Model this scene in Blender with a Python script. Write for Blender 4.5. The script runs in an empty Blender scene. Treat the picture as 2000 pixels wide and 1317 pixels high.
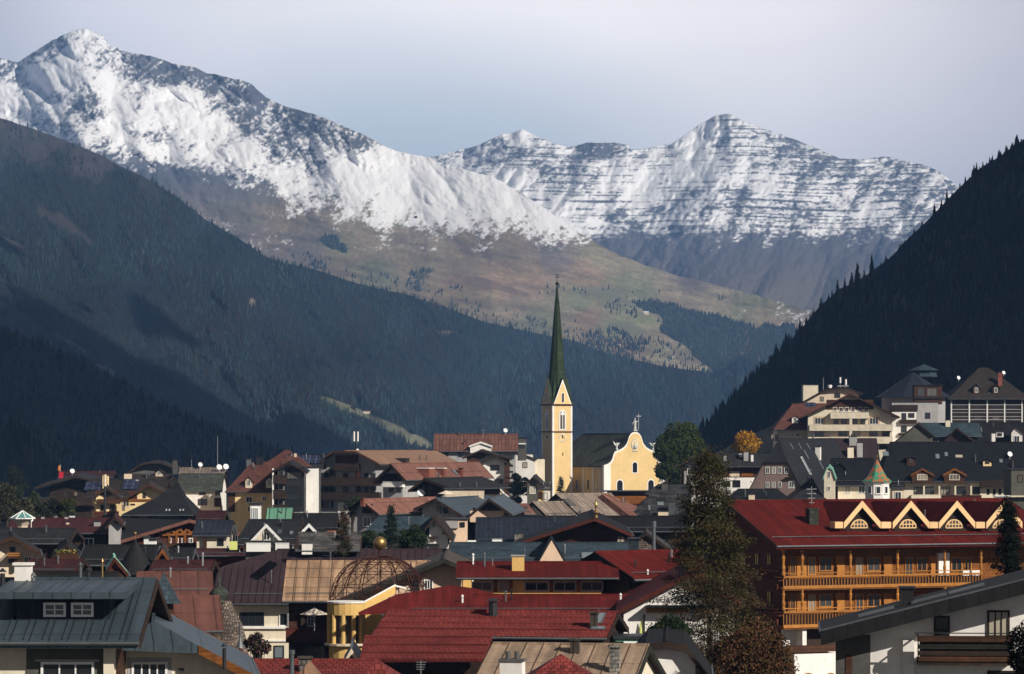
import bpy, math, random
import numpy as np
from mathutils import Vector
random.seed(7)
R = math.radians
# ---------------------------------------------------------------- camera, world, sun, exposure
F = 6500.0      # focal length in photo pixels (photo is 2000 px wide)
CX, HY, CZ = 1000.0, 870.0, 30.0   # image centre, horizon line, camera height
C = bpy.context.scene.collection
scene = bpy.context.scene
cam = bpy.data.objects.new('camera', bpy.data.cameras.new('camera'))
C.objects.link(cam)
cam.location = (0, 0, CZ)
cam.rotation_euler = (R(90), 0, 0)
cam.data.sensor_width = 36
cam.data.lens = 36 * F / 2000
cam.data.shift_y = (HY - 658.5) / 2000
cam.data.clip_start = 1
cam.data.clip_end = 60000
scene.camera = cam
scene.view_settings.view_transform = 'Standard'
scene.view_settings.look = 'None'
scene.view_settings.exposure = 0.1
scene.view_settings.gamma = 1
scene.cycles.max_bounces = 6
scene.cycles.volume_bounces = 0
scene.cycles.transparent_max_bounces = 8

SUN_H = Vector((0.74, -0.67)).normalized()
SUN_EL = R(31)
sd = Vector((SUN_H.x * math.cos(SUN_EL), SUN_H.y * math.cos(SUN_EL), math.sin(SUN_EL)))
sun = bpy.data.objects.new('sun', bpy.data.lights.new('sun', 'SUN'))
sun.data.energy = 5.0
sun.data.angle = R(0.5)
sun.data.color = (1, 0.93, 0.82)
sun.rotation_euler = sd.to_track_quat('Z', 'Y').to_euler()
sun.location = (0, 0, 200)
C.objects.link(sun)

world = bpy.data.worlds.new('World')
scene.world = world
world.use_nodes = True
nt = world.node_tree
nt.nodes.clear()
N = lambda t, **k: (lambda n: ([setattr(n, a, b) for a, b in k.items()], n)[1])(nt.nodes.new(t))
out = N('ShaderNodeOutputWorld'); bg = N('ShaderNodeBackground')
sky = N('ShaderNodeTexSky', sky_type='NISHITA', sun_disc=False)
sky.sun_elevation = SUN_EL
sky.sun_rotation = math.atan2(SUN_H.x, SUN_H.y)
sky.altitude = 1400
sk = N('ShaderNodeVectorMath', operation='SCALE'); sk.inputs['Scale'].default_value = 0.11
nt.links.new(sky.outputs[0], sk.inputs[0])
tc = N('ShaderNodeTexCoord'); sep = N('ShaderNodeSeparateXYZ')
nt.links.new(tc.outputs['Generated'], sep.inputs[0])
noi = N('ShaderNodeTexNoise'); noi.inputs['Scale'].default_value = 5.0; noi.inputs['Detail'].default_value = 4; noi.inputs['Roughness'].default_value = 0.45
mp = N('ShaderNodeMapping'); mp.inputs['Scale'].default_value = (1, 1, 2.2); mp.inputs['Location'].default_value = (0.35, 0.1, 0.62)
nt.links.new(tc.outputs['Generated'], mp.inputs[0]); nt.links.new(mp.outputs[0], noi.inputs[0])
# thin overcast: grey lavender cloud, thinner (bluer) low over the saddle, darker overhead and at the edges
def ramp(stops):
    r = N('ShaderNodeValToRGB'); e = r.color_ramp.elements
    e[0].position, e[0].color = stops[0][0], (*stops[0][1], 1)
    e[1].position, e[1].color = stops[-1][0], (*stops[-1][1], 1)
    for p, c in stops[1:-1]:
        k = e.new(p); k.color = (*c, 1)
    return r
cr = ramp([(0.30, (1.16, 1.12, 1.14)), (0.5, (1.30, 1.26, 1.27)), (0.68, (1.42, 1.37, 1.37))])
nt.links.new(noi.outputs['Fac'], cr.inputs[0])
zr = ramp([(0.0, (1, 1, 1)), (0.13, (1, 1, 1)), (0.25, (.29, .29, .32)), (1.0, (.12, .122, .135))])
nt.links.new(sep.outputs['Z'], zr.inputs[0])
mz = N('ShaderNodeMix', data_type='RGBA', blend_type='MULTIPLY'); mz.inputs[0].default_value = 1
nt.links.new(cr.outputs[0], mz.inputs[6]); nt.links.new(zr.outputs[0], mz.inputs[7])
xr = ramp([(0.0, (.5, .5, .54)), (0.345, (.56, .57, .62)), (0.37, (.76, .77, .81)), (0.42, (.98, .98, .99)), (0.53, (1, 1, 1)), (0.585, (.94, .93, .94)), (0.62, (.82, .81, .83)), (0.66, (.66, .65, .69)), (1.0, (.45, .45, .5))])
xm = N('ShaderNodeMath', operation='MULTIPLY_ADD'); xm.inputs[1].default_value = 0.5 / 0.5; xm.inputs[2].default_value = 0.5
nt.links.new(sep.outputs['X'], xm.inputs[0]); nt.links.new(xm.outputs[0], xr.inputs[0])
mx = N('ShaderNodeMix', data_type='RGBA', blend_type='MULTIPLY'); mx.inputs[0].default_value = 1
nt.links.new(mz.outputs[2], mx.inputs[6]); nt.links.new(xr.outputs[0], mx.inputs[7])
# sky dimmed towards the unseen side behind the viewer, to deepen the village shadows
yr = N('ShaderNodeMapRange'); yr.inputs[1].default_value = -.2; yr.inputs[2].default_value = .9; yr.inputs[3].default_value = .52; yr.inputs[4].default_value = 1
nt.links.new(sep.outputs['Y'], yr.inputs[0])
ym = N('ShaderNodeVectorMath', operation='SCALE'); nt.links.new(mx.outputs[2], ym.inputs[0]); nt.links.new(yr.outputs[0], ym.inputs['Scale'])
# gap in the cloud low over the saddle where the clear sky shows
vm = N('ShaderNodeVectorMath', operation='DISTANCE'); vm.inputs[1].default_value = (-0.027, 0.996, 0.082)
vs = N('ShaderNodeMapping'); vs.inputs['Scale'].default_value = (0.55, 1, 1.0)
vm.inputs[1].default_value = (-0.015, 0.996, 0.078)
nt.links.new(tc.outputs['Generated'], vs.inputs[0]); nt.links.new(vs.outputs[0], vm.inputs[0])
gr = ramp([(0.0, (.62, .62, .62)), (0.025, (.45, .45, .45)), (0.055, (0, 0, 0))])
nt.links.new(vm.outputs['Value'], gr.inputs[0])
fm = N('ShaderNodeMix', data_type='RGBA')
nt.links.new(gr.outputs[0], fm.inputs[0]); nt.links.new(ym.outputs[0], fm.inputs[6])
nt.links.new(sk.outputs[0], fm.inputs[7])
nt.links.new(fm.outputs[2], bg.inputs[0]); bg.inputs[1].default_value = 1.0
nt.links.new(bg.outputs[0], out.inputs[0])

# ---------------------------------------------------------------- small helpers
O = Vector((0, 0, CZ))
def P(px, py, k):                       # photo pixel at scale k (pixels per metre) -> world point
    Y = F / k
    return Vector(((px - CX) / k, Y, CZ - (py - HY) / k))
def tag(o, label=None, cat=None, group=None, kind=None):
    if label: o['label'] = label
    if cat: o['category'] = cat
    if group: o['group'] = group
    if kind: o['kind'] = kind
    return o
def lerp(a, b, t): return a + (b - a) * t

def hsh(ix, iy, s):
    h = (ix.astype(np.int64) * 374761393 + iy.astype(np.int64) * 668265263 + s * 1442695041) & 0xffffffff
    h = ((h ^ (h >> 13)) * 1274126177) & 0xffffffff
    return ((h ^ (h >> 16)) & 0xffff) / 65535.0
def vn(x, y, s=0):
    x = np.asarray(x, float); y = np.asarray(y, float)
    xi = np.floor(x); yi = np.floor(y); fx = x - xi; fy = y - yi
    fx = fx * fx * (3 - 2 * fx); fy = fy * fy * (3 - 2 * fy)
    a = hsh(xi, yi, s); b = hsh(xi + 1, yi, s); c = hsh(xi, yi + 1, s); d = hsh(xi + 1, yi + 1, s)
    return (a * (1 - fx) + b * fx) * (1 - fy) + (c * (1 - fx) + d * fx) * fy
def fbm(x, y, wl, octs, s=0, gain=.5, ridged=False):
    t = 0; amp = 1; tot = 0
    for i in range(octs):
        a = 0.6 * i
        xr = x * math.cos(a) - y * math.sin(a); yr = x * math.sin(a) + y * math.cos(a)
        n = vn(xr / wl + 31.7 * i, yr / wl + 17.3 * i, s + i)
        if ridged: n = 1 - np.abs(2 * n - 1)
        t = t + n * amp; tot += amp; amp *= gain; wl *= .5
    return t / tot

# ---------------------------------------------------------------- materials
MATS = {}
def newmat(name):
    m = bpy.data.materials.new(name); m.use_nodes = True
    b = m.node_tree.nodes['Principled BSDF']
    MATS[name] = m
    return m, m.node_tree, b
def nd(t, typ, **k):
    n = t.nodes.new(typ)
    for a, b in k.items(): setattr(n, a, b)
    return n
def attr_mat(name, rough=.95, fine=None, bump=0.0, translucent=False):
    m, t, b = newmat(name)
    a = nd(t, 'ShaderNodeAttribute', attribute_name='Col')
    b.inputs['Roughness'].default_value = rough
    b.inputs['Specular IOR Level'].default_value = 0.1
    if fine:
        g = nd(t, 'ShaderNodeNewGeometry'); n = nd(t, 'ShaderNodeTexNoise')
        n.inputs['Scale'].default_value = fine; n.inputs['Detail'].default_value = 5
        t.links.new(g.outputs['Position'], n.inputs[0])
        r = nd(t, 'ShaderNodeMapRange'); r.inputs[1].default_value = .3; r.inputs[2].default_value = .7
        r.inputs[3].default_value = .6; r.inputs[4].default_value = 1.4
        t.links.new(n.outputs['Fac'], r.inputs[0])
        v = nd(t, 'ShaderNodeVectorMath', operation='SCALE')
        t.links.new(a.outputs['Color'], v.inputs[0]); t.links.new(r.outputs[0], v.inputs['Scale'])
        t.links.new(v.outputs[0], b.inputs['Base Color'])
    else:
        t.links.new(a.outputs['Color'], b.inputs['Base Color'])
    return m
attr_mat('terrain', .95, None)
attr_mat('foliage', .8, None)

# ---------------------------------------------------------------- terrain sheets
def grid_mesh(name, V, ny, nx, col=None, mat='terrain', kind='structure', smooth=True):
    me = bpy.data.meshes.new(name)
    V = V.reshape(-1, 3).astype(np.float32)
    idx = np.arange(ny * nx).reshape(ny, nx)
    f = np.stack([idx[:-1, :-1], idx[:-1, 1:], idx[1:, 1:], idx[1:, :-1]], -1).reshape(-1, 4)
    mesh_np(me, V, f, col)
    me.materials.append(MATS[mat])
    if smooth: me.polygons.foreach_set('use_smooth', np.ones(len(f), bool))
    o = bpy.data.objects.new(name, me); C.objects.link(o)
    if kind: o['kind'] = kind
    return o
def mesh_np(me, V, f, col=None):
    n = f.shape[1]
    me.vertices.add(len(V)); me.vertices.foreach_set('co', V.ravel())
    me.loops.add(f.size); me.loops.foreach_set('vertex_index', f.ravel().astype(np.int32))
    me.polygons.add(len(f)); me.polygons.foreach_set('loop_start', np.arange(0, f.size, n, dtype=np.int32))
    me.update(calc_edges=True)
    if col is not None:
        a = me.color_attributes.new('Col', 'FLOAT_COLOR', 'POINT')
        c = np.ones((len(V), 4), np.float32); c[:, :3] = col.reshape(-1, 3)
        a.data.foreach_set('color', c.ravel())
    me.validate()
def itp(pts):
    xs = [p[0] for p in pts]; ys = [p[1] for p in pts]
    return lambda x: np.interp(x, xs, ys)
def rbf(ctrl, px, py, pw=3.0):
    num = 0; den = 0
    for cx_, cy_, val in ctrl:
        w = 1.0 / (((px - cx_) / 1.3) ** 2 + (py - cy_) ** 2 + 60) ** (pw / 2)
        num = num + w[..., None] * np.array(val); den = den + w
    return num / den[..., None]

SHEETS = {}
def sheet(name, x0, x1, step, rows, top, bot, Yt, Yb, disp, colf, jit=2.5, jwl=14, pw=1.0, mat='terrain', back=1500):
    px1 = np.arange(x0, x1 + .1, step)
    v1 = np.linspace(0, 1, rows)
    PX, Vv = np.meshgrid(px1, v1)
    T = top(PX); J = (fbm(PX, PX * 0, jwl, 4, 5) - .5) * 2 * jit
    B = bot(PX)
    PY = B + (T - B) * Vv + J * Vv ** 14
    Y = Yb(PX) + (Yt(PX) - Yb(PX)) * Vv ** pw
    fade = np.clip(Vv * 6, 0, 1)
    D = disp(PX, PY)
    Y = Y + D * fade
    X = (PX - CX) * Y / F; Z = CZ - (PY - HY) * Y / F
    SHEETS[name] = (px1, v1, top, bot, Y)
    col = colf(PX, PY)
    # far side of the mountain, falling away behind the crest
    bx = []; bc = []
    for i in range(1, 6):
        t = i / 5
        Yk = Y[-1] + back * t
        bx.append(np.stack([X[-1] * Yk / Y[-1], Yk, Z[-1] - (Z[-1] + 60 - CZ) * t ** 1.2 * .999], -1)); bc.append(col[-1])
    V = np.concatenate([np.stack([X, Y, Z], -1), np.array(bx)], 0)
    col = np.concatenate([col, np.array(bc)], 0)
    return grid_mesh(name, V, V.shape[0], V.shape[1], col, mat)
def on_sheet(name, px, py):
    px1, v1, top, bot, Y = SHEETS[name]
    v = np.clip((py - bot(px)) / (top(px) - bot(px)), 0, 1)
    i = np.clip((px - px1[0]) / (px1[1] - px1[0]), 0, len(px1) - 1.001); j = np.clip(v * (len(v1) - 1), 0, len(v1) - 1.001)
    i0 = i.astype(int); j0 = j.astype(int); fi = i - i0; fj = j - j0
    y = (Y[j0, i0] * (1 - fi) + Y[j0, i0 + 1] * fi) * (1 - fj) + (Y[j0 + 1, i0] * (1 - fi) + Y[j0 + 1, i0 + 1] * fi) * fj
    return np.stack([(px - CX) * y / F, y, CZ - (py - HY) * y / F], -1)

# ground under and around the village, reaching out past the mountains' feet
def ground_z(x, y):
    x = np.asarray(x, float); y = np.asarray(y, float)
    z = np.interp(y, [0, 250, 330, 500, 700, 900, 1300, 2500], [-24, -21, -19, -15, -12.5, -14, -40, -90])
    r = np.clip((x - 30) / 45, 0, 1) * np.interp(y, [380, 650, 800, 1000, 1500], [0, 6.5, 17, 26, 10])
    return CZ + z + r
gy = np.concatenate([np.linspace(-200, 1600, 91), np.linspace(1700, 20000, 40)])
gx = np.concatenate([np.linspace(-12000, -420, 24), np.linspace(-400, 400, 81), np.linspace(420, 12000, 24)])
GX, GY = np.meshgrid(gx, gy)
GZ = ground_z(GX, GY)
gc = np.ones(GX.shape + (3,)) * np.where(GY > 640, .35, 1.)[..., None] * np.array([.05, .055, .04]) * (0.7 + .6 * fbm(GX, GY, 40, 4, 3)[..., None])
grid_mesh('ground', np.stack([GX, GY, GZ], -1), len(gy), len(gx), gc)

SNOW = np.array([.92, .92, .94]); ROCK = np.array([.10, .105, .125])
BRN = np.array([.100, .080, .060]); GRN = np.array([.115, .115, .075]); ORG = np.array([.165, .115, .085]); FOR = np.array([.011, .017, .016])
PUR = np.array([.078, .066, .066]); TAN = np.array([.15, .125, .095])

# --- L5: the far snowy summits with avalanche barriers
top5 = itp([(700, 330), (835, 308), (870, 300), (930, 285), (985, 262), (1022, 253), (1060, 272), (1110, 288), (1145, 279), (1200, 279), (1225, 283), (1232, 293), (1260, 290), (1310, 281), (1360, 248), (1400, 224), (1425, 222), (1450, 235), (1500, 255), (1560, 275), (1640, 310), (1690, 312), (1725, 305), (1780, 318), (1800, 320), (1830, 332), (1860, 355), (1950, 420), (2100, 470)])
bot5 = itp([(700, 800), (2100, 800)])
def disp5(x, y):
    u = x + .5 * y
    return (fbm(u, y * .6, 120, 6, 11, .42, True) - .5) * 480 + (fbm(x, y, 10, 3, 12) - .5) * 22
def col5(x, y):
    ctrl = [(860, 305, [.5]), (1020, 262, [.85]), (980, 300, [.22]), (900, 330, [.45]), (1060, 320, [.35]), (1180, 290, [.1]), (1130, 350, [.55]), (1200, 330, [.7]),
            (1300, 300, [.8]), (1400, 240, [.75]), (1440, 245, [.6]), (1350, 330, [.95]), (1250, 380, [.9]), (1480, 300, [.45]), (1540, 300, [.2]), (1600, 320, [.25]), (1500, 360, [.8]),
            (1600, 380, [.6]), (1700, 340, [.35]), (1760, 330, [.3]), (1820, 350, [.45]), (1700, 420, [.6]), (1600, 440, [.5]), (1500, 430, [.5]), (1400, 420, [.45]), (1300, 430, [.45]),
            (1200, 430, [.4]), (1150, 420, [.6]), (1230, 470, [.15]), (1350, 470, [.12]), (1480, 480, [.3]), (1620, 480, [.35]), (1720, 470, [.3]), (1560, 520, [.02]), (1400, 530, [-.1]), (1650, 540, [-.1]), (1000, 345, [.8]), (1100, 400, [.8]), (1450, 395, [.35]), (1560, 405, [.4])]
    s = rbf(ctrl, x, y)[..., 0]
    n = .5 + (fbm(x + .7 * y, y * .8, 30, 3, 21, .6) - .5) * .55 + (fbm(x * .7 + .8 * y, y * 1.1, 14, 3, 24, .7, True) - .5) * .55
    n2 = fbm(x * .35 + 3 * np.sin(y / 90), y * 1.3, 10, 3, 22)
    # avalanche barrier rows: dark broken lines following the contours
    lines = 0
    for sp, ph, sd_ in ((13.0, 0, 31), (17.0, 5, 32)):
        yy = y + 7 * fbm(x, y * .2, 180, 3, 33) + 3 * np.sin(x / 70.)
        fr = np.abs(((yy + ph) / sp) % 1 - .5)
        act = fbm(x, np.floor((yy + ph) / sp) * 37., 90, 2, sd_) > .41
        lines = lines + (fr < .075) * act * (fbm(x * .5, y, 16, 2, 34) > .37)
    reg = np.clip((x - 960) / 60, 0, 1) * np.clip((470 - y) / 40, 0, 1)
    s2 = s + .05 - .7 * np.clip((y - 450) / 60, 0, 1) + (n - .5) * 1.15 + (n2 - .5) * .2 + (fbm(x * .7, y * 1.4, 4.2, 2, 23, .8) - .5) * .75 - .42 * np.clip(lines, 0, 1) * reg
    w = np.clip((s2 - .34) * 2.8, 0, 1)[..., None]
    base = lerp(ROCK, PUR * 1.35, np.clip((y - 420) / 90, 0, 1)[..., None]) * (.75 + .5 * fbm(x, y, 9, 3, 9)[..., None])
    base = lerp(base, BRN * 1.3, np.clip((y - 510) / 60, 0, 1)[..., None])
    return lerp(base, SNOW, w)
sheet('mountain_far_summits', 690, 2100, 2, 300, top5, bot5, lambda x: 13500 + 0 * x, lambda x: 10800 + 0 * x, disp5, col5, 2.2, 12)

# woods on the alpine meadows of the snowy ridge
def inpoly(x, y, poly):
    c = np.zeros(x.shape, bool); j = len(poly) - 1
    for i in range(len(poly)):
        xi, yi = poly[i]; xj, yj = poly[j]
        c ^= ((yi > y) != (yj > y)) & (x < (xj - xi) * (y - yi) / (yj - yi + 1e-9) + xi)
        j = i
    return c
woods = [[(1235, 592), (1290, 590), (1380, 615), (1480, 635), (1560, 640), (1620, 700), (1600, 780), (1400, 760), (1390, 722), (1360, 700), (1330, 672), (1290, 650), (1300, 625), (1260, 612)],
         [(632, 455), (648, 458), (678, 488), (680, 496), (640, 482), (626, 470)], [(797, 538), (820, 530), (848, 528), (838, 552), (815, 566), (800, 552)],
         [(1140, 655), (1190, 640), (1240, 660), (1280, 668), (1240, 692), (1190, 700), (1150, 690)], [(590, 505), (640, 508), (640, 525), (600, 522)]]
# --- L4: the long snowy ridge on the left with brown meadows running down to the right
top4 = itp([(-400, 180), (-60, 130), (0, 112), (35, 122), (60, 105), (100, 80), (140, 62), (165, 56), (195, 64), (215, 88), (250, 102), (300, 112), (340, 124), (380, 132), (400, 142), (450, 152), (490, 162), (520, 190), (560, 208), (620, 226), (680, 250), (720, 268), (770, 294), (835, 307), (870, 322), (960, 345), (1010, 372), (1060, 405), (1110, 438), (1160, 472), (1210, 500), (1290, 528), (1380, 552), (1480, 578), (1560, 600), (1640, 625), (1760, 660), (2000, 760), (2400, 860)])
bot4 = itp([(-400, 900), (2400, 950)])
def disp4(x, y):
    u = x * .8 - y * .6; v = x * .6 + y * .8
    k = np.clip((500 - y) / 160, .10, 1)
    return ((fbm(u, v * .45, 130, 6, 41, .42, True) - .5) * 560 + (fbm(x, y, 10, 3, 42) - .5) * 22) * k
def col4(x, y):
    ctrl = [(30, 130, [.3]), (100, 95, [.2]), (165, 75, [.55]), (190, 80, [.6]), (210, 110, [.35]), (260, 130, [.12]), (330, 150, [.12]), (400, 165, [.15]), (480, 190, [.15]), (560, 240, [.15]), (620, 260, [.2]), (700, 275, [.25]),
            (70, 150, [.7]), (10, 200, [.85]), (130, 150, [.85]), (150, 130, [.5]), (200, 160, [.9]), (250, 180, [.6]), (320, 200, [.9]), (380, 210, [.95]), (60, 190, [.45]), (170, 200, [.3]), (180, 230, [.35]), (120, 240, [.6]), (230, 240, [.95]),
            (300, 240, [.8]), (300, 265, [.4]), (370, 250, [.9]), (420, 230, [.8]), (440, 200, [.25]), (500, 240, [.18]), (560, 290, [.25]), (620, 320, [.25]), (480, 300, [.8]), (540, 340, [.9]), (420, 300, [.85]), (350, 275, [.45]),
            (250, 280, [.7]), (300, 300, [.6]), (350, 310, [.8]), (420, 330, [.5]), (300, 330, [.1]), (480, 360, [.4]), (560, 380, [.5]), (640, 300, [.6]), (660, 340, [.9]), (720, 320, [.95]), (760, 300, [.8]), (830, 320, [1.2]), (700, 360, [1.2]),
            (800, 360, [1.3]), (900, 350, [1.1]), (950, 380, [1.0]), (1000, 400, [.9]), (850, 400, [1.2]), (760, 400, [1.0]), (680, 400, [.7]), (620, 395, [.6]), (640, 415, [.2]), (560, 370, [.55]), (520, 370, [.1]), (720, 425, [.45]), (800, 432, [.5]), (900, 430, [.8]),
            (1000, 445, [.6]), (1080, 455, [.5]), (1060, 425, [.75]), (1130, 470, [.35]), (900, 460, [-.1]), (800, 455, [-.2]), (700, 450, [-.3]), (1000, 475, [-.2]), (1150, 500, [-.3]), (380, 370, [-.4]), (340, 345, [-.25]), (420, 362, [-.3]), (540, 398, [-.15]), (300, 345, [-.3]), (460, 390, [-.4]), (480, 410, [-.3]), (600, 440, [-.4]), (1200, 540, [-.5]), (300, 360, [-.2]), (200, 320, [.0])]
    s = rbf(ctrl, x, y)[..., 0]
    u = x * .8 - y * .6; v = x * .6 + y * .8
    n = .5 + (fbm(u * .7, v * 1.1, 34, 3, 51, .6) - .5) * .5 + (fbm(u * .55, v * 1.2, 14, 3, 53, .7, True) - .5) * .6
    s2 = s + .03 - .25 * np.clip((y - 450) / 90, 0, 1) - 1.5 * np.clip((y - 488) / 30, 0, 1) * (x < 1120) + (n - .5) * 1.25 + (fbm(x, y * 1.2, 4.2, 2, 52, .8) - .5) * .75
    w = np.clip((s2 - .36) * 3.0, 0, 1)[..., None]
    cc = [(400, 400, PUR), (480, 440, PUR), (560, 430, BRN), (600, 480, PUR), (700, 440, TAN * .9), (760, 470, TAN * .75), (680, 500, BRN), (850, 470, TAN * .8), (800, 520, BRN * 1.1), (900, 520, BRN * 1.15), (980, 490, BRN * 1.0),
          (900, 560, ORG * .8), (980, 560, ORG * .95), (1040, 540, ORG * .9), (1080, 500, PUR * 1.2), (1150, 540, ORG * .9), (1180, 510, TAN * .9), (1250, 560, GRN), (1200, 590, GRN * .9), (1130, 590, GRN * .85), (1000, 600, BRN * 1.3),
          (1050, 630, GRN * .8), (1200, 640, GRN), (1150, 620, ORG * .7), (1300, 570, TAN), (1400, 590, TAN * .95), (1500, 610, BRN * 1.2), (1540, 630, BRN), (1450, 600, GRN * .8), (1330, 690, TAN), (1370, 715, TAN * 1.1), (1210, 690, ORG * .7),
          (1000, 660, GRN * .7), (640, 540, BRN * .8), (740, 540, GRN * .6), (1600, 640, PUR), (1350, 545, PUR), (300, 350, PUR)]
    base = rbf(cc, x, y, 3.4)
    st = fbm(x * .22 + y * .1, y * 1.7 - x * .35, 14, 5, 61, .68)
    base = base * (.35 + 1.3 * st)[..., None] * (.6 + .8 * fbm(x, y * 1.5, 5, 3, 66, .7))[..., None] * np.array([1.95, 1.90, 1.68])
    g = fbm(x, y * 2.2, 60, 4, 77)[..., None]
    base = lerp(base, base * np.array([.88, 1.0, .85]), np.clip((g - .5) * 4, 0, 1))
    rk = np.clip((400 - y + .02 * x) / 60, 0, 1)[..., None]
    base = lerp(base, ROCK * (.6 + .8 * fbm(x, y, 9, 3, 9)[..., None]), rk)
    # mown alpine meadows
    for ax, ay, rx, ry, c in ((1190, 575, 50, 12, GRN * 1.3), (1230, 640, 40, 14, GRN * 1.2), (1350, 700, 40, 16, TAN * 1.2), (820, 590, 30, 8, GRN * 1.1), (1000, 520, 50, 8, ORG), (950, 555, 90, 10, ORG)):
        d = ((x - ax) / rx) ** 2 + ((y - ay - .25 * (x - ax)) / ry) ** 2 + (fbm(x, y, 20, 3, 78) - .5) * 1.2
        base = lerp(base, c * (.7 + .6 * st)[..., None], (np.clip((1 - d) * 2, 0, 1) * .7)[..., None])
    wx = x + (fbm(x, y, 20, 3, 95) - .5) * 24; wy = y + (fbm(x, y, 20, 3, 96) - .5) * 14
    wm = inpoly(wx, wy, woods[0]) | inpoly(wx, wy, woods[1])
    base[wm] = base[wm] * .12 + FOR * .9
    return lerp(base, SNOW, w)
Yt4 = itp([(-400, 11500), (800, 10600), (1100, 10000), (1500, 9800), (2400, 9500)])
sheet('mountain_snowy_ridge', -400, 2300, 2, 400, top4, bot4, Yt4, lambda x: 7600 + 0 * x, disp4, col4, 2.6, 12)

# --- L3: the long forested slope on the left
top3 = itp([(-500, 160), (0, 230), (60, 250), (130, 275), (190, 300), (240, 328), (290, 350), (350, 388), (400, 428), (460, 462), (520, 503), (560, 515), (600, 522), (700, 555), (800, 577), (870, 600), (950, 630), (1050, 652), (1130, 668), (1180, 690), (1230, 700), (1290, 715), (1390, 728), (1410, 722), (1440, 700), (1700, 760), (2300, 800)])
bot3 = itp([(-500, 1010), (2300, 960)])
def disp3(x, y):
    u = x * .8 - y * .6; v = x * .6 + y * .8
    return (fbm(u, v * .4, 190, 5, 71, .5, True) - .5) * 650
CLEAR3 = [(205, 722, 22, 7, .5, TAN * 1.2), (140, 672, 30, 6, .6, TAN), (300, 793, 26, 6, .2, GRN * 1.7), (700, 805, 70, 7, .42, GRN * 1.25), (770, 838, 45, 10, .42, GRN * 1.2), (815, 862, 30, 12, .3, GRN * 1.4), (655, 790, 30, 6, .5, GRN * .9),
          (110, 430, 50, 12, .6, PUR * .5), (30, 480, 30, 8, .6, PUR * .7), (150, 450, 40, 8, .9, PUR * .6), (492, 590, 5, 9, 0, TAN * 1.3), (870, 650, 16, 5, 0, TAN * .7)]
def clear3(x, y):
    m = np.zeros_like(x)
    for ax, ay, rx, ry, sl, c in CLEAR3:
        d = ((x - ax) / rx) ** 2 + ((y - ay - sl * (x - ax)) / ry) ** 2 + (fbm(x, y, 14, 2, 79) - .5) * .8
        m = np.maximum(m, np.clip((1 - d) * 3, 0, 1))
    return m
def high3(x, y):      # thin scrub near the top left
    return np.clip((300 + .35 * x - y) / 60 + (fbm(x, y, 60, 4, 91) - .5) * 3, 0, 1) * np.clip((330 - x) / 100, 0, 1)
def col3(x, y):
    base = FOR * (.7 + .7 * fbm(x, y, 30, 4, 81))[..., None] + 0
    h = high3(x, y)[..., None]
    base = lerp(base, PUR * .8 * (.5 + fbm(x, y, 8, 3, 82))[..., None], h * .8)
    for ax, ay, rx, ry, sl, c in CLEAR3:
        d = ((x - ax) / rx) ** 2 + ((y - ay - sl * (x - ax)) / ry) ** 2 + (fbm(x, y, 14, 2, 79) - .5) * .8
        base = lerp(base, c * (.6 + .8 * fbm(x, y, 6, 3, 83))[..., None], np.clip((1 - d) * 3, 0, 1)[..., None])
    return base
Yt3 = itp([(-500, 6000), (0, 6600), (600, 7300), (1100, 7900), (1500, 8000), (2300, 8000)])
Yb3 = itp([(-500, 3000), (0, 3600), (600, 4800), (1100, 6000), (1500, 6600), (2300, 6600)])
sheet('hillside_left_forest', -500, 2200, 4, 200, top3, bot3, Yt3, Yb3, disp3, col3, 1.5, 20)

# --- L2: nearer left slope
top2 = itp([(-500, 500), (0, 640), (80, 668), (150, 700), (190, 722), (230, 742), (290, 775), (340, 800), (420, 835), (520, 870), (640, 905), (800, 960), (900, 1000)])
bot2 = itp([(-500, 1080), (900, 1060)])
sheet('hillside_near_left', -500, 900, 4, 90, top2, bot2, lambda x: 3000 + 1.0 * x, lambda x: 1900 + .5 * x, lambda x, y: (fbm(x, y, 150, 4, 72, .5, True) - .5) * 250,
      lambda x, y: FOR * 1.2 * (.7 + .7 * fbm(x, y, 30, 4, 84))[..., None], 1.5, 20, back=800)
# --- L1: small dark wooded knoll at the far left
top1 = itp([(-500, 700), (-60, 790), (0, 836), (40, 850), (70, 880), (100, 925), (150, 955), (220, 975), (400, 1010)])
bot1 = itp([(-500, 1120), (400, 1080)])
sheet('hillside_knoll', -500, 400, 5, 50, top1, bot1, lambda x: 1500 + 0 * x, lambda x: 1150 + 0 * x, lambda x, y: (fbm(x, y, 100, 3, 73) - .5) * 60,
      lambda x, y: FOR * (.7 + .7 * fbm(x, y, 30, 4, 85))[..., None], 1.5, 20, back=300)
# --- L6: steep dark forest slope on the right
top6 = itp([(1200, 935), (1290, 880), (1370, 840), (1400, 805), (1440, 772), (1480, 725), (1520, 690), (1560, 648), (1600, 600), (1640, 565), (1690, 540), (1740, 502), (1770, 470), (1830, 412), (1870, 370), (1910, 332), (1960, 300), (2000, 272), (2300, 60), (2600, -80)])
bot6 = itp([(1200, 960), (1400, 930), (1700, 900), (2000, 890), (2600, 880)])
def disp6(x, y):
    return (fbm(x * .8 + y * .5, y * .5, 160, 4, 74, .5, True) - .5) * 260
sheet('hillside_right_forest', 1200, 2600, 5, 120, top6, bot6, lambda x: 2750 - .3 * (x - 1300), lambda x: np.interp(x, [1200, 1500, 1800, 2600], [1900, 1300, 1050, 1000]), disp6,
      lambda x, y: FOR * .8 * (.6 + .8 * fbm(x, y, 30, 4, 86))[..., None], 2, 20, back=600)

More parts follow.
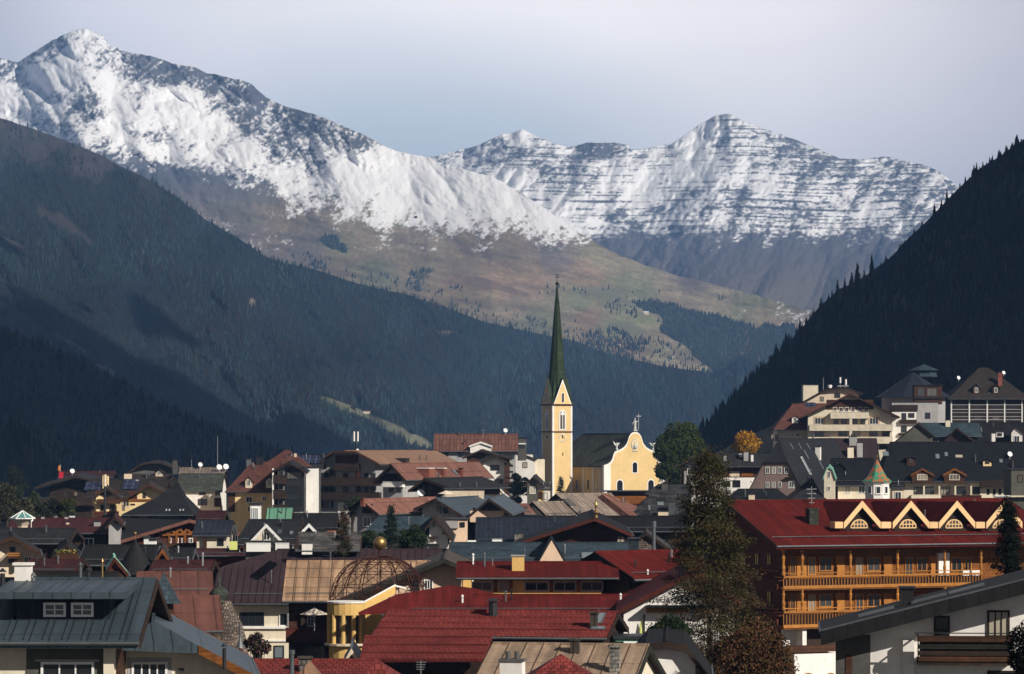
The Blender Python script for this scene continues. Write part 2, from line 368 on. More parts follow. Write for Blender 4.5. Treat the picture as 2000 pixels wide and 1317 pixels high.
# ---------------------------------------------------------------- conifer masses
def conifer_low(tiers=2, sides=5, rng=random):
    v = []; f = []
    for t in range(tiers):
        z0 = .12 + .88 * t / tiers * .85; z1 = min(1.0, z0 + .62 if t < tiers - 1 else 1.0); r = .23 * (1 - .75 * t / tiers)
        b = len(v)
        for s in range(sides):
            a = 2 * math.pi * s / sides + t
            q = r * (1.0 if s % 2 else .68)
            v.append((q * math.cos(a), q * math.sin(a), z0 - (.05 if s % 2 else 0)))
        v.append((0, 0, z1))
        for s in range(sides): f.append((b + s, b + (s + 1) % sides, b + sides))
    return np.array(v), np.array(f)
def forest(name, pos, h, col, proto, seed, lean=.03, wid=1.0, label=None, cat=None):
    rg = np.random.default_rng(seed)
    n = len(pos); v, f = proto
    a = rg.random(n) * 6.283; ca, sa = np.cos(a), np.sin(a)
    w = h * (rg.random(n) * .5 + .8) * wid
    X = (v[None, :, 0] * ca[:, None] - v[None, :, 1] * sa[:, None]) * w[:, None]
    Yy = (v[None, :, 0] * sa[:, None] + v[None, :, 1] * ca[:, None]) * w[:, None]
    Z = v[None, :, 2] * h[:, None]
    X = X + Z * ((rg.random(n) - .5) * lean)[:, None]
    V = np.stack([X, Yy, Z], -1) + pos[:, None, :]
    V[:, :, 2] -= (h * .1)[:, None]
    nf = (f[None] + (np.arange(n) * len(v))[:, None, None]).reshape(-1, 3)
    cc = np.repeat(col[:, None, :], len(v), 1)
    me = bpy.data.meshes.new(name)
    mesh_np(me, V.reshape(-1, 3).astype(np.float32), nf, cc)
    me.materials.append(MATS['foliage'])
    o = bpy.data.objects.new(name, me); C.objects.link(o)
    o['kind'] = 'stuff'
    return tag(o, label, cat)
rg = np.random.default_rng(4)
def scatter(sh, x0, x1, n, hpx, keep, ybot=None, ymargin=0):
    px1, v1, top, bot, Y = SHEETS[sh]
    px = rg.random(n) * (x1 - x0) + x0
    t = top(px) + ymargin; b = bot(px) - 5 if ybot is None else np.minimum(ybot(px), bot(px) - 5)
    area = np.clip(b - t, 0, None); m = area / area.max() > rg.random(n)
    px, t, b = px[m], t[m], b[m]
    py = t + (b - t) * rg.random(len(px))
    k = keep(px, py); px, py = px[k], py[k]
    pos = on_sheet(sh, px, py)
    h = hpx(px, py) * pos[:, 1] / F
    return px, py, pos, h
def tcol(px, py, base, seed, larch=.08, var=1.5, lc=(.11, .07, .03)):
    n = len(px); r_ = np.random.default_rng(seed)
    c = np.ones((n, 3)) * np.array(base) * (1 - var / 2 + var * r_.random(n))[:, None] * (np.clip(.1 + 1.8 * fbm(px + .6 * py, py * 1.5, 150, 4, seed + 1), .2, 2))[:, None]
    pl = fbm(px, py, 70, 3, seed) ; lm = r_.random(n) < larch * np.clip((pl - .35) * 6, 0, 3)
    c[lm] = np.array(lc) * (.4 + .6 * r_.random(lm.sum()))[:, None]
    return c
P2, P3 = conifer_low(2, 5), conifer_low(4, 7)
GREEN = (.019, .032, .033)
px, py, pos, h = scatter('hillside_left_forest', -300, 1750, 62000, lambda x, y: 9 + 5 * rg.random(len(x)) + np.clip((y - 600) / 80, 0, 5),
                         lambda x, y: (clear3(x, y) < .3) & (rg.random(len(x)) > high3(x, y) * .93), ybot=lambda x: 975 + 0 * x)
forest('distant_forest', pos, h, tcol(px, py, GREEN, 5, .22, lc=(.040, .030, .020)), P2, 1, wid=.85, label='distant blue-green conifer forest covering the long left mountainside')
px, py, pos, h = scatter('hillside_near_left', -300, 860, 9000, lambda x, y: 15 + 7 * rg.random(len(x)), lambda x, y: x > -400, ybot=lambda x: 1000 + 0 * x)
forest('hillside_forest', pos, h, tcol(px, py, (.018, .026, .018), 6, .16, lc=(.045, .03, .018)), P3, 2, wid=.8, label='mixed green and rusty forest on the nearer slope at left')
px, py, pos, h = scatter('hillside_knoll', -200, 380, 1500, lambda x, y: 32 + 14 * rg.random(len(x)), lambda x, y: x > -400, ybot=lambda x: 1040 + 0 * x)
forest('knoll_wood', pos, h, tcol(px, py, (.010, .015, .011), 7, .08, lc=(.03, .022, .012)), P3, 3, wid=.8, label='dark wood on the small knoll beyond the leftmost houses')
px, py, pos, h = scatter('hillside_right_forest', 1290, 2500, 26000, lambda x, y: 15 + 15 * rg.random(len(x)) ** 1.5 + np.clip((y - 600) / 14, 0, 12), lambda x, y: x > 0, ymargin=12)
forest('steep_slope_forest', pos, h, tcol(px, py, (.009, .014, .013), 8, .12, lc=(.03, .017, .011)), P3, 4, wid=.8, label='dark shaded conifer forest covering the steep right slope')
def keepw(x, y):
    m = np.zeros(x.shape, bool)
    xx = x + (fbm(x, y, 20, 3, 95) - .5) * 24; yy = y + (fbm(x, y, 20, 3, 96) - .5) * 14
    for i, w in enumerate(woods): m |= inpoly(xx, yy, w) & (rg.random(x.shape) < (1 if i in (0, 1) else .45))
    loose = (fbm(x, y * 1.5, 45, 3, 97) > .62) & (y > 560) & (rg.random(x.shape) < .10) & (x > 560) & (x < 1420)
    loose |= (np.abs(y - top3(x)) < 30) & (rg.random(x.shape) < .06) & (x > 560)
    return m | loose
px, py, pos, h = scatter('mountain_snowy_ridge', 560, 1700, 80000, lambda x, y: 7 + 5 * rg.random(len(x)), keepw, ybot=lambda x: 770 + 0 * x, ymargin=20)
forest('alpine_woods', pos, h, tcol(px, py, (.03, .045, .034), 9, .05), P2, 5, wid=1.0, label='small dark woods scattered over the brown alpine meadows')
# ---------------------------------------------------------------- procedural surface materials (UV are metres on every face)
def surf(name, col, rough=.8, metal=0, brick=None, mortar=.55, noise=.25, nscale=.6, bump=.3, spec=.18, coat=0, streak=0):
    """brick = (width, height, offset, mortar size): seams, courses, tiles or planks, in metres"""
    m, t, b = newmat(name)
    uv = nd(t, 'ShaderNodeUVMap'); L = t.links.new
    g = nd(t, 'ShaderNodeNewGeometry')
    n = nd(t, 'ShaderNodeTexNoise'); n.inputs['Scale'].default_value = nscale; n.inputs['Detail'].default_value = 6; n.inputs['Roughness'].default_value = .65
    L(g.outputs['Position'], n.inputs[0])
    r = nd(t, 'ShaderNodeMapRange'); r.inputs[1].default_value = .3; r.inputs[2].default_value = .7; r.inputs[3].default_value = 1 - noise; r.inputs[4].default_value = 1 + noise
    L(n.outputs['Fac'], r.inputs[0])
    oi = nd(t, 'ShaderNodeObjectInfo'); ro = nd(t, 'ShaderNodeMapRange'); ro.inputs[3].default_value = 1 - min(.22, noise); ro.inputs[4].default_value = 1 + min(.28, noise); L(oi.outputs['Random'], ro.inputs[0])
    rm = nd(t, 'ShaderNodeMath', operation='MULTIPLY'); L(r.outputs[0], rm.inputs[0]); L(ro.outputs[0], rm.inputs[1]); r = rm
    if brick:
        w, h, off, ms = brick
        bt = nd(t, 'ShaderNodeTexBrick'); bt.offset = off; bt.squash = 1
        bt.inputs['Scale'].default_value = 1; bt.inputs['Brick Width'].default_value = w; bt.inputs['Row Height'].default_value = h
        bt.inputs['Mortar Size'].default_value = ms; bt.inputs['Mortar Smooth'].default_value = .2; bt.inputs['Bias'].default_value = 0
        c1 = [c * (1 - noise * .6) for c in col]; c2 = [c * (1 + noise * .6) for c in col]
        bt.inputs['Color1'].default_value = (*c1, 1); bt.inputs['Color2'].default_value = (*c2, 1)
        bt.inputs['Mortar'].default_value = (*[c * mortar for c in col], 1)
        L(uv.outputs[0], bt.inputs[0]); src = bt.outputs['Color']
        bp = nd(t, 'ShaderNodeBump'); bp.inputs['Strength'].default_value = bump; bp.inputs['Distance'].default_value = .03; bp.invert = True
        L(bt.outputs['Fac'], bp.inputs['Height']); L(bp.outputs[0], b.inputs['Normal'])
    else:
        rgb = nd(t, 'ShaderNodeRGB'); rgb.outputs[0].default_value = (*col, 1); src = rgb.outputs[0]
    v = nd(t, 'ShaderNodeVectorMath', operation='SCALE'); L(src, v.inputs[0]); L(r.outputs[0], v.inputs['Scale'])
    if streak:
        mp_ = nd(t, 'ShaderNodeMapping'); mp_.inputs['Scale'].default_value = (2.2, .16, 1); L(uv.outputs[0], mp_.inputs[0])
        n2 = nd(t, 'ShaderNodeTexNoise'); n2.inputs['Scale'].default_value = 1; n2.inputs['Detail'].default_value = 4; L(mp_.outputs[0], n2.inputs[0])
        r2 = nd(t, 'ShaderNodeMapRange'); r2.inputs[1].default_value = .35; r2.inputs[2].default_value = .7; r2.inputs[3].default_value = 1 - streak; r2.inputs[4].default_value = 1 + streak * .6
        L(n2.outputs['Fac'], r2.inputs[0])
        v2 = nd(t, 'ShaderNodeVectorMath', operation='SCALE'); L(v.outputs[0], v2.inputs[0]); L(r2.outputs[0], v2.inputs['Scale']); v = v2
    n3 = nd(t, 'ShaderNodeTexNoise'); n3.inputs['Scale'].default_value = nscale * 9; n3.inputs['Detail'].default_value = 3; L(g.outputs['Position'], n3.inputs[0])
    r3 = nd(t, 'ShaderNodeMapRange'); r3.inputs[1].default_value = .35; r3.inputs[2].default_value = .65; r3.inputs[3].default_value = 1 - noise * .55; r3.inputs[4].default_value = 1 + noise * .55; L(n3.outputs['Fac'], r3.inputs[0])
    v3 = nd(t, 'ShaderNodeVectorMath', operation='SCALE'); L(v.outputs[0], v3.inputs[0]); L(r3.outputs[0], v3.inputs['Scale']); v = v3
    L(v.outputs[0], b.inputs['Base Color'])
    rr = nd(t, 'ShaderNodeMapRange'); rr.inputs[3].default_value = max(.05, rough - .12); rr.inputs[4].default_value = min(1, rough + .12)
    L(n.outputs['Fac'], rr.inputs[0]); L(rr.outputs[0], b.inputs['Roughness'])
    b.inputs['Metallic'].default_value = metal; b.inputs['Specular IOR Level'].default_value = spec
    return m
SEAM = (.62, 40, 0, .03); PAN = (1.1, 2.4, 0, .04); ROWS = (.33, .42, .5, .03)
surf('copper_tan', (.27, .155, .10), .6, brick=(.7, 30, 0, .06), noise=.2, streak=.25, mortar=.35)
surf('copper_brown', (.19, .088, .066), .7, brick=(.7, 2.2, 0, .06), noise=.22, streak=.25, mortar=.4)
surf('copper_warm', (.13, .055, .043), .7, brick=(1.15, 3.0, 0, .04), noise=.15, streak=.2)
surf('pale_copper', (.42, .27, .17), .5, brick=(.95, 1.45, 0, .05), noise=.15, streak=.35, mortar=.35)
surf('beige_metal', (.28, .20, .14), .6, brick=(.85, 2.6, 0, .035), noise=.2, streak=.3, mortar=.45)
surf('tan_grey_metal', (.24, .19, .155), .5, brick=(.6, 30, 0, .06), noise=.2, streak=.35, mortar=.5)
surf('red_sheet', (.105, .0120, .0095), .8, brick=(.6, 40, 0, .03), noise=.22, streak=.25, mortar=.7, spec=.1)
surf('red_tile', (.155, .030, .026), .75, brick=(.30, .38, .5, .03), noise=.25, mortar=.5, bump=.8, spec=.12)
surf('red_brick_tile', (.19, .035, .03), .7, brick=(.25, .2, .5, .02), noise=.5, mortar=.4)
surf('wine_sheet', (.042, .012, .013), .8, brick=SEAM, noise=.25)
surf('brown_sheet', (.040, .024, .028), .75, brick=(.62, 2.6, 0, .03), noise=.15, streak=.15)
surf('taupe_sheet', (.065, .052, .042), .7, brick=(.6, 3, 0, .04), noise=.2, streak=.2)
surf('grey_blue_metal', (.050, .072, .090), .5, .2, brick=(.72, 2.2, 0, .035), noise=.12, streak=.2, mortar=.4, spec=.5)
surf('blue_slate', (.030, .047, .060), .75, brick=(.4, .3, .5, .03), noise=.4)
surf('navy_metal', (.014, .018, .028), .65, brick=(.55, 1.3, 0, .05), noise=.2, streak=.2, mortar=1.8)
surf('slate', (.015, .016, .019), .85, brick=(.35, .3, .5, .03), noise=.35, mortar=.5)
surf('dark_slate', (.009, .010, .014), .85, brick=(.35, .3, .5, .03), noise=.35, mortar=.5)
surf('black_sheet', (.011, .011, .012), .8, brick=SEAM, noise=.3, streak=.2)
surf('charcoal_sheet', (.019, .019, .021), .8, brick=SEAM, noise=.25, streak=.2)
surf('brown_tile', (.034, .026, .022), .85, brick=(.3, .35, .5, .03), noise=.3)
surf('rust_tile', (.085, .034, .026), .85, brick=(.3, .35, .5, .03), noise=.3)
surf('shingle_grey', (.10, .092, .088), .85, brick=(.22, .30, .5, .03), noise=.7, mortar=.35, bump=.8)
surf('shingle_dark', (.04, .04, .042), .85, brick=(1.2, .45, .5, .05), noise=.8, mortar=.3, bump=.8)
surf('shingle_brown', (.15, .12, .10), .9, brick=(.16, .2, .5, .03), noise=.6, mortar=.35, bump=.8)
surf('green_copper', (.12, .27, .19), .7, brick=(.8, 30, 0, .07), noise=.15, mortar=.3)
surf('verdigris', (.22, .50, .38), .7, noise=.2)
surf('church_slate', (.050, .056, .046), .85, brick=(.4, .3, .5, .03), noise=.4, nscale=.25)
surf('spire_green', (.028, .050, .020), .7, brick=(.4, .5, .5, .03), noise=.5, nscale=.35, streak=.3)
surf('white_plaster', (.80, .77, .73), .9, noise=.08, nscale=.35, streak=.06)
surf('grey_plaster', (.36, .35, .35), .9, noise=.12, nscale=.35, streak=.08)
surf('cream_plaster', (.68, .56, .42), .9, noise=.09, nscale=.35, streak=.08)
surf('ivory_plaster', (.72, .64, .50), .9, noise=.09, nscale=.35, streak=.08)
surf('peach_plaster', (.72, .52, .38), .9, noise=.08, nscale=.35)
surf('yellow_plaster', (.66, .43, .15), .9, noise=.08, nscale=.5, streak=.08)
surf('straw_plaster', (.78, .60, .33), .9, noise=.09, nscale=.35, streak=.08)
surf('church_yellow', (.72, .52, .25), .9, noise=.08, nscale=.3, streak=.03)
surf('pink_plaster', (.27, .19, .17), .9, noise=.12, nscale=.4, streak=.08)
surf('dark_plaster', (.10, .095, .09), .9, noise=.2, nscale=.4)
surf('olive_plaster', (.085, .085, .07), .9, noise=.2, nscale=.4)
surf('orange_wood', (.20, .070, .014), .75, brick=(4, .16, .5, .012), noise=.3, mortar=.4)
surf('honey_wood', (.40, .165, .035), .7, noise=.2, nscale=2)
surf('brown_wood', (.06, .026, .014), .8, brick=(3, .18, .5, .014), noise=.3, mortar=.4)
surf('dark_wood', (.030, .018, .013), .75, brick=(3, .18, .5, .014), noise=.35, mortar=.5)
surf('grey_wood', (.022, .022, .018), .85, brick=(3, .2, .5, .014), noise=.35, mortar=.5)
surf('red_wood', (.07, .017, .010), .8, brick=(3, .18, .5, .014), noise=.3, mortar=.5)
surf('gold_trim', (.72, .48, .25), .7, noise=.08)
surf('white_paint', (.78, .78, .76), .5, noise=.04)
surf('brown_paint', (.05, .025, .018), .5, noise=.1)
surf('dark_metal', (.03, .032, .035), .45, .3, noise=.2)
surf('zinc', (.10, .11, .12), .5, .3, noise=.2)
surf('steel', (.45, .45, .46), .35, .8, noise=.1)
surf('rust_iron', (.07, .025, .018), .6, .3, noise=.3)
surf('gold', (.34, .22, .08), .42, .85, noise=.15, nscale=3)
surf('stone', (.20, .19, .17), .9, brick=(.3, .18, .5, .03), noise=.6, mortar=.6, bump=.8)
surf('brick_red', (.20, .07, .05), .9, brick=(.25, .09, .5, .012), noise=.3)
surf('statue_stone', (.62, .63, .60), .8, noise=.2, nscale=3)
surf('bark', (.05, .038, .028), .95, noise=.4, nscale=3)
surf('solar_cell', (.010, .013, .03), .3, .1, brick=(1.0, 1.6, 0, .05), mortar=10, noise=.1, spec=.6)
surf('parasol_cloth', (.72, .62, .50), .9, noise=.05)
surf('lime_plastic', (.62, .66, .22), .7, noise=.05)
surf('red_cloth', (.45, .02, .04), .8, noise=.1)
surf('orange_cloth', (.6, .2, .05), .8, noise=.1)
surf('terracotta', (.35, .12, .05), .8, noise=.2)
m, t, b = newmat('glass'); oi = nd(t, 'ShaderNodeObjectInfo'); cr_ = nd(t, 'ShaderNodeValToRGB'); cr_.color_ramp.interpolation = 'CONSTANT'
e_ = cr_.color_ramp.elements; e_[0].color = (.016, .019, .023, 1); e_[1].position = .55; e_[1].color = (.05, .052, .055, 1)
for p_, c_ in ((.75, (.11, .10, .085, 1)), (.9, (.28, .25, .20, 1))): k_ = e_.new(p_); k_.color = c_
t.links.new(oi.outputs['Random'], cr_.inputs[0]); t.links.new(cr_.outputs[0], b.inputs['Base Color']); b.inputs['Roughness'].default_value = .08; b.inputs['Specular IOR Level'].default_value = .6
m, t, b = newmat('glass_pale'); b.inputs['Base Color'].default_value = (.16, .19, .21, 1); b.inputs['Roughness'].default_value = .12; b.inputs['Specular IOR Level'].default_value = .8
m, t, b = newmat('glass_teal'); b.inputs['Base Color'].default_value = (.10, .26, .26, 1); b.inputs['Roughness'].default_value = .1; b.inputs['Specular IOR Level'].default_value = .9
m, t, b = newmat('glass_curtain'); b.inputs['Base Color'].default_value = (.40, .36, .28, 1); b.inputs['Roughness'].default_value = .25
m, t, b = newmat('solar_frame'); b.inputs['Base Color'].default_value = (.4, .42, .45, 1)
# coloured glazed tiles in lozenges for the turret roof
m, t, b = newmat('lozenge_tiles'); L = t.links.new
uv = nd(t, 'ShaderNodeUVMap'); mp_ = nd(t, 'ShaderNodeMapping'); mp_.inputs['Rotation'].default_value = (0, 0, R(45)); mp_.inputs['Scale'].default_value = (1.6, 1.0, 1)
ck = nd(t, 'ShaderNodeTexChecker'); ck.inputs['Scale'].default_value = 1.15; ck.inputs[1].default_value = (.04, .22, .13, 1); ck.inputs[2].default_value = (.36, .13, .05, 1)
L(uv.outputs[0], mp_.inputs[0]); L(mp_.outputs[0], ck.inputs[0]); L(ck.outputs[0], b.inputs['Base Color']); b.inputs['Roughness'].default_value = .45
mp_.inputs['Rotation'].default_value = (0, 0, R(45)); mp_.inputs['Scale'].default_value = (1, 1, 1)

# ---------------------------------------------------------------- mesh builder
Z = Vector((0, 0, 1))
class MB:
    def __init__(s): s.v = []; s.f = []; s.mi = []; s.m = 0; s.smooth = False
    def face(s, pts):
        b = len(s.v); s.v += [tuple(p) for p in pts]; s.f.append(tuple(range(b, b + len(pts)))); s.mi.append(s.m)
    def hexa(s, p):    # 8 corners: bottom ring 0-3 ccw, top ring 4-7
        for q in ((3, 2, 1, 0), (4, 5, 6, 7), (0, 1, 5, 4), (1, 2, 6, 5), (2, 3, 7, 6), (3, 0, 4, 7)): s.face([p[i] for i in q])
    def box(s, o, x, y, z):    # origin corner and three edge vectors
        if x.cross(y).dot(z) < 0: o = o + x; x = -x
        s.hexa([o, o + x, o + x + y, o + y, o + z, o + x + z, o + x + y + z, o + y + z])
    def cbox(s, c, hx, hy, hz, ux=Vector((1, 0, 0)), uy=Vector((0, 1, 0))):   # centred on base
        s.box(c - ux * hx - uy * hy, ux * 2 * hx, uy * 2 * hy, Z * hz)
    def bar(s, a, b, r, up=None):
        d = (b - a)
        if d.length < 1e-6: return
        q = d.normalized(); u = up or (Z if abs(q.z) < .9 else Vector((1, 0, 0)))
        x = q.cross(u).normalized(); y = x.cross(q).normalized()
        s.box(a - x * r - y * r, x * 2 * r, y * 2 * r, d)
    def tube(s, a, b, r0, r1=None, n=8, cap=True):
        r1 = r0 if r1 is None else r1
        q = (b - a).normalized(); u = Z if abs(q.z) < .9 else Vector((1, 0, 0))
        x = q.cross(u).normalized(); y = q.cross(x).normalized()
        A = [a + (x * math.cos(6.2832 * i / n) + y * math.sin(6.2832 * i / n)) * r0 for i in range(n)]
        B = [b + (x * math.cos(6.2832 * i / n) + y * math.sin(6.2832 * i / n)) * r1 for i in range(n)]
        for i in range(n):
            j = (i + 1) % n
            if r1 < 1e-4: s.face([A[j], A[i], b])
            else: s.face([A[j], A[i], B[i], B[j]])
        if cap:
            s.face(A)
            if r1 > 1e-4: s.face(B[::-1])
    def lathe(s, c, prof, n=12, rot=0, sx=1, sy=1, ux=Vector((1, 0, 0)), uy=Vector((0, 1, 0))):    # prof [(r,z)...] bottom to top
        rings = [[c + (ux * math.cos(rot + 6.2832 * i / n) * sx + uy * math.sin(rot + 6.2832 * i / n) * sy) * r + Z * z for i in range(n)] for r, z in prof]
        for k in range(len(prof) - 1):
            for i in range(n):
                j = (i + 1) % n
                a, b_, c_, d = rings[k][i], rings[k][j], rings[k + 1][j], rings[k + 1][i]
                if prof[k + 1][0] < 1e-4: s.face([a, b_, c_])
                elif prof[k][0] < 1e-4: s.face([a, c_, d])
                else: s.face([a, b_, c_, d])
        if prof[0][0] > 1e-4: s.face(rings[0][::-1])
        if prof[-1][0] > 1e-4: s.face(rings[-1])
    def ball(s, c, r, n=12, m=8, sz=1):
        s.lathe(c, [(r * math.sin(math.pi * i / m), -r * sz * math.cos(math.pi * i / m)) for i in range(m + 1)], n)
    def prism(s, poly, d):       # planar polygon (list of points, ccw seen against d) extruded by vector d
        n = len(poly); q = [p + d for p in poly]
        s.face(poly[::-1]); s.face(q)
        for i in range(n):
            j = (i + 1) % n; s.face([poly[i], poly[j], q[j], q[i]])
    def build(s, name, mats, parent=None, label=None):
        if not isinstance(mats, (list, tuple)): mats = [mats]
        org = parent.matrix_world.translation if parent else Vector()
        o_ = ROOTLOC.get(parent.name, Vector()) if parent else Vector()
        me = bpy.data.meshes.new(name)
        me.from_pydata([tuple(Vector(p) - o_) for p in s.v], [], s.f)
        for k in mats: me.materials.append(MATS[k])
        if len(mats) > 1: me.polygons.foreach_set('material_index', s.mi)
        uvl = me.uv_layers.new(name='UVMap'); uvs = np.zeros(len(me.loops) * 2, np.float32)
        li = 0
        for f in s.f:
            p = [Vector(s.v[i]) for i in f]
            nrm = Vector()
            for i in range(len(p)): nrm += (p[i] - p[0]).cross(p[(i + 1) % len(p)] - p[0])
            if nrm.length < 1e-12: nrm = Vector((0, -1, 0))
            nrm.normalize()
            h = Z.cross(nrm)
            h = h.normalized() if h.length > 1e-3 else Vector((1, 0, 0))
            w = nrm.cross(h)
            for q in p: uvs[li] = q.dot(h); uvs[li + 1] = q.dot(w); li += 2
        uvl.data.foreach_set('uv', uvs)
        if s.smooth:
            me.polygons.foreach_set('use_smooth', np.ones(len(s.f), bool))
            import bmesh
            bm = bmesh.new(); bm.from_mesh(me); bmesh.ops.remove_doubles(bm, verts=bm.verts, dist=1e-4); bm.to_mesh(me); bm.free()
        ob = bpy.data.objects.new(name, me); C.objects.link(ob)
        if parent: ob.parent = parent; ROOTLOC[ob.name] = o_
        if label: ob['label'] = label
        return ob
ROOTLOC = {}
def root(name, loc, label, cat, group=None):
    e = bpy.data.objects.new(name, None); C.objects.link(e); e.location = loc; e.empty_display_size = .5
    ROOTLOC[e.name] = Vector(loc)
    return tag(e, label, cat, group)
def gz(v): return float(ground_z(v.x, v.y))

# ---------------------------------------------------------------- the house kit
HOUSES = []
class House:
    """ridge end r0 = (px, py, k) and r1 = (px, k); R is the side to the camera / right, L the other; 0 and 1 the gable ends"""
    def __init__(s, name, label, r0, r1, s_=None, ey=None, eL=None, eR=None, prof=None, hip=(0, 0), oe=.8, og=.8, t=.22, roof='slate', wall='white_plaster',
                 fascia='dark_wood', cat='house', base=None, rib=0, soff=None, gut=True, group=None, gmat=None, under='dark_wood', hipf=1.0, gi=0, rows=0):
        p0 = P(*r0); k1 = r1[1]; p1 = Vector(((r1[0] - CX) / k1, F / k1, p0.z))
        s.u = (p1 - p0).normalized(); s.l = Vector((-s.u.y, s.u.x, 0)); s.L = (p1 - p0).length / 2; s.M = (p0 + p1) / 2; s.zr = p0.z
        if hipf >= 1: s.M = s.M + s.u * (hip[1] - hip[0]) / 2; s.L += (hip[0] + hip[1]) / 2
        s.hipf = hipf
        def gp(e):
            pg = p1 if gi else p0
            pt = hitp(e[0], e[1], pg, -s.u); return -(pt - pg).dot(s.l), pg.z - pt.z
        if eR or eL:
            if eR: s.sR, s.dR = gp(eR)
            if eL:
                a, s.dL = gp(eL); s.sL = -a
            if not eR: s.sR, s.dR = s.sL, s.dL
            if not eL: s.sL, s.dL = s.sR, s.dR
        else:
            s.sR, s.sL = s_ if isinstance(s_, tuple) else (s_, s_)
            e = s.M - s.l * s.sR
            s.dR = s.zr - (CZ - (ey - HY) * e.y / F)
            s.dL = s.dR * s.sL / s.sR
        s.hip, s.oe, s.og, s.t = hip, oe, og, t
        s.prof = prof or [(0, 0), (1, 1)]
        cs = [s.pt(a, b, 0) for a in (-s.L, s.L) for b in (-s.sR, s.sL)]
        s.base = (min(gz(c) for c in cs) - .6) if base is None else base
        s.base = min(s.base, s.zr - max(s.dR, s.dL) - 1.5)
        loc = Vector((s.M.x, s.M.y, s.base))
        s.root = root(name, loc, label, cat, group); HOUSES.append(s); s.nw = 0
        s.wallm = wall
        s._walls(wall, gmat); s.rows = rows; s._roof(roof, fascia, rib, gut, under)
    def pt(s, a, b, z): return Vector((s.M.x + s.u.x * a + s.l.x * b, s.M.y + s.u.y * a + s.l.y * b, z))
    def zroof(s, b):
        sp, d = (s.sR, s.dR) if b < 0 else (s.sL, s.dL)
        f = abs(b) / sp; pr = s.prof
        for (x0, y0), (x1, y1) in zip(pr, pr[1:]):
            if f <= x1 + 1e-9: return s.zr - d * lerp(y0, y1, (f - x0) / (x1 - x0))
        (x0, y0), (x1, y1) = pr[-2], pr[-1]
        return s.zr - d * (y1 + (y1 - y0) * (f - x1) / (x1 - x0))
    def _walls(s, wall, gmat):
        mb = MB(); wR, wL = -(s.sR - s.oe), (s.sL - s.oe); a0, a1 = -s.L + s.og, s.L - s.og
        s.wR, s.wL, s.a0, s.a1 = wR, wL, a0, a1
        t = s.t * .9
        zR, zL = s.zroof(wR) - t, s.zroof(wL) - t
        s.zR, s.zL = zR, zL
        B = s.base
        mb.face([s.pt(a0, wR, B), s.pt(a1, wR, B), s.pt(a1, wR, zR), s.pt(a0, wR, zR)])
        mb.face([s.pt(a1, wL, B), s.pt(a0, wL, B), s.pt(a0, wL, zL), s.pt(a1, wL, zL)])
        for a, hp, e in ((a0, s.hip[0], 0), (a1, s.hip[1], 1)):
            top = [(wR, zR)]
            if hp > 0 and s.hipf < 1:
                for f in (-s.hipf, s.hipf): top.append((f * (s.sR if f < 0 else s.sL), s.zroof(f * (s.sR if f < 0 else s.sL)) - t))
            if hp <= 0:
                for f, _ in s.prof[::-1][1:]:
                    if 0 < f * s.sR < -wR: top.append((-f * s.sR, s.zroof(-f * s.sR) - t))
                top.append((0, s.zr - t))
                for f, _ in s.prof[1:-1]:
                    if 0 < f * s.sL < wL: top.append((f * s.sL, s.zroof(f * s.sL) - t))
            top.append((wL, zL))
            poly = [s.pt(a, wR, B)] + [s.pt(a, b, z) for b, z in top] + [s.pt(a, wL, B)]
            if e == 1: poly = poly[::-1]
            if gmat and hp <= 0: mb.m = 1
            mb.face(poly); mb.m = 0
        s.wall = mb.build('wall', [wall, gmat] if gmat else wall, s.root)
    def _roof(s, roof, fascia, rib, gut, under):
        mb = MB(); L, t = s.L, s.t
        def row(f, side):
            sp, d = (s.sR, s.dR) if side < 0 else (s.sL, s.dL)
            z = s.zroof(side * f * sp * .99999 if f else 0)
            q_ = max(0, 1 - f / s.hipf); return [s.pt(-L + s.hip[0] * q_, side * f * sp, z), s.pt(L - s.hip[1] * q_, side * f * sp, z)]
        fs = sorted(set([p[0] for p in s.prof] + ([s.hipf] if s.hipf < 1 else []))); D = Z * -t
        fh = [f for f in fs if f <= s.hipf + 1e-6]
        for side in (-1, 1):
            rows = [row(f, side) for f in fs]
            for A, Bq in zip(rows, rows[1:]):
                q = [A[0], A[1], Bq[1], Bq[0]]
                if side < 0: q = q[::-1]
                mb.m = 0; mb.face(q[::1] if False else q)
                mb.m = 1; mb.face([p + D for p in q[::-1]])
                mb.m = 0
                if s.hip[0] <= 0: mb.face([A[0], Bq[0], Bq[0] + D, A[0] + D][::-1 if side < 0 else 1])
                if s.hip[1] <= 0: mb.face([A[1], Bq[1], Bq[1] + D, A[1] + D][::1 if side < 0 else -1])
            e = rows[-1]; mb.face([e[0], e[1], e[1] + D, e[0] + D])
            if s.rows and side < 0:
                A, Bq = rows[0], rows[-1]; n = int((A[0] - Bq[0]).length / s.rows)
                for i in range(1, n + 1): q = i * s.rows / (A[0] - Bq[0]).length; mb.bar(A[0].lerp(Bq[0], q) + Z * .045, A[1].lerp(Bq[1], q) + Z * .045, .045)
            if rib and side < 0:
                for A, Bq in zip(rows, rows[1:]):
                    n = int((A[1] - A[0]).length / rib)
                    for i in range(n + 1):
                        q = i * rib + .02
                        a_ = A[0] + (A[1] - A[0]).normalized() * q; b_ = Bq[0] + (a_ - A[0]) + (A[0] - Bq[0]).dot(s.u) * s.u * 0
                        off = (A[0] - Bq[0]).dot(s.u)
                        b_ = Bq[0] + s.u * (q + off)
                        if (b_ - Bq[0]).dot(s.u) <= (Bq[1] - Bq[0]).length: mb.bar(a_ + Z * .025, b_ + Z * .025, .028)
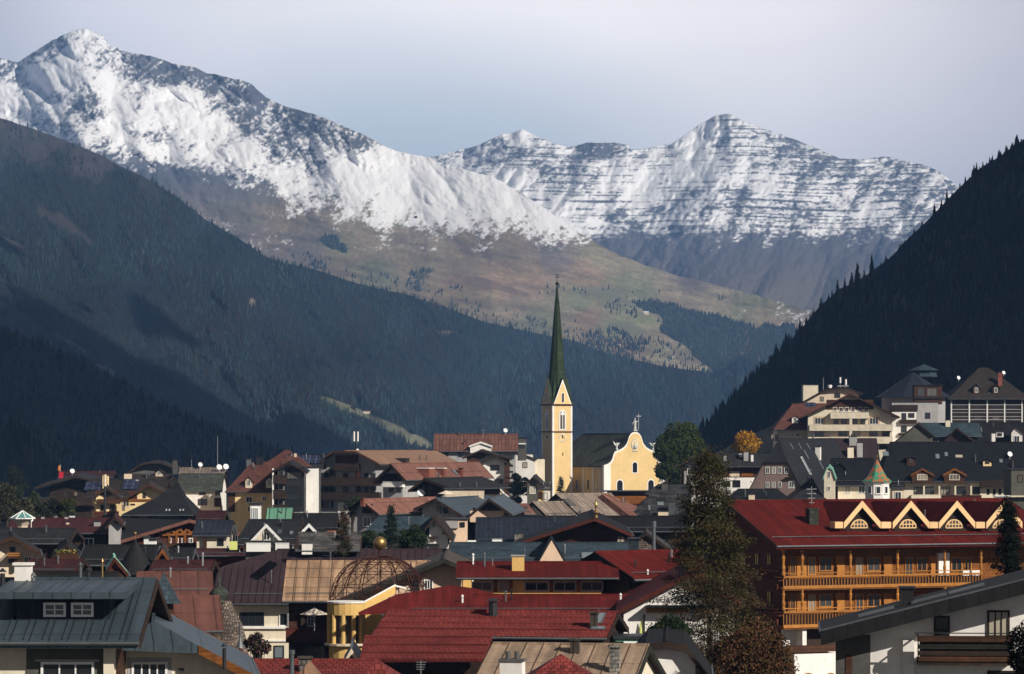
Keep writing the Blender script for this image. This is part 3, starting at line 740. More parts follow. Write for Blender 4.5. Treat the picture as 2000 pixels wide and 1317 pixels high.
        for hp, e, sg in ((s.hip[0], 0, -1), (s.hip[1], 1, 1)):
            if hp > 0:
                for f0, f1 in zip(fh, fh[1:]):
                    A = [row(f0, -1)[e], row(f0, 1)[e]]; Bq = [row(f1, -1)[e], row(f1, 1)[e]]
                    q = [A[0], Bq[0], Bq[1], A[1]] if f0 > 0 else [A[0], Bq[0], Bq[1]]
                    if sg < 0: q = q[::-1]
                    mb.face(q); mb.m = 1; mb.face([p + D for p in q[::-1]]); mb.m = 0
                mb.face([Bq[0], Bq[1], Bq[1] + D, Bq[0] + D])
        # ridge cap
        a, b_ = row(0, -1); mb.bar(a + Z * .04, b_ + Z * .04, .07)
        s.roof = mb.build('roof', [roof, under], s.root)
        if fascia:
            for e, hp in ((0, s.hip[0]), (1, s.hip[1])):
                if hp > 0 and s.hipf >= 1: continue
                h = Z * .34
                for side in (-1, 1):
                    fb = MB()
                    rows = [row(f, side)[e] for f in fs]
                    for ii, (A, Bq) in enumerate(zip(rows, rows[1:])):
                        if hp > 0 and fs[ii] < s.hipf - 1e-6: continue
                        fb.box(A - h + Z * .03 - s.u * (.05 if e == 0 else 0), Bq - A, h, s.u * .05)
                    fb.build('bargeboard', fascia, s.root)
        if gut:
            g_ = MB(); e = row(fs[-1], -1); g_.tube(e[0] - s.l * .08 - Z * .12, e[1] - s.l * .08 - Z * .12, .075, n=6); g_.build('gutter', 'zinc', s.roof)
    # facade frames
    def fac(s, side):
        if side == 'R': return s.pt(0, s.wR, s.zr), -s.l
        if side == 'L': return s.pt(0, s.wL, s.zr), s.l
        if side == '0': return s.pt(s.a0, 0, s.zr), -s.u
        return s.pt(s.a1, 0, s.zr), s.u
    def quad(s, side, x0, y0, x1, y1, off=0):
        p, n = s.fac(side); p = p + n * off; h = Z.cross(n)
        a = hitp(x0, (y0 + y1) / 2, p, n); b = hitp(x1, (y0 + y1) / 2, p, n); zc = hitp((x0 + x1) / 2, y0, p, n).z; zb = hitp((x0 + x1) / 2, y1, p, n).z
        A = Vector((a.x, a.y, zb)); w = (Vector((b.x, b.y, zb)) - A).dot(h)
        return A, h, n, w, zc - zb
    def win(s, side, x0, y0, x1, y1, frame='white_paint', nx=2, ny=1, glass='glass', sill=False, shutter=None, surround=None, off=0, lab=None):
        s.nw += 1; A, h, n, w, H = s.quad(side, x0, y0, x1, y1, off)
        window(s.root, A, h, n, w, H, frame, nx, ny, glass, sill, shutter, surround)
    def wins(s, side, xs, ys, w, hh, **kw):
        for y in ys:
            for x in xs: s.win(side, x - w / 2, y - hh / 2, x + w / 2, y + hh / 2, **kw)
    def panel(s, side, x0, y0, x1, y1, d=.06, mat='dark_wood', name='wall_panel', off=0.0, lab=None):
        A, h, n, w, H = s.quad(side, x0, y0, x1, y1, off)
        mb = MB(); mb.box(A - n * .02, h * w, n * (d + .02), Z * H); return mb.build(name, mat, s.root, lab)
    def balcony(s, side, x0, y0, x1, y1, d=1.2, mat='dark_wood', bal=0, rail=None, solid=True, lab=None):
        A, h, n, w, H = s.quad(side, x0, y0, x1, y1, d)
        mb = MB(); mb.box(A - n * d, h * w, n * d, Z * -.18); sl = mb.build('balcony', mat, s.root, lab)
        rb = MB(); th = .05
        if solid:
            rb.box(A - n * th, h * w, n * th, Z * H)
            for q in (0, w - th): rb.box(A - n * d + h * q, h * th, n * (d - th), Z * H)
            rb.box(A - n * .1 + Z * (H + .003) - h * .04, h * (w + .08), n * .14, Z * .07)
        else:
            for z in (0.03, H - .08): rb.box(A - n * th + Z * z, h * w, n * th, Z * .07)
            for q in (0, w - th):
                for z in (0.03, H - .08): rb.box(A - n * d + h * q + Z * z, h * th, n * (d - th), Z * .07)
            nb = max(2, int(w / (bal or .2)))
            for i in range(nb + 1): rb.box(A - n * th + h * (w - th) * (i / nb) + Z * .09, h * .05, n * .04, Z * (H - .16))
        rb.build('railing', rail or mat, sl)
        return sl
    def slope(s, px, py):        # point on the R-side roof seen at this pixel, with the slope's up vector
        fs = s.prof
        for (x0, y0), (x1, y1) in zip(fs, fs[1:]):
            A = s.pt(0, -x0 * s.sR, s.zr - s.dR * y0); Bq = s.pt(0, -x1 * s.sR, s.zr - s.dR * y1)
            up = (A - Bq).normalized(); n = s.u.cross(up).normalized()
            q = hitp(px, py, A, n); f = -(q - s.M).dot(s.l) / s.sR
            if x0 - .02 <= f <= x1 + .02 or (x1, y1) == fs[-1]: return q, up, n
    def chim(s, px, py, w, top, mat='white_plaster', pot=0, d=None, cap='dark_metal'):
        q, up, n = s.slope(px, py); k = F / q.y; W = w / k / 2; D_ = (d or w * .8) / k / 2; zt = CZ - (top - HY) / k
        mb = MB(); c = Vector((q.x, q.y, q.z - .5)); mb.cbox(c, W, D_, zt - c.z - .1, s.u, s.l)
        mb.m = 1; mb.cbox(Vector((q.x, q.y, zt - .1)), W + .07, D_ + .07, .1, s.u, s.l)
        for i in range(pot): mb.tube(Vector((q.x, q.y, zt)) + s.u * ((i + .5) / pot - .5) * W * 1.6, Vector((q.x, q.y, zt + .35)) + s.u * ((i + .5) / pot - .5) * W * 1.6, .12)
        mb.build('chimney', [mat, cap], s.roof)
    def pipe(s, px, py, top, r=.12, mat='zinc', hat=True):
        q, up, n = s.slope(px, py); k = F / q.y; zt = CZ - (top - HY) / k
        mb = MB(); mb.tube(q - Z * .2, Vector((q.x, q.y, zt)), r)
        if hat: mb.tube(Vector((q.x, q.y, zt + .05)), Vector((q.x, q.y, zt + .2)), r * 1.7, r * .3)
        mb.build('vent_pipe', mat, s.roof)
    def sky(s, px, py, w, h, frame='zinc', glass='glass_pale'):
        q, up, n = s.slope(px, py); k = F / q.y; W = w / k; z1 = s.slope(px, py - h / 2)[0]; z0 = s.slope(px, py + h / 2)[0]; H = (z1 - z0).length
        c = q - s.u * W / 2 - up * H / 2
        mb = MB(); mb.box(c + n * .01, s.u * W, up * H, n * .09); mb.m = 1; e = .08; mb.box(c + s.u * e + up * e + n * .1, s.u * (W - 2 * e), up * (H - 2 * e), n * .015)
        mb.build('skylight', [frame, glass], s.roof)
    def solar(s, px, py, w, h):
        s_ = s.slope(px, py); q, up, n = s_; k = F / q.y; W = w / k; H = (s.slope(px, py - h / 2)[0] - s.slope(px, py + h / 2)[0]).length
        c = q - s.u * W / 2 - up * H / 2 + n * .12; mb = MB(); mb.box(c, s.u * W, up * H, n * .05); mb.build('solar_panel', 'solar_cell', s.roof)
    def dormer(s, px, top, w, bot, wall=None, roof='slate', frame='white_paint', trim=None, arch=False, win=True, ov=.25, pitch=None, nx=2, wf=.5):
        """gabled dormer facing the R side: px centre, top py of its ridge, eave-to-eave width w px, bottom py of its face"""
        q, up, n = s.slope(px, bot); k = F / q.y; W = w / k / 2; zt = CZ - (top - HY) / k; f = -s.l
        H = zt - q.z; rise = pitch * W if pitch else min(H * .5, W * .9)
        zs = q.z + H - rise
        ww = W - ov; back = (s.dR / s.sR); depth = H / max(back * (s.prof[1][1] / s.prof[1][0] if len(s.prof) > 2 else 1), .2) * .98
        depth = min(depth, s.sR * .95)
        mb = MB(); c = q + f * .15
        zsw = zt - rise * ww / W - .12
        poly = [c - s.u * ww - Z * .3, c + s.u * ww - Z * .3, Vector((*(c + s.u * ww).xy, zsw)), Vector((*c.xy, zt - .12)), Vector((*(c - s.u * ww).xy, zsw))]
        mb.prism(poly[::-1], s.l * depth)
        dm = mb.build('dormer', wall or s.wallm, s.root)
        rb = MB(); fr = c + f * ov
        for sg in (-1, 1):
            A = Vector((*fr.xy, zt)); Bq = Vector((*(fr + s.u * W * sg).xy, zs))
            rb.box(Bq, A - Bq, s.l * (depth + ov), Z * .12)
        rb.build('dormer_roof', roof, dm)
        TRIM = .6 if arch else .36
        if trim:
            tb = MB()
            for sg in (-1, 1):
                A = Vector((*fr.xy, zt - TRIM * .6)) + f * .03; Bq = Vector((*(fr + s.u * W * sg).xy, zs - TRIM * .6)) + f * .03
                tb.box(Bq, A - Bq, f * .06, Z * TRIM)
            tb.build('dormer_bargeboard', trim, dm)
        if arch:
            rr_ = ww * .62; gb = MB(); b0 = c + f * .03 + Z * .22; hr = s.u if Z.cross(f).dot(s.u) > 0 else -s.u
            for i in range(10): a0_, a1_ = math.pi * i / 10, math.pi * (i + 1) / 10; gb.bar(b0 + hr * math.cos(a0_) * rr_ + Z * math.sin(a0_) * rr_ * .85, b0 + hr * math.cos(a1_) * rr_ + Z * math.sin(a1_) * rr_ * .85, .055)
            for x_ in (-.36, -.12, .12, .36): gb.bar(b0 + hr * x_ * rr_ * 1.6, b0 + hr * x_ * rr_ * 1.6 + Z * rr_ * .85 * math.sqrt(max(0, 1 - (x_ * 1.6) ** 2)), .05)
            for z_ in (0, .38): gb.bar(b0 - hr * rr_ * (1 if z_ == 0 else .88) + Z * z_ * rr_, b0 + hr * rr_ * (1 if z_ == 0 else .88) + Z * z_ * rr_, .045)
            fw = gb.build('window', frame, dm); gb = MB(); gb.prism([b0 - f * .03 + hr * math.cos(math.pi * i / 10) * rr_ + Z * math.sin(math.pi * i / 10) * rr_ * .85 for i in range(11)], f * .03); gb.build('window_pane', 'glass', dm); win = False
        if win:
            hw = ww * wf; h0 = .25; hh = max(.4, (zsw - q.z) * .95 if rise < H * .8 else H * .5)
            window(dm, c - s.u * hw + Z * h0, s.u if Z.cross(f).dot(s.u) > 0 else -s.u, f, hw * 2, hh, frame, nx, 1, 'glass', base=c)
        return dm
    def dish(s, px, py, r=.45, top=None):
        q, up, n = s.slope(px, py); antenna_dish(s.roof, q, r)
    def mast(s, px, py, top, r=.04, arms=0, mat='steel'):
        q, up, n = s.slope(px, py); k = F / q.y; zt = CZ - (top - HY) / k
        mb = MB(); e = Vector((q.x, q.y, zt)); mb.tube(q - Z * .2, e, r, n=6)
        for i in range(arms):
            z = e - Z * (.25 + .4 * i); mb.bar(z - s.u * (.5 - .08 * i), z + s.u * (.5 - .08 * i), .03)
            mb.bar(z - s.l * .3, z + s.l * .3, .02)
        mb.build('antenna', mat, s.roof)

def antenna_dish(par, q, r=.45):
    mb = MB(); mb.tube(q, q + Z * .7, .04, n=6); c = q + Z * .8; d = Vector((.35, -.8, .35)).normalized()
    mb.tube(c, c + d * r * .3, r * .35, r, n=12, cap=True); mb.bar(c, c + d * r, .02); mb.build('satellite_dish', 'white_paint', par)
def hitp(px, py, p, n):
    d = Vector(((px - CX) / F, 1, -(py - HY) / F)); return O + d * ((p - O).dot(n) / d.dot(n))
def window(par, A, h, n, w, H, frame='white_paint', nx=2, ny=1, glass='glass', sill=False, shutter=None, surround=None, base=None):
    """A lower left corner on the wall, h right, n outward"""
    e = min(.09, w * .12); mb = MB(); A = Vector(A)
    if base is not None and (A - base).dot(h) > 0: A = base - h * w / 2 + Z * (A.z - base.z)
    D_ = n * .09
    for o_, x, z in ((A, h * w, Z * e), (A + Z * (H - e), h * w, Z * e), (A + Z * e, h * e, Z * (H - 2 * e)), (A + h * (w - e) + Z * e, h * e, Z * (H - 2 * e))):
        mb.box(o_ - n * .01, x, D_, z)
    for i in range(1, nx): mb.box(A + h * (e + (w - 2 * e) * i / nx - e * .3) + Z * e, h * e * .6, n * .06, Z * (H - 2 * e))
    for i in range(1, ny): mb.box(A + h * e + Z * (e + (H - 2 * e) * i / ny - e * .2), h * (w - 2 * e), n * .05, Z * e * .4)
    if sill: mb.box(A - h * .08 - Z * .08, h * (w + .16), n * .16, Z * .077)
    if surround: 
        mb.m = 1
        sw = .16
        for o_, x, z in ((A - h * sw - Z * sw, h * (w + 2 * sw), Z * (sw - .003)), (A - h * sw + Z * (H + .003), h * (w + 2 * sw), Z * sw), (A - h * sw, h * (sw - .003), Z * H), (A + h * (w + .003), h * sw, Z * H)): mb.box(o_, x, n * .03, z)
    f = mb.build('window', [frame, surround] if surround else frame, par)
    pb = MB(); pb.box(A + h * e * .8 + Z * e * .8, h * (w - 1.6 * e), n * .025, Z * (H - 1.6 * e)); pb.build('pane', glass, f) if not par.name.startswith('dormer') else pb.build('window_pane', glass, par)
    if shutter:
        sb = MB()
        for q in (-w * .5 - .02, w + .02): sb.box(A + h * q, h * w * .5, n * .05, Z * H)
        sb.build('shutters', shutter, par)
    return f

def pyramid(name, label, cx, top, k, w, eave, roof, wall, cat='turret', n=8, rot=.3927, ball=None, depth=None, bodyw=None, base=None, flare=0, par=None):
    c = P(cx, eave, k); zt = CZ - (top - HY) / k; r = w / k / 2; H = zt - c.z
    if par is None:
        g = gz(c) - .5 if base is None else CZ - (base - HY) / k
        rt = root(name, Vector((c.x, c.y, g)), label, cat)
        if wall:
            mb = MB(); mb.lathe(Vector((c.x, c.y, g)), [((bodyw or w * .8) / k / 2, 0), ((bodyw or w * .8) / k / 2, c.z - g)], n, rot); mb.build('wall', wall, rt)
    else: rt = par
    pr = [(r, 0), (r * (.62 if flare else .66), H * (.22 if flare else .34)), (0, H)]
    mb = MB(); mb.lathe(c, pr, n, rot); rf = mb.build('roof', roof, rt)
    if ball:
        mb = MB(); mb.tube(Vector((c.x, c.y, zt - .1)), Vector((c.x, c.y, zt + ball * 3)), ball * .2, n=6); mb.ball(Vector((c.x, c.y, zt + ball * 3)), ball); mb.build('finial', 'gold', rf)
    return rt, c, r
def flat(name, label, x0, x1, top, k, depth, wall, base=None, cat='building', yaw=0, cap='dark_metal', par=None, over=.15):
    """flat-roofed block; front face spans x0..x1 px at scale k"""
    a = P(x0, top, k); w = (x1 - x0) / k; u = Vector((math.cos(R(yaw)), math.sin(R(yaw)), 0)); l = Vector((-u.y, u.x, 0))
    g = gz(a) - .5 if base is None else CZ - (base - HY) / k
    rt = root(name, Vector((a.x + w / 2, a.y + depth / 2, g)), label, cat) if par is None else par
    mb = MB(); mb.box(Vector((a.x, a.y, g)), u * w, l * depth, Z * (a.z - g)); mb.build('wall', wall, rt)
    mb = MB(); mb.box(a - u * over - l * over + Z * .003, u * (w + 2 * over), l * (depth + 2 * over), Z * .16); rf = mb.build('roof', cap, rt)
    def q(px0, py0, px1, py1, off=0):
        n = -l; A = hitp(px0, (py0 + py1) / 2, a + n * off, n); B_ = hitp(px1, (py0 + py1) / 2, a + n * off, n); z0 = hitp((px0 + px1) / 2, py1, a, n).z; z1 = hitp((px0 + px1) / 2, py0, a, n).z
        return Vector((A.x, A.y, z0)), u, n, (B_ - A).dot(u), z1 - z0
    def wn(x0_, y0_, x1_, y1_, **kw):
        A, h, n, w_, H = q(x0_, y0_, x1_, y1_); window(rt, A, h, n, w_, H, **kw)
    def pn(x0_, y0_, x1_, y1_, d=.06, mat='dark_wood', nm='wall_panel'):
        A, h, n, w_, H = q(x0_, y0_, x1_, y1_); m_ = MB(); m_.box(A - n * .02, h * w_, n * (d + .02), Z * H); m_.build(nm, mat, rt)
    rt_ = type('B', (), {})(); rt_.root = rt; rt_.win = wn; rt_.panel = pn; rt_.roof = rf
    return rt_
# ---------------------------------------------------------------- near trees
def quad_cloud(name, c, d, up, ln, wd, col, parent, mat='foliage'):
    """many small leaf-sized faces: centre c, direction d, side up; numpy arrays"""
    n = len(c); a = c - d * ln[:, None] / 2; s_ = np.cross(d, up); s_ /= np.linalg.norm(s_, axis=1)[:, None] + 1e-9
    w = s_ * wd[:, None] / 2
    V = np.stack([a - w * .5, a + w * .5, a + d * ln[:, None] * .6 + w, a + d * ln[:, None], a + d * ln[:, None] * .6 - w], 1)
    o_ = np.array(ROOTLOC.get(parent.name, Vector())) if parent else np.zeros(3)
    f = np.arange(n * 5).reshape(n, 5); me = bpy.data.meshes.new(name)
    mesh_np(me, (V.reshape(-1, 3) - o_).astype(np.float32), f, np.repeat(col[:, None], 5, 1))
    me.materials.append(MATS[mat]); o = bpy.data.objects.new(name, me); C.objects.link(o)
    if parent: o.parent = parent
    return o
def unit(v): return v / (np.linalg.norm(v, axis=1)[:, None] + 1e-9)
def conifer(name, label, px, top, base, k, w, col=(.02, .032, .018), n=6000, size=.3, cat='tree', seed=1, droop=.25, loose=.0, group=None, gap=.35, round_top=0.0, bark='bark', col2=None):
    r = np.random.default_rng(seed); b = P(px, base, k); g = gz(b); H = CZ - (top - HY) / k - g
    c0 = Vector((b.x, b.y, g)); rt = root(name, c0, label, cat, group); W = w / k / 2
    vis = (base - top) / k; zb = max(.05, 1 - vis / H * 1.1)
    mb = MB(); mb.tube(c0 - Z * .3, c0 + Z * H * .97, max(.05, H * .013), .015, n=7)
    nb = int(46 + H * 2) if n < 50000 else 210; az = r.random(nb) * 6.283; hz = zb + (1 - zb) * (np.arange(nb) / nb) ** .9
    rad = lambda h: W * np.clip((1 - h) / (1 - zb) * 1.05, 0, 1) ** (.8 - round_top)
    L_ = rad(hz) * (.6 + .5 * r.random(nb))
    for i in range(nb):
        s0 = c0 + Z * float(hz[i] * H); e = s0 + Vector((math.cos(az[i]) * L_[i], math.sin(az[i]) * L_[i], -droop * L_[i] * (1 - hz[i])))
        mb.tube(s0, e, .012 + .02 * float(L_[i]) / max(W, .1), .006, n=4, cap=False)
    mb.build('trunk', bark, rt)
    bi = r.integers(0, nb, n); wgt = r.random(n) < (L_[bi] / L_.max()) ** .6 + .1; bi = bi[wgt]; n = len(bi)
    t = r.random(n) ** .6
    a_ = az[bi] + (r.normal(size=n) * .22) * (1.15 - t * .4); l_ = L_[bi] * t * (1 + loose * r.normal(size=n) * .2)
    spread = .14 * W * (1.1 - t)
    c = np.stack([np.cos(a_) * l_, np.sin(a_) * l_, hz[bi] * H - droop * l_ * (1 - hz[bi])], 1) + r.normal(size=(n, 3)) * np.array([1, 1, .8]) * (spread[:, None] + size * .35) + np.array(c0)
    d = unit(np.stack([np.cos(a_), np.sin(a_), -.35 + 0 * a_], 1) + r.normal(size=(n, 3)) * .55); up = unit(r.normal(size=(n, 3)) * .5 + np.array([0, 0, 1]))
    base_c = np.array(col)[None] * (.55 + .9 * r.random(n))[:, None] * (.75 + .5 * r.random(nb))[bi][:, None]
    if col2 is not None:
        m = (r.random(nb)[bi] + .25 * r.random(n)) < .42; base_c[m] = np.array(col2) * (.5 + .9 * r.random(m.sum()))[:, None]
    quad_cloud('crown', c, d, up, size * (.7 + .8 * r.random(n)), size * .35 * (.6 + .8 * r.random(n)), base_c, rt)
    return rt
def leafy(name, label, px, top, base, k, w, col=(.04, .055, .02), n=7000, size=.3, blobs=16, seed=1, cat='tree', col2=None, group=None, lift=.25):
    r = np.random.default_rng(seed); b = P(px, base, k); g = gz(b); zt = CZ - (top - HY) / k; H = zt - g
    c0 = Vector((b.x, b.y, g)); rt = root(name, c0, label, cat, group); W = w / k / 2; Hc = min((base - top) / k * 1.1, H * .9); zc = H - Hc / 2
    mb = MB(); mb.tube(c0 - Z * .3, c0 + Z * zc, max(.06, H * .022), max(.04, H * .012), n=8)
    th = r.random(blobs) * 6.283; ph = np.arccos(r.random(blobs) * 2 - 1); rr = .35 + .45 * r.random(blobs)
    bc = np.stack([np.cos(th) * np.sin(ph) * rr * W, np.sin(th) * np.sin(ph) * rr * W, zc + np.cos(ph) * rr * Hc / 2], 1)
    br = (.26 + .26 * r.random(blobs)) * min(W, Hc / 2) * 1.15
    for i in range(blobs): mb.tube(c0 + Z * zc * .7, c0 + Vector(bc[i]), .05 * W / 3 + .02, .015, n=5, cap=False)
    mb.build('trunk', 'bark', rt)
    bi = r.integers(0, blobs, n); v = unit(r.normal(size=(n, 3))); rad = br[bi] * (.72 + .38 * r.random(n))
    keep = fbm(v[:, 0] * 3 + bi, v[:, 2] * 3 + v[:, 1] * 2, 1.0, 3, seed) > .36
    bi, v, rad = bi[keep], v[keep], rad[keep]; n = len(bi)
    c = bc[bi] + v * rad[:, None] * np.array([1, 1, .85]) + np.array(c0)
    d = unit(v * .4 + r.normal(size=(n, 3))); up = unit(v + r.normal(size=(n, 3)) * .6)
    cc = np.array(col)[None] * (.6 + .8 * r.random(n))[:, None] * (.8 + .4 * r.random(blobs))[bi][:, None]
    if col2 is not None:
        m = r.random(n) < .35; cc[m] = np.array(col2) * (.6 + .8 * r.random(m.sum()))[:, None]
    quad_cloud('crown', c, d, up, size * (.7 + .6 * r.random(n)), size * .6 * (.7 + .6 * r.random(n)), cc, rt)
    return rt
# individual conifers along the skyline of the steep right slope: one prototype with trunk and crown, copied
def proto_skyline():
    protos = []
    for sd_ in range(3):
        r = random.Random(sd_); rt = bpy.data.objects.new('pine_tree', None); C.objects.link(rt); ROOTLOC[rt.name] = Vector()
        tag(rt, 'dark conifer standing out on the skyline of the steep shaded slope at right', 'tree', 'conifers along the skyline of the right slope')
        mb = MB(); mb.tube(Vector((0, 0, -1)), Vector((0, 0, .95)), .018, .004, n=5); mb.build('trunk', 'bark', rt)
        v = []; f = []; tiers = 11
        for t in range(tiers):
            h = .12 + .85 * t / tiers; rad = .19 * (1 - t / tiers) ** .8 + .012; ns = 11; b0 = len(v)
            off = (r.uniform(-.01, .01), r.uniform(-.01, .01))
            for s in range(ns):
                a = 6.283 * s / ns + t * .7; q = rad * (r.uniform(.85, 1.25) if s % 2 else r.uniform(.3, .55))
                v.append((q * math.cos(a) + off[0], q * math.sin(a) + off[1], h - (.035 if s % 2 else 0) * (1 - .5 * t / tiers)))
            v.append((off[0], off[1], h + .13))
            for s in range(ns): f.append((b0 + s, b0 + (s + 1) % ns, b0 + ns))
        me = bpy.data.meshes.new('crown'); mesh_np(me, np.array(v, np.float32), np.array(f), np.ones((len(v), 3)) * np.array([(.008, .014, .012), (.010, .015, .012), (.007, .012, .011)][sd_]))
        me.materials.append(MATS['foliage']); o = bpy.data.objects.new('crown', me); C.objects.link(o); o.parent = rt
        protos.append(rt)
    return protos
def copy_thing(o, parent=None):
    c = o.copy(); C.objects.link(c); c.parent = parent
    for ch in list(o.children): copy_thing(ch, c)
    return c
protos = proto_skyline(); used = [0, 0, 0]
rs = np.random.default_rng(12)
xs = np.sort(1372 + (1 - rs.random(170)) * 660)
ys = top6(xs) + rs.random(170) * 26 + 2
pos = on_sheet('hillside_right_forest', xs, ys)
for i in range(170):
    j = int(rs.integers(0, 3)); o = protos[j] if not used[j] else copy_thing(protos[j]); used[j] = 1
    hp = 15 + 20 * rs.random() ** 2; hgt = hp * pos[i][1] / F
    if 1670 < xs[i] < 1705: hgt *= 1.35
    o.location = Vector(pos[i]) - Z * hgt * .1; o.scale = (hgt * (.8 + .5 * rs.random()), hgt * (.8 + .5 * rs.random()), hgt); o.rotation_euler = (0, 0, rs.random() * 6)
# ================================================================ the village, far rows first
H_ = House
# ---- church
def church():
    p0 = P(1240, 847, 8.75)
    h = House('church', 'yellow baroque parish church with curved white-edged gable facade and tall green spire', (1240, 847, 8.75), (1139, 8.505), s_=(7.7, 7.7), eL=(1181, 911), hip=(0, 6),
              roof='church_slate', wall='church_yellow', fascia=None, oe=.7, og=.35, cat='church', gut=False)
    u, l = h.u, h.l
    # facade
    pf = h.M - u * (h.L) ; pf = Vector((pf.x, pf.y, 0)); n = -u; hh = Z.cross(n)
    def fp(dx, py, off=0):    # dx in px from the facade axis along the facade, py
        return pf + hh * (dx / 8.75 / .889) + n * off + Z * (CZ - (py - HY) / 8.75)
    half = [(0, 843.5), (5, 844.5), (9.5, 848), (12.8, 854), (14.5, 860), (17, 867), (22, 873), (29, 877.5), (36, 880), (41, 882.5), (43.5, 888), (45.5, 896), (49, 902), (54, 905.5), (59, 907.5), (62.5, 908.5)]
    def outline(sc, dy, bottom=990, off=0):
        pts = [(x * sc, y + dy) for x, y in half]
        return [fp(-x, y, off) for x, y in pts[::-1]] + [fp(x, y, off) for x, y in pts[1:]] + [fp(62.5 * sc, bottom, off), fp(-62.5 * sc, bottom, off)]
    def slab(off, d, sc, dy, bottom=1000):
        mb = MB(); Lp = outline(sc, dy, bottom, off)
        top = Lp[:-2]; m_ = len(top) // 2; zb = CZ - (bottom - HY) / 8.75
        for i in range(len(top) - 1):      # column strips keep the outline's faces convex
            a, b = top[i], top[i + 1]
            if abs((a - b).dot(hh)) < 1e-4: continue
            A, B_ = Vector((a.x, a.y, zb)), Vector((b.x, b.y, zb))
            mb.face([A, B_, b, a]); mb.face([A - n * d, a - n * d, b - n * d, B_ - n * d]); mb.face([a, b, b - n * d, a - n * d])
        for a in (top[0], top[-1]): A = Vector((a.x, a.y, zb)); mb.face([A, a, a - n * d, A - n * d])
        return mb
    slab(.15, .75, 1.0, 0).build('facade_edge', 'white_plaster', h.root)
    slab(.20, .3, .945, 3.2).build('facade', 'church_yellow', h.root)
    mb = MB()      # dark coping along the curved top
    top = outline(1.0, 0, 1000, .2)[:-2]
    for a, b in zip(top, top[1:]): mb.box(a + Z * .003, b - a, -n * .95, Z * .16)
    mb.build('coping', 'dark_metal', h.root)
    for sx in (-1, 1):
        mb = MB(); x0, x1 = sorted((sx * 49, sx * 62)); a = fp(x0, 1000, .23); mb.box(a, hh * ((x1 - x0) / 8.75 / .889), -n * .1, Z * ((1000 - 909) / 8.75)); mb.build('corner_pilaster', 'white_plaster', h.root)
    def arch(axis, py0, py1, w, off, par, nrm, right, name='window', fr='white_plaster', gl='glass', sc=8.75, wf=1.35, cs=.889):
        W = w / sc / cs / 2; z0 = CZ - (py1 - HY) / sc; z1 = CZ - (py0 - HY) / sc - W
        def ring(r, b0): return [axis + right * -r + Z * b0, axis + right * r + Z * b0] + [axis + right * (r * math.cos(i * math.pi / 8)) + Z * (z1 + r * math.sin(i * math.pi / 8)) for i in range(9)]
        mb = MB(); mb.prism([p + nrm * off for p in ring(W * wf, z0 - W * (wf - 1))], nrm * .06); f = mb.build(name, fr, par)
        mb = MB(); mb.prism([p + nrm * (off + .065) for p in ring(W, z0)], nrm * .02); mb.build('pane', gl, f); return f
    def fax(dx): return pf + hh * (dx / 8.75 / .889)
    f = arch(fax(-1), 903, 923, 9, .2, h.root, n, hh); arch(fax(-31), 938, 962, 11, .2, h.root, n, hh); arch(fax(31), 938, 962, 11, .2, h.root, n, hh)
    mb = MB(); c = fax(-1) + n * .2 + Z * (CZ - (868 - HY) / 8.75)
    mb.prism([c + hh * (.95 * math.cos(i * .5236)) + Z * (1.25 * math.sin(i * .5236)) for i in range(12)], n * .12)
    mb.m = 1; mb.prism([c + hh * (.75 * math.cos(i * .5236)) + Z * (1.0 * math.sin(i * .5236)) for i in range(12)], n * .14)
    mb.m = 0; mb.lathe(c + n * .12 - Z * .8, [(.42, 0), (.45, .5), (.3, .9), (.12, 1.05), (.2, 1.2), (.12, 1.4), (0, 1.45)], 8)
    mb.cbox(c - Z * 1.55 + n * .05, .7, .12, .2, hh, n); mb.build('relief_niche', ['statue_stone', 'straw_plaster'], h.root)
    # statues: the risen figure with cross staff on top, an angel on each shoulder
    def statue(base, hgt, staff=False, wing=0):
        s = hgt / 2.4; b = MB(); b.smooth = False
        b.cbox(base, .35 * s, .35 * s, .22 * s, hh, n); q = base + Z * .22 * s
        b.lathe(q, [(.26 * s, 0), (.30 * s, .15 * s), (.24 * s, .7 * s), (.27 * s, 1.15 * s), (.30 * s, 1.5 * s), (.12 * s, 1.72 * s), (.09 * s, 1.78 * s), (.15 * s, 1.9 * s), (.14 * s, 2.05 * s), (0, 2.17 * s)], 9)
        b.tube(q + Z * 1.45 * s + hh * .2 * s, q + Z * 1.55 * s + hh * .75 * s, .08 * s, .05 * s, n=6)
        b.tube(q + Z * 1.45 * s - hh * .2 * s, q + Z * 1.0 * s - hh * .55 * s, .08 * s, .05 * s, n=6)
        if staff: e = q + hh * .75 * s; b.tube(e, e + Z * 2.9 * s, .05 * s, n=6); b.bar(e + Z * 2.45 * s - hh * .5 * s, e + Z * 2.45 * s + hh * .5 * s, .05 * s)
        if wing:
            for sg in (-1, 1):
                w0 = q + Z * 1.4 * s - n * .1; b.prism([w0, w0 + hh * sg * .5 * s + Z * .5 * s, w0 + hh * sg * 1.25 * s + Z * (1.15 if sg == wing else .6) * s, w0 + hh * sg * .8 * s + Z * .1 * s, w0 + hh * sg * .3 * s - Z * .5 * s], -n * .07)
        return b
    statue(fax(0) + Z * (CZ - (843.5 - HY) / 8.75 + .15) , 3.0, staff=True).build('statue', 'statue_stone', h.root)
    statue(fax(-36) + Z * (CZ - (880 - HY) / 8.75 + .15), 1.7, wing=-1).build('angel_statue', 'statue_stone', h.root)
    statue(fax(36) + Z * (CZ - (880 - HY) / 8.75 + .15), 1.7, wing=1).build('angel_statue', 'statue_stone', h.root)
    # nave side wall: pilasters and arched windows
    pl, nl = h.fac('L'); rl = Z.cross(nl)
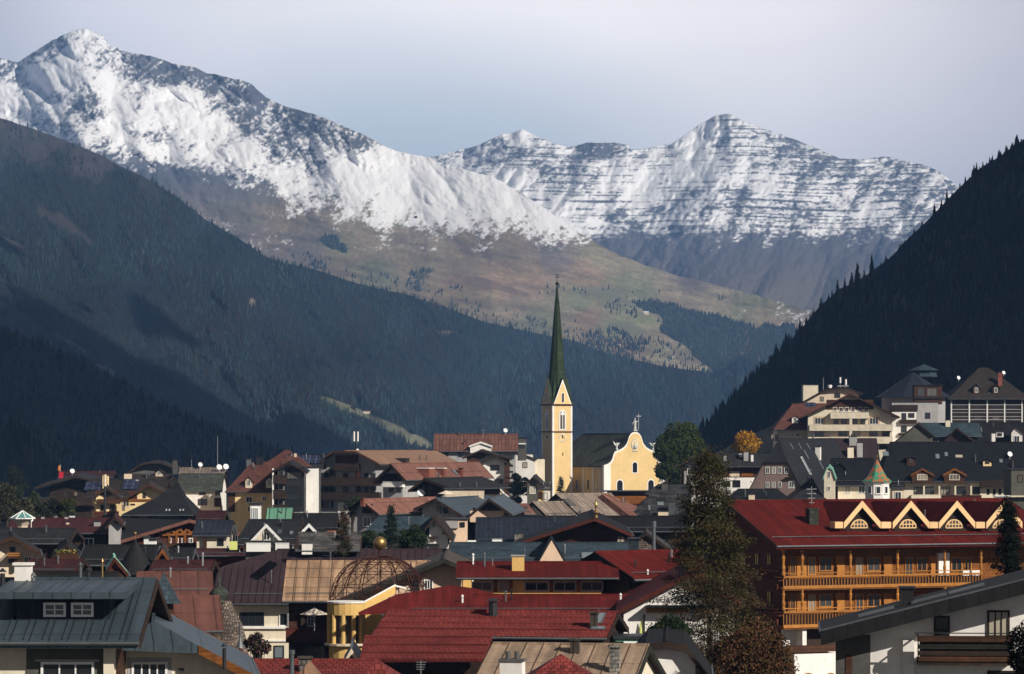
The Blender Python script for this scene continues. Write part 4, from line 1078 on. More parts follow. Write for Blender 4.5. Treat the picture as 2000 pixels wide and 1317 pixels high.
    for x in (1100, 1114, 1139, 1159, 1172):
        h.panel('L', x - 2.6, 914, x + 2.6, 985, .12, 'ivory_plaster', 'pilaster')
    for x in (1127, 1149, 1165.5):
        q = hitp(x, 950, pl, nl); k = F / q.y; arch(Vector((q.x, q.y, 0)), 937, 956, 3.2, 0, h.root, nl, rl, sc=k, cs=.52, fr='ivory_plaster', gl='glass')
    h.panel('L', 1088, 911.5, 1178, 914.5, .22, 'ivory_plaster', 'cornice')
    # ---- tower
    Cn = Vector(((1079 - 1000) / 8.7, F / 8.7, 0)); nR = Vector((.46, -.888, 0)); nL = Vector((-.888, -.46, 0)); hR = Z.cross(nR); w = 5.05
    g = h.base; ctr = Cn + (hR - nL * 0) * w / 2 - nR * w / 2
    ctr = Cn + hR * w / 2 - nR * w / 2
    zz = lambda py: CZ - (py - HY) / 8.68
    mb = MB(); mb.box(Vector((Cn.x, Cn.y, g)), hR * w, -nR * w, Z * (zz(791) - g)); tw = mb.build('tower', 'church_yellow', h.root)
    for nn, nm in ((nR, 'R'), (nL, 'L')):
        rr = Z.cross(nn); fc = ctr + nn * w / 2
        a = fc - rr * w / 2
        mb = MB()
        for q in (0, w - .42): mb.box(Vector((a.x, a.y, g)) + rr * q, rr * .42, nn * .05, Z * (zz(793) - g))
        mb.build('tower_quoins', 'white_plaster', tw)
        mb = MB()
        for y, hgt, o_ in ((844.5, .22, .22), (792, .28, .28)): mb.box(Vector((a.x, a.y, zz(y))) - rr * .2, rr * (w + .4), nn * o_, Z * hgt)
        mb.build('tower_cornice', 'rust_iron', tw)
        ax = Vector((fc.x, fc.y, 0))
        arch(ax, 803, 838, 10, .02, tw, nn, rr, name='belfry_window', sc=8.68, cs=1.0, wf=1.55)
        mb = MB(); W = 10 / 8.68 / 2
        mb.box(ax + nn * .09 - rr * .07 + Z * zz(838), rr * .14, nn * .06, Z * (zz(806) - zz(838)))
        for sg in (-1, 1): mb.prism([ax + nn * .1 + rr * (sg * W / 2 + W * .42 * math.cos(i * .785)) + Z * (zz(809) + W * .42 * math.sin(i * .785)) for i in range(8)], nn * .03)
        mb.prism([ax + nn * .1 + rr * (W * .5 * math.cos(i * .785)) + Z * (zz(805.5) + W * .5 * math.sin(i * .785)) for i in range(8)], nn * .03)
        mb.build('tracery', 'white_plaster', tw)
        # clock
        mb = MB(); cc = ax + nn * .06 + Z * zz(855)
        for i in range(12):
            a_ = i * math.pi / 6; d = rr * math.sin(a_) + Z * math.cos(a_); mb.bar(cc + d * .62, cc + d * .95, .07 if i % 3 else .1, nn)
        mb.m = 1; mb.bar(cc + nn * .03 - Z * .15, cc + Z * .8 + nn * .03, .06, nn); mb.bar(cc + nn * .04, cc + nn * .04 + rr * .45 + Z * .25, .06, nn)
        mb.build('clock_face', ['white_paint', 'dark_metal'], tw)
        if nm == 'R': arch(ax + rr * .1, 884, 890, 1.6, .02, tw, nn, rr, name='slit_window', sc=8.68, cs=1, fr='yellow_plaster')
    # spire: slender octagonal helm growing out of four steep gables
    c = Vector((ctr.x, ctr.y, 0)); zb = zz(792); za = zz(556)
    mb = MB(); rot = math.atan2(nR.y, nR.x) + .3927
    mb.lathe(c + Z * zb, [(3.0, 0), (1.78, zz(724) - zb), (1.15, zz(660) - zb), (.62, zz(600) - zb), (.10, za - zb)], 8, rot)
    # corner broaches run from the eave corners up into the octagon
    for sa in (-1, 1):
        for sb in (-1, 1):
            k_ = c + (nR * sa + hR * sb) * (w / 2 + .25) + Z * (zb + .02); t_ = c + (nR * sa + hR * sb).normalized() * 1.2 + Z * zz(718)
            mb.face([k_, c + nR * sa * (w / 2 - .2) + Z * zb, t_]); mb.face([k_, t_, c + hR * sb * (w / 2 - .2) + Z * zb])
    # steep gable roofs
    for nn in (nR, -nR, nL, -nL):
        rr = Z.cross(nn); e = w / 2 + .3; ap = c + nn * (w / 2 + .15) + Z * (zz(739)); inn = c + Z * zz(735)
        for sg in (-1, 1):
            f0 = c + nn * (w / 2 + .15) + rr * sg * e + Z * zb
            q = [f0, ap, inn, c + rr * sg * 1.2 + nn * .3 + Z * zz(760)] if sg > 0 else [c + rr * sg * 1.2 + nn * .3 + Z * zz(760), inn, ap, f0]
            mb.face(q[:3]); mb.face([q[0], q[2], q[3]])
    sp = mb.build('spire', 'spire_green', h.root)
    for nn in (nR, nL):
        rr = Z.cross(nn); e = w / 2 - .45; fc = c + nn * (w / 2 + .02)
        mb = MB(); mb.m = 0; mb.prism([fc - rr * (e + .3) + Z * zb, fc + rr * (e + .3) + Z * zb, fc + Z * zz(741)], nn * .16)
        mb.m = 1; mb.prism([fc - rr * (e - .05) + Z * (zb + .3) + nn * .14, fc + rr * (e - .05) + Z * (zb + .3) + nn * .14, fc + Z * zz(747) + nn * .14], nn * .06); mb.build('spire_gable', ['white_plaster', 'church_yellow'], h.root)
        arch(fc, 768, 786, 4.2, .21, tw, nn, rr, name='gable_window', sc=8.68, cs=1, wf=1.5)
    for nn in (nR, nL, -nR, -nL):
        mb = MB(); t_ = c + nn * (w / 2 + .1) + Z * zz(741); mb.tube(t_, t_ + Z * 1.6, .05, n=5); mb.ball(t_ + Z * 1.3, .15, 6, 4); mb.build('gable_finial', 'dark_metal', sp)
    mb = MB(); t_ = c + Z * za; mb.tube(t_ - Z * .5, t_ + Z * 2.6, .06, n=6); mb.ball(t_ + Z * .3, .42, 10, 6); mb.bar(t_ + Z * 1.7 - hR * .55, t_ + Z * 1.7 + hR * .55, .06); mb.bar(t_ + Z * 2.15 - hR * .3, t_ + Z * 2.15 + hR * .3, .05)
    mb.build('cross', 'dark_metal', sp)
church()

# ---- upper right hillside hotels
h = H_('hotel', 'brown hip-roofed hillside house with open wooden storey behind white posts', (1912, 719, 8.2), (1932, 8.2), s_=9, ey=779, hip=(8.5, 8.5), roof='brown_tile', wall='dark_wood', oe=1.2, og=1.2, cat='hotel')
for x in (1858, 1893, 1928, 1962, 1996): h.panel('R', x - 1.2, 782, x + 1.2, 828, .25, 'white_paint', 'post')
for y in (791, 800, 806, 814, 820): h.panel('R', 1857, y - .6, 1997, y + .6, .15, 'grey_plaster', 'rail')
h.wins('R', [1875, 1910, 1945, 1980], [797, 817], 14, 9, frame='brown_paint')
for x in (1907, 1945): h.dormer(x, 751, 17, 769, wall='brown_wood', roof='brown_tile', frame='white_paint', pitch=1.1)
h.chim(1953, 752, 8, 727, 'brick_red'); h.dish(1960, 735); h.dish(1872, 745)
rt, c, r = pyramid('hotel', 'pale hillside building under a wide blue-grey octagonal two-tier roof', 1784, 727, 8.4, 156, 777, 'navy_metal', 'grey_plaster', 'hotel', n=8, bodyw=128, base=835)  # white walls given grey plaster: their shade is put into the colour
mb = MB(); c2 = P(1804, 724, 8.3); mb.lathe(c2, [(3.4, -1.5), (2.9, -.2), (3.9, 0), (0.1, 1.5)], 8, .39); mb.build('lantern', 'blue_slate', rt)
fl = flat('', '', 1786, 1840, 753, 8.9, 4, 'brown_wood', base=790, par=rt, over=.3); fl.win(1792, 758, 1806, 774, frame='brown_paint'); fl.win(1810, 758, 1830, 774, frame='dark_metal', glass='glass'); 
fl.panel(1786, 776, 1840, 779, .3, 'dark_metal', 'rail')
fb = flat('', '', 1742, 1832, 786, 9.0, 5, 'grey_plaster', base=840, par=rt); fb.panel(1744, 791, 1792, 802, .5, 'dark_wood', 'balcony')  # lower block greyed too, shade painted into its walls
for x in (1763, 1779, 1812): fb.win(x - 5, 806, x + 5, 818, frame='dark_metal')
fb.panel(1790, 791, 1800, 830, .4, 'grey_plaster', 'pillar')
b = flat('hotel_annex', 'plain white block squeezed behind the right eave of the cream hotel', 1742, 1790, 804, 9.3, 8, 'white_plaster', base=890)
b.win(1761, 807, 1770, 820, frame='dark_metal'); b.win(1774, 807, 1786, 816, frame='dark_metal'); b.panel(1757, 820, 1790, 828, .7, 'dark_wood', 'balcony'); b.win(1760, 832, 1771, 845, frame='dark_metal', glass='glass'); b.panel(1755, 846, 1784, 851, .6, 'dark_wood', 'balcony')

h = H_('hotel', 'big cream alpine hotel with stacked balconies and wide brown gable on the right', (1660, 769, 9.5), (1644, 8.4), eL=(1563, 815), eR=(1757, 814), roof='rust_tile', wall='ivory_plaster', fascia='brown_wood', og=1.5, oe=1.6, cat='hotel', t=.35)
h.panel('0', 1614, 781, 1706, 800, .08, 'brown_wood', 'gable_boarding')
for (x0, x1, y0, y1) in ((1622, 1697, 806, 816), (1581, 1744, 830, 840), (1622, 1744, 854, 865)):
    h.balcony('0', x0, y0, x1, y1, 1.3, 'ivory_plaster', rail='ivory_plaster')
    for xx in range(int(x0) + 12, int(x1), 22): h.panel('0', xx - 4, y0 + 3, xx + 4, y1 - 3, .02, 'cream_plaster', 'balcony_panel', off=1.31)
h.wins('0', [1631, 1643, 1654, 1666, 1680, 1692], [800], 8, 9, glass='glass')
for x in (1600, 1707): h.win('0', x - 9, 816, x + 9, 829, nx=3, surround='honey_wood')
for x in (1633, 1648, 1670, 1685): h.win('0', x - 5, 817, x + 5, 829, frame='brown_paint')
for x in (1600, 1646, 1672, 1706, 1730): h.win('0', x - 8, 842, x + 8, 853, frame='brown_paint', nx=3)
for x in (1612, 1650, 1690, 1725): h.win('0', x - 8, 868, x + 8, 878, frame='brown_paint', nx=3, glass='glass')
h.panel('0', 1659, 806, 1664, 880, 1.25, 'ivory_plaster', 'pillar')
w = H_('hotel_wing', 'brown-tiled lower wing left of the cream hotel gable', (1548, 789, 9.2), (1640, 9.2), s_=6.5, ey=838, hip=(4.5, 0), roof='rust_tile', wall='ivory_plaster', oe=.9, cat='hotel')
w.dormer(1553, 813, 17, 826, roof='rust_tile', wall='white_plaster', pitch=.5); w.win('R', 1543, 846, 1550, 856); w.win('R', 1555, 846, 1562, 856); w.panel('R', 1536, 852, 1568, 858, .6, 'ivory_plaster', 'balcony'); w.sky(1583, 791, 20, 8, glass='solar_cell')
for x in (1509, 1517): w.win('R', x - 3, 848, x + 3, 862, frame='brown_paint')
t = H_('hotel_penthouse', 'cream rooftop storey under a shallow brown roof behind the cream hotel ridge', (1643, 757, 8.9), (1635, 8.3), eL=(1560, 789), eR=(1684, 768), prof=[(0, 0), (.35, .06), (1, 1)], roof='rust_tile', wall='cream_plaster', oe=.8, og=1, cat='hotel')
t.win('0', 1630, 768, 1641, 777, frame='brown_paint'); t.win('0', 1602, 775, 1609, 784, frame='brown_paint')
tag(flat('lift_block', 'plain white cube rising above the cream hotel roof', 1569, 1598, 752, 8.7, 4, 'ivory_plaster', base=800).root)
for i, (x, t_, lab) in enumerate(((1608, 738, 'thin whip antenna left of the mast cluster on the hotel'), (1621, 752, 'short white drum antenna on the hotel penthouse roof'), (1641, 737, 'tall white panel antenna above the hotel penthouse'), (1652, 741, 'right white panel antenna above the hotel penthouse'))):
    q = P(x, 762, 8.75); rt = root('antenna_mast', q, lab, 'antenna', 'antennas on the cream hotel roof'); mb = MB(); zt = CZ - (t_ - HY) / 8.75
    mb.tube(q, Vector((q.x, q.y, zt)), .07, n=6); mb.build('mast', 'steel', rt)
    if i: mb = MB(); mb.tube(Vector((q.x, q.y, zt - (1.3 if i != 1 else .7))), Vector((q.x, q.y, zt)), .22 if i != 1 else .4, n=8); mb.bar(q + Z * .9 - Vector((.6, 0, 0)), q + Z * .9 + Vector((.6, 0, 0)), .05); mb.build('panel', 'white_paint', rt)

# rows of dark roofs below them
h = H_('house', 'slate-roofed grey gable house right of the cream hotel', (1793, 826, 10.6), (1806, 9.9), eL=(1748, 862), eR=(1822, 850), roof='slate', wall='olive_plaster', oe=.3, og=.4)
h = H_('house', 'shiny blue-grey metal roof between grey gable and cream chimney', (1795, 827, 10.4), (1912, 10.4), s_=4.5, ey=852, roof='blue_slate', wall='olive_plaster'); h.chim(1851, 832, 9, 820, 'ivory_plaster')
h = H_('house', 'brown-tiled cross gable below the shiny blue-grey roof', (1868, 836, 10.9), (1874, 10.2), eL=(1838, 866), eR=(1906, 864), roof='brown_sheet', wall='brown_sheet'); 
h = H_('house', 'black roof with two narrow skylights at upper right', (1893, 826, 10.2), (2040, 10.2), s_=8, ey=868, roof='black_sheet', wall='dark_plaster'); h.sky(1910, 840, 4, 9); h.sky(1916, 840, 4, 9); h.mast(1940, 833, 826)
tag(flat('rooftop_hut', 'L-shaped white chimney housing on the black roof', 1937, 1944, 846, 10.9, 1.5, 'white_plaster', base=872).root)
flat('rooftop_hut', 'small white box with dark opening beside the white chimney', 1946, 1960, 844, 10.9, 1.5, 'white_plaster', base=854).win(1948, 846, 1957, 852, frame='dark_metal')
h = H_('house', 'tiny white pointed gable at the right edge above black roofs', (1983, 832, 10.9), (1983, 10.3), eL=(1973, 846), eR=(1999, 845), roof='slate', wall='white_plaster', oe=.2, og=.2)
h = H_('hotel', 'wide dark slate hotel with two arched wooden dormers', (1738, 864, 11.6), (2075, 11.6), s_=7, ey=940, hip=(2.5, 0), roof='dark_slate', wall='ivory_plaster', oe=1.0, cat='hotel')
for x in (1801, 1864): h.dormer(x, 916, 46, 941, roof='slate', wall='brown_wood', trim='orange_wood', pitch=.55, frame='ivory_plaster', nx=3)
h.dormer(1779, 893, 22, 908, roof='dark_slate', wall='brown_wood', frame='brown_paint', pitch=.3)
h.sky(1831, 892, 8, 9); h.sky(1848, 888, 7, 8); h.sky(1873, 892, 15, 6, glass='glass_curtain'); h.sky(1730, 887, 12, 9); h.dish(1972, 897); h.sky(1955, 901, 7, 7)
h.dormer(1928, 897, 22, 909, roof='dark_slate', wall='straw_plaster', frame='brown_paint', pitch=.5); h.pipe(1905, 902, 890); h.pipe(1978, 915, 902)
for x0, x1 in ((1785, 1800), (1806, 1824), (1836, 1855), (1868, 1886), (1898, 1914)): h.win('R', x0, 951, x1, 966, frame='dark_metal', nx=3)
for x in (1803, 1833, 1864, 1895): h.panel('R', x - 1.5, 949, x + 1.5, 967, 1.2, 'ivory_plaster', 'pillar')
h.balcony('R', 1780, 967, 1838, 977, 1.2, 'ivory_plaster'); h.balcony('R', 1838, 968, 1917, 979, 1.2, 'red_wood'); h.balcony('R', 1916, 938, 1991, 950, 1.2, 'dark_wood')
for x in (1930, 1942, 1953, 1964, 1976): h.win('R', x - 2.5, 955, x + 2.5, 966, frame='dark_metal')
b = flat('house', 'grey rendered house corner at the right edge below the slate hotel', 1975, 2060, 918, 12.3, 8, 'olive_plaster', base=1000); b.win(1988, 928, 1998, 942, frame='brown_paint'); b.panel(1972, 968, 2050, 971, .8, 'ivory_plaster', 'balcony')
tag(flat('awning', 'bright white flat awning below the slate hotel at right', 1945, 1971, 970, 13, 2.0, 'steel', base=973, cap='white_paint', cat='awning').root)

# pink house with jerkin-head roof
h = H_('house', 'old pink house with clipped steep gable and white-framed windows', (1514, 857, 12.4), (1630, 11.4), eL=(1456, 970), eR=(1574, 970), hip=(3.2, 0), hipf=.4, roof='slate', wall='pink_plaster', fascia='slate', oe=.25, og=.3, t=.2)
h.wins('0', [1499, 1511.5, 1523, 1536], [919], 8, 13, glass='glass'); h.wins('0', [1499, 1511, 1523], [947], 7, 11); h.win('0', 1541, 941, 1551, 952, nx=2, ny=2, surround='white_plaster'); h.panel('0', 1535, 932, 1555, 935, .4, 'brown_tile', 'door_canopy')
h.chim(1598, 893, 12, 872, 'white_plaster'); h.sky(1574, 910, 16, 14, frame='white_paint'); h.sky(1574, 888, 7, 7); h.sky(1603, 908, 6, 7); h.sky(1546, 872, 5, 5); h.sky(1562, 872, 5, 5); h.sky(1578, 872, 5, 5); h.mast(1583, 945, 915, arms=2)
h = H_('house', 'brown-roofed house with three pale chimneys behind the pink house', (1592, 857, 11.0), (1712, 11.0), s_=5.5, ey=903, roof='brown_sheet', wall='dark_plaster'); h.chim(1661, 891, 12, 873, 'ivory_plaster'); h.chim(1679, 890, 11, 864, 'grey_plaster'); h.chim(1666, 866, 15, 852, 'grey_plaster', pot=2); h.pipe(1588, 862, 848, .15)
h = H_('house', 'dark slate house between the pink house and the green-tiled turret', (1622, 896, 12.3), (1706, 12.3), s_=5, ey=948, roof='dark_slate', wall='ivory_plaster'); h.dormer(1640, 905, 26, 925, roof='dark_slate', wall='dark_slate', win=False, pitch=.9)
h = H_('house', 'narrow pale house with green-capped arched gable left of the turret', (1620, 910, 12.9), (1622, 12.2), eL=(1607, 935), eR=(1633, 935), prof=[(0, 0), (.45, .2), (1, 1)], roof='verdigris', wall='ivory_plaster', oe=.2, og=.2, fascia='verdigris'); h.win('0', 1617, 921, 1622, 933, frame='white_paint'); h.win('0', 1616, 950, 1622, 958)
rt, c, r = pyramid('turret', 'white octagonal turret with green and orange lozenge-tiled cone roof', 1713, 897, 13.4, 62, 941, 'lozenge_tiles', 'white_plaster', 'turret', n=8, bodyw=48, base=1000, flare=1, ball=.14)
for i in range(8):
    a = .3927 + 6.2832 * (i + .5) / 8; n = Vector((math.cos(a), math.sin(a), 0))
    if n.y < .2: R_ = 48 / 13.4 / 2 * .924; window(rt, c + n * R_ - Z.cross(n) * .36 - Z * 1.75, Z.cross(n), n, .72, 1.1, 'white_paint', 1, 1, 'glass', True)
mb = MB(); mb.lathe(c - Z * .35, [(24 / 13.4 + .02, 0), (r - .12, .3)], 8, .3927); mb.build('cornice', 'white_plaster', rt)
h = H_('house', 'cream annex right of the turret with small dark canopy', (1738, 944, 13.2), (1766, 13.2), s_=1.6, ey=952, roof='black_sheet', wall='cream_plaster', oe=.3, og=.2)
h = H_('house', 'low slate-roofed house in front of the pink house', (1440, 956, 13.8), (1520, 13.8), s_=4.5, ey=982, hip=(2, 2), roof='slate', wall='dark_plaster'); h.chim(1468, 979, 12, 965, 'cream_plaster'); h.sky(1423, 962, 8, 8); h.pipe(1455, 970, 958)
h = H_('house', 'charcoal hip roof left of the turret base', (1568, 957, 13.9), (1584, 13.9), s_=4, ey=980, hip=(2.5, 2.5), roof='charcoal_sheet', wall='dark_plaster')
h = H_('house', 'dark-roofed chalet with brown upper floor and white ground floor beside the yellow tree', (1378, 887, 11.4), (1505, 11.4), s_=5, ey=911, hip=(3.5, 0), roof='charcoal_sheet', wall='white_plaster', oe=1.2)
h.panel('R', 1395, 913, 1500, 932, .1, 'brown_wood'); h.panel('R', 1425, 921, 1444, 931, .14, 'cream_plaster'); h.panel('R', 1448, 922, 1470, 931, .16, 'orange_wood')
h.win('R', 1411, 938, 1427, 951, frame='grey_plaster'); h.win('R', 1431, 938, 1446, 952, frame='dark_metal')
h.chim(1416, 899, 6, 889, 'grey_plaster'); h.chim(1457, 899, 9, 882, 'grey_plaster', pot=1); h.chim(1469, 901, 5, 887, 'white_plaster'); h.chim(1446, 893, 6, 884, 'grey_plaster')
h = H_('house', 'shadowed dark gable house left of the chalet beside the yellow tree', (1372, 886, 11.0), (1378, 10.4), eL=(1318, 912), eR=(1405, 906), roof='black_sheet', wall='dark_wood', oe=1, og=1.2); h.panel('0', 1336, 920, 1341, 950, .3, 'grey_plaster', 'post')

# ---- centre back
b = flat('hotel', 'white block with dark vertical window strip left of the church tower', 1004, 1041, 887, 9.2, 10, 'white_plaster', base=990, cat='hotel'); b.win(1014, 898, 1025, 908, frame='dark_metal'); b.panel(1031, 896, 1037, 934, .05, 'dark_metal'); b.panel(1014, 911, 1024, 918, .3, 'grey_plaster', 'balcony'); b.win(1014, 918, 1023, 926, frame='dark_metal')
b = flat('hotel_annex', 'low windowless cream block touching the tower', 1038, 1064, 896, 9.3, 8, 'ivory_plaster', base=990)
h = H_('house', 'small brown gable roof on top of the white block', (1012, 883, 9.4), (1006, 8.9), eL=(1003, 892), eR=(1048, 897), roof='brown_tile', wall='white_plaster', og=.3, oe=.3)
h = H_('hotel', 'copper-roofed hotel with white arched dormer behind the village', (848, 848, 9.6), (1012, 9.6), s_=6.5, ey=881, roof='copper_brown', wall='grey_plaster', oe=.8, og=.5, cat='hotel'); 
h.dormer(939, 864, 46, 882, wall='white_plaster', roof='copper_brown', trim='white_plaster', pitch=.35, win=False)
for x in (927, 952): h.win('R', x - 4, 872, x + 4, 879, frame='dark_metal', off=1.6) if False else None
h.mast(944, 852, 838, arms=1); h.dish(987, 849); h.pipe(897, 851, 843); h.chim(908, 868, 5, 862, 'brick_red')
for x in (870, 900, 975, 1000): h.win('R', x - 5, 884, x + 5, 893, frame='dark_metal')
b = flat('stair_tower', 'dark glazed stair block at the right end of the copper hotel', 1011, 1028, 856, 9.5, 5, 'dark_plaster', base=900); b.panel(1012, 866, 1027, 868, .3, 'white_paint', 'rail'); b.win(1013, 869, 1025, 876, frame='dark_metal')
h = H_('house', 'dark timber gable in front of the copper hotel', (938, 879, 10.6), (946, 9.9), eL=(903, 894), eR=(1000, 896), roof='charcoal_sheet', wall='brown_wood', og=1.2)
h = H_('house', 'pinkish white house with dark gable and side balconies left of the church', (965, 889, 11.8), (958, 10.8), eL=(930, 908), eR=(998, 906), roof='charcoal_sheet', wall='white_plaster', og=1.4, oe=1.1, fascia='dark_wood')
h.win('0', 966, 936, 983, 947, frame='brown_paint', nx=3); h.win('0', 958, 908, 975, 919, frame='dark_metal'); 
for y in (910, 922, 934, 944): h.panel('0', 986, y - 2, 1002, y + 2, 1.4, 'dark_wood', 'balcony')
h = H_('chapel_front', 'small straw-yellow house with curved white-edged gable', (969, 950, 13.4), (958, 12.4), eL=(944, 968), eR=(994, 970), prof=[(0, 0), (.3, .12), (.55, .55), (.75, .75), (1, 1)], roof='charcoal_sheet', wall='straw_plaster', fascia='white_plaster', og=.1, oe=.3, t=.12, cat='house')
h.win('0', 967, 955, 972, 964, frame='white_paint', ny=2)
h = H_('house', 'little brown gable roof at the foot of the church tower', (1042, 930, 11.6), (1048, 11), eL=(1020, 951), eR=(1060, 947), roof='brown_tile', wall='olive_plaster')
h = H_('house', 'small yellow and white gatehouse at the tower foot', (1048, 946, 12.3), (1078, 12.3), s_=1.8, ey=954, roof='brown_tile', wall='straw_plaster', oe=.2, og=.3); h.panel('R', 1063, 953, 1074, 990, .06, 'white_plaster', 'pilaster'); h.panel('R', 1050, 960, 1060, 975, .04, 'brown_wood', 'door')
b = flat('pavilion', 'long flat dark canopy over brown timber in front of the church', 1188, 1268, 961, 12.8, 7, 'brown_wood', base=1010, cat='pavilion', over=.8); b.panel(1192, 969, 1262, 984, .1, 'orange_wood')
for x in (1200, 1212, 1224, 1236, 1248): b.win(x - 4, 973, x + 4, 982, frame='brown_paint', nx=1)
h = H_('house', 'grey shingled roof right of the church facade foot', (1284, 947, 13.4), (1350, 13.4), s_=3.5, ey=964, hip=(1.8, 0), roof='shingle_dark', wall='dark_wood'); h.chim(1298, 955, 12, 944, 'dark_plaster')
h = H_('house', 'broad grey shingled roof with white-topped chimney', (1270, 966, 14.2), (1345, 14.2), s_=6, ey=1008, hip=(3, 0), roof='shingle_dark', wall='dark_wood'); h.chim(1312, 1002, 13, 979, 'zinc'); h.chim(1295, 1008, 20, 998, 'cream_plaster'); h.sky(1290, 985, 14, 7); h.sky(1268, 993, 5, 10)
h = H_('house', 'weathered copper and grey metal roof with two skylights in the centre', (1086, 965, 14.3), (1194, 14.16), s_=6.5, ey=1008, roof='tan_grey_metal', wall='grey_plaster'); h.sky(1112, 982, 14, 12, glass='glass'); h.sky(1190, 982, 14, 12, glass='glass'); h.pipe(1133, 1003, 998); h.pipe(1120, 1003, 998)
h = H_('house', 'rusty copper hip roof beside the weathered metal roof', (1176, 966, 14.25), (1190, 14.22), s_=6.2, ey=1006, hip=(1, 3), roof='copper_brown', wall='grey_plaster')
h = H_('house', 'low tan metal roof with white left gable', (1040, 981, 15.2), (1100, 15.13), s_=4.2, ey=1009, roof='tan_grey_metal', wall='white_plaster', oe=.4, og=.4)
h = H_('house', 'tiny rust-red roof between blue-grey and tan roofs', (1010, 985, 15.4), (1032, 15.38), s_=2.5, ey=1003, roof='copper_brown', wall='grey_plaster')

# ---- left back rows
h = H_('house', 'long low wine-red roof at the far left of the village', (118, 921, 10.4), (226, 10.4), s_=4, ey=932, roof='wine_sheet', wall='dark_wood'); h.dish(141, 929); h.mast(195, 924, 918)
q = P(118, 945, 10.6); rt = root('banner', q, 'red and orange banner hanging above the far left roofs', 'banner'); mb = MB(); mb.tube(q, Vector((q.x, q.y, CZ - (907 - HY) / 10.6)), .05, n=6); mb.build('pole', 'steel', rt)
mb = MB(); mb.cbox(P(119.5, 938, 10.6), .38, .2, 1.5); mb.build('cloth', 'red_cloth', rt); mb = MB(); mb.lathe(P(115.5, 920, 10.6), [(.25, 0), (.3, .5), (.1, 1.0)], 6); mb.build('cap', 'orange_cloth', rt)
h = H_('house', 'wide black timber gable house at far left', (149, 930, 12), (162, 10.4), eL=(66, 953), eR=(222, 949), roof='charcoal_sheet', wall='dark_wood', og=2, oe=2.5); h.wins('0', [118, 128, 138, 148], [965], 6, 8, frame='brown_paint'); h.balcony('0', 78, 976, 190, 986, 1.3, 'dark_wood')
h = H_('house', 'black-roofed gable house on the left skyline', (298, 902, 10.8), (306, 9.8), eL=(236, 932), eR=(348, 916), prof=[(0, 0), (.35, .12), (1, 1)], roof='charcoal_sheet', wall='dark_plaster', og=1.5, oe=1.5)
h = H_('house', 'brown tiled roof with small cream chimneys on the left skyline', (255, 927, 11.6), (336, 11.6), s_=5, ey=952, roof='brown_tile', wall='dark_plaster'); h.chim(250, 935, 14, 924, 'cream_plaster', cap='brown_tile'); h.dormer(311, 918, 20, 930, wall='cream_plaster', roof='brown_tile', pitch=.7); h.pipe(286, 934, 922); h.pipe(291, 934, 923)
h = H_('house', 'brown gable with small white triangular wall at left', (339, 931, 12.1), (330, 11.2), eL=(308, 958), eR=(354, 946), roof='brown_tile', wall='white_plaster', og=1)
h = H_('house', 'flat grey metal roof with dishes on the left skyline', (352, 914, 11.2), (442, 11.2), s_=3.5, ey=926, roof='tan_grey_metal', wall='dark_plaster'); h.dish(391, 917, .4); h.dish(428, 922, .5); h.dish(441, 921, .5); h.mast(374, 918, 898); h.mast(425, 916, 853, .05); h.chim(342, 921, 9, 898, 'dark_plaster')
h = H_('house', 'white house under a dark green barrel-curved roof', (352, 926, 13), (440, 13), s_=5.5, ey=959, prof=[(0, 0), (.45, .14), (.8, .55), (1, 1)], roof='church_slate', wall='white_plaster', oe=.3, og=.3)
h.win('R', 387, 975, 404, 987, frame='brown_paint'); h.win('R', 389, 961, 402, 967, frame='dark_metal'); h.win('R', 420, 962, 430, 968, frame='dark_metal'); h.panel('R', 419, 973, 432, 990, .5, 'brown_wood', 'balcony')
h = H_('house', 'yellow house under a tall rust-brown hip roof with pale dormers', (492, 903, 13.3), (548, 13.3), s_=6.5, ey=960, hip=(3.4, 0), roof='rust_tile', wall='straw_plaster', oe=.6)
for x in (486, 526): h.dormer(x, 931, 20, 952, wall='cream_plaster', roof='rust_tile', pitch=1.1)
h.win('R', 480, 970, 493, 982); h.win('R', 512, 969, 521, 979); h.win('R', 483, 990, 492, 1000); h.chim(507, 905, 14, 893, 'dark_metal'); h.chim(486, 906, 9, 896, 'zinc'); h.panel('R', 446, 962, 459, 1000, .1, 'brown_wood')
h = H_('house', 'rust-brown pyramid roof with cream chimney on the skyline', (556, 880, 12.4), (566, 12.4), s_=5.5, ey=912, hip=(3.5, 3.5), roof='rust_tile', wall='dark_plaster'); h.chim(577, 892, 5, 884, 'cream_plaster'); h.chim(571, 890, 5, 885, 'white_plaster')
h = H_('house', 'slate roof covered by blue solar panels', (572, 889, 12.3), (634, 12.3), s_=4.5, ey=915, roof='slate', wall='dark_plaster'); h.solar(600, 899, 50, 16); h.pipe(632, 893, 888)
h = H_('apartment_building', 'narrow house with dark green glazed front and side balconies', (564, 902, 13.8), (572, 12.6), eL=(529, 921), eR=(600, 922), roof='charcoal_sheet', wall='grey_plaster', og=1.0, oe=1, cat='apartment building')
h.panel('0', 556, 912, 594, 1000, .08, 'dark_metal')
for y in (922, 948, 974): h.win('0', 560, y, 590, y + 14, frame='dark_metal', nx=4, glass='glass', off=.08)
for y in (929, 958, 987): h.balcony('0', 534, y, 560, y + 14, 1.0, 'dark_wood')
h.panel('0', 532, 915, 535, 990, .9, 'white_plaster', 'wing_wall'); h.wins('0', [549], [922, 950, 980], 9, 12, frame='dark_metal')
b = flat('hotel_annex', 'plain white sunlit wall block left of the balcony hotel', 598, 619, 914, 12.7, 5, 'white_plaster', base=1030)
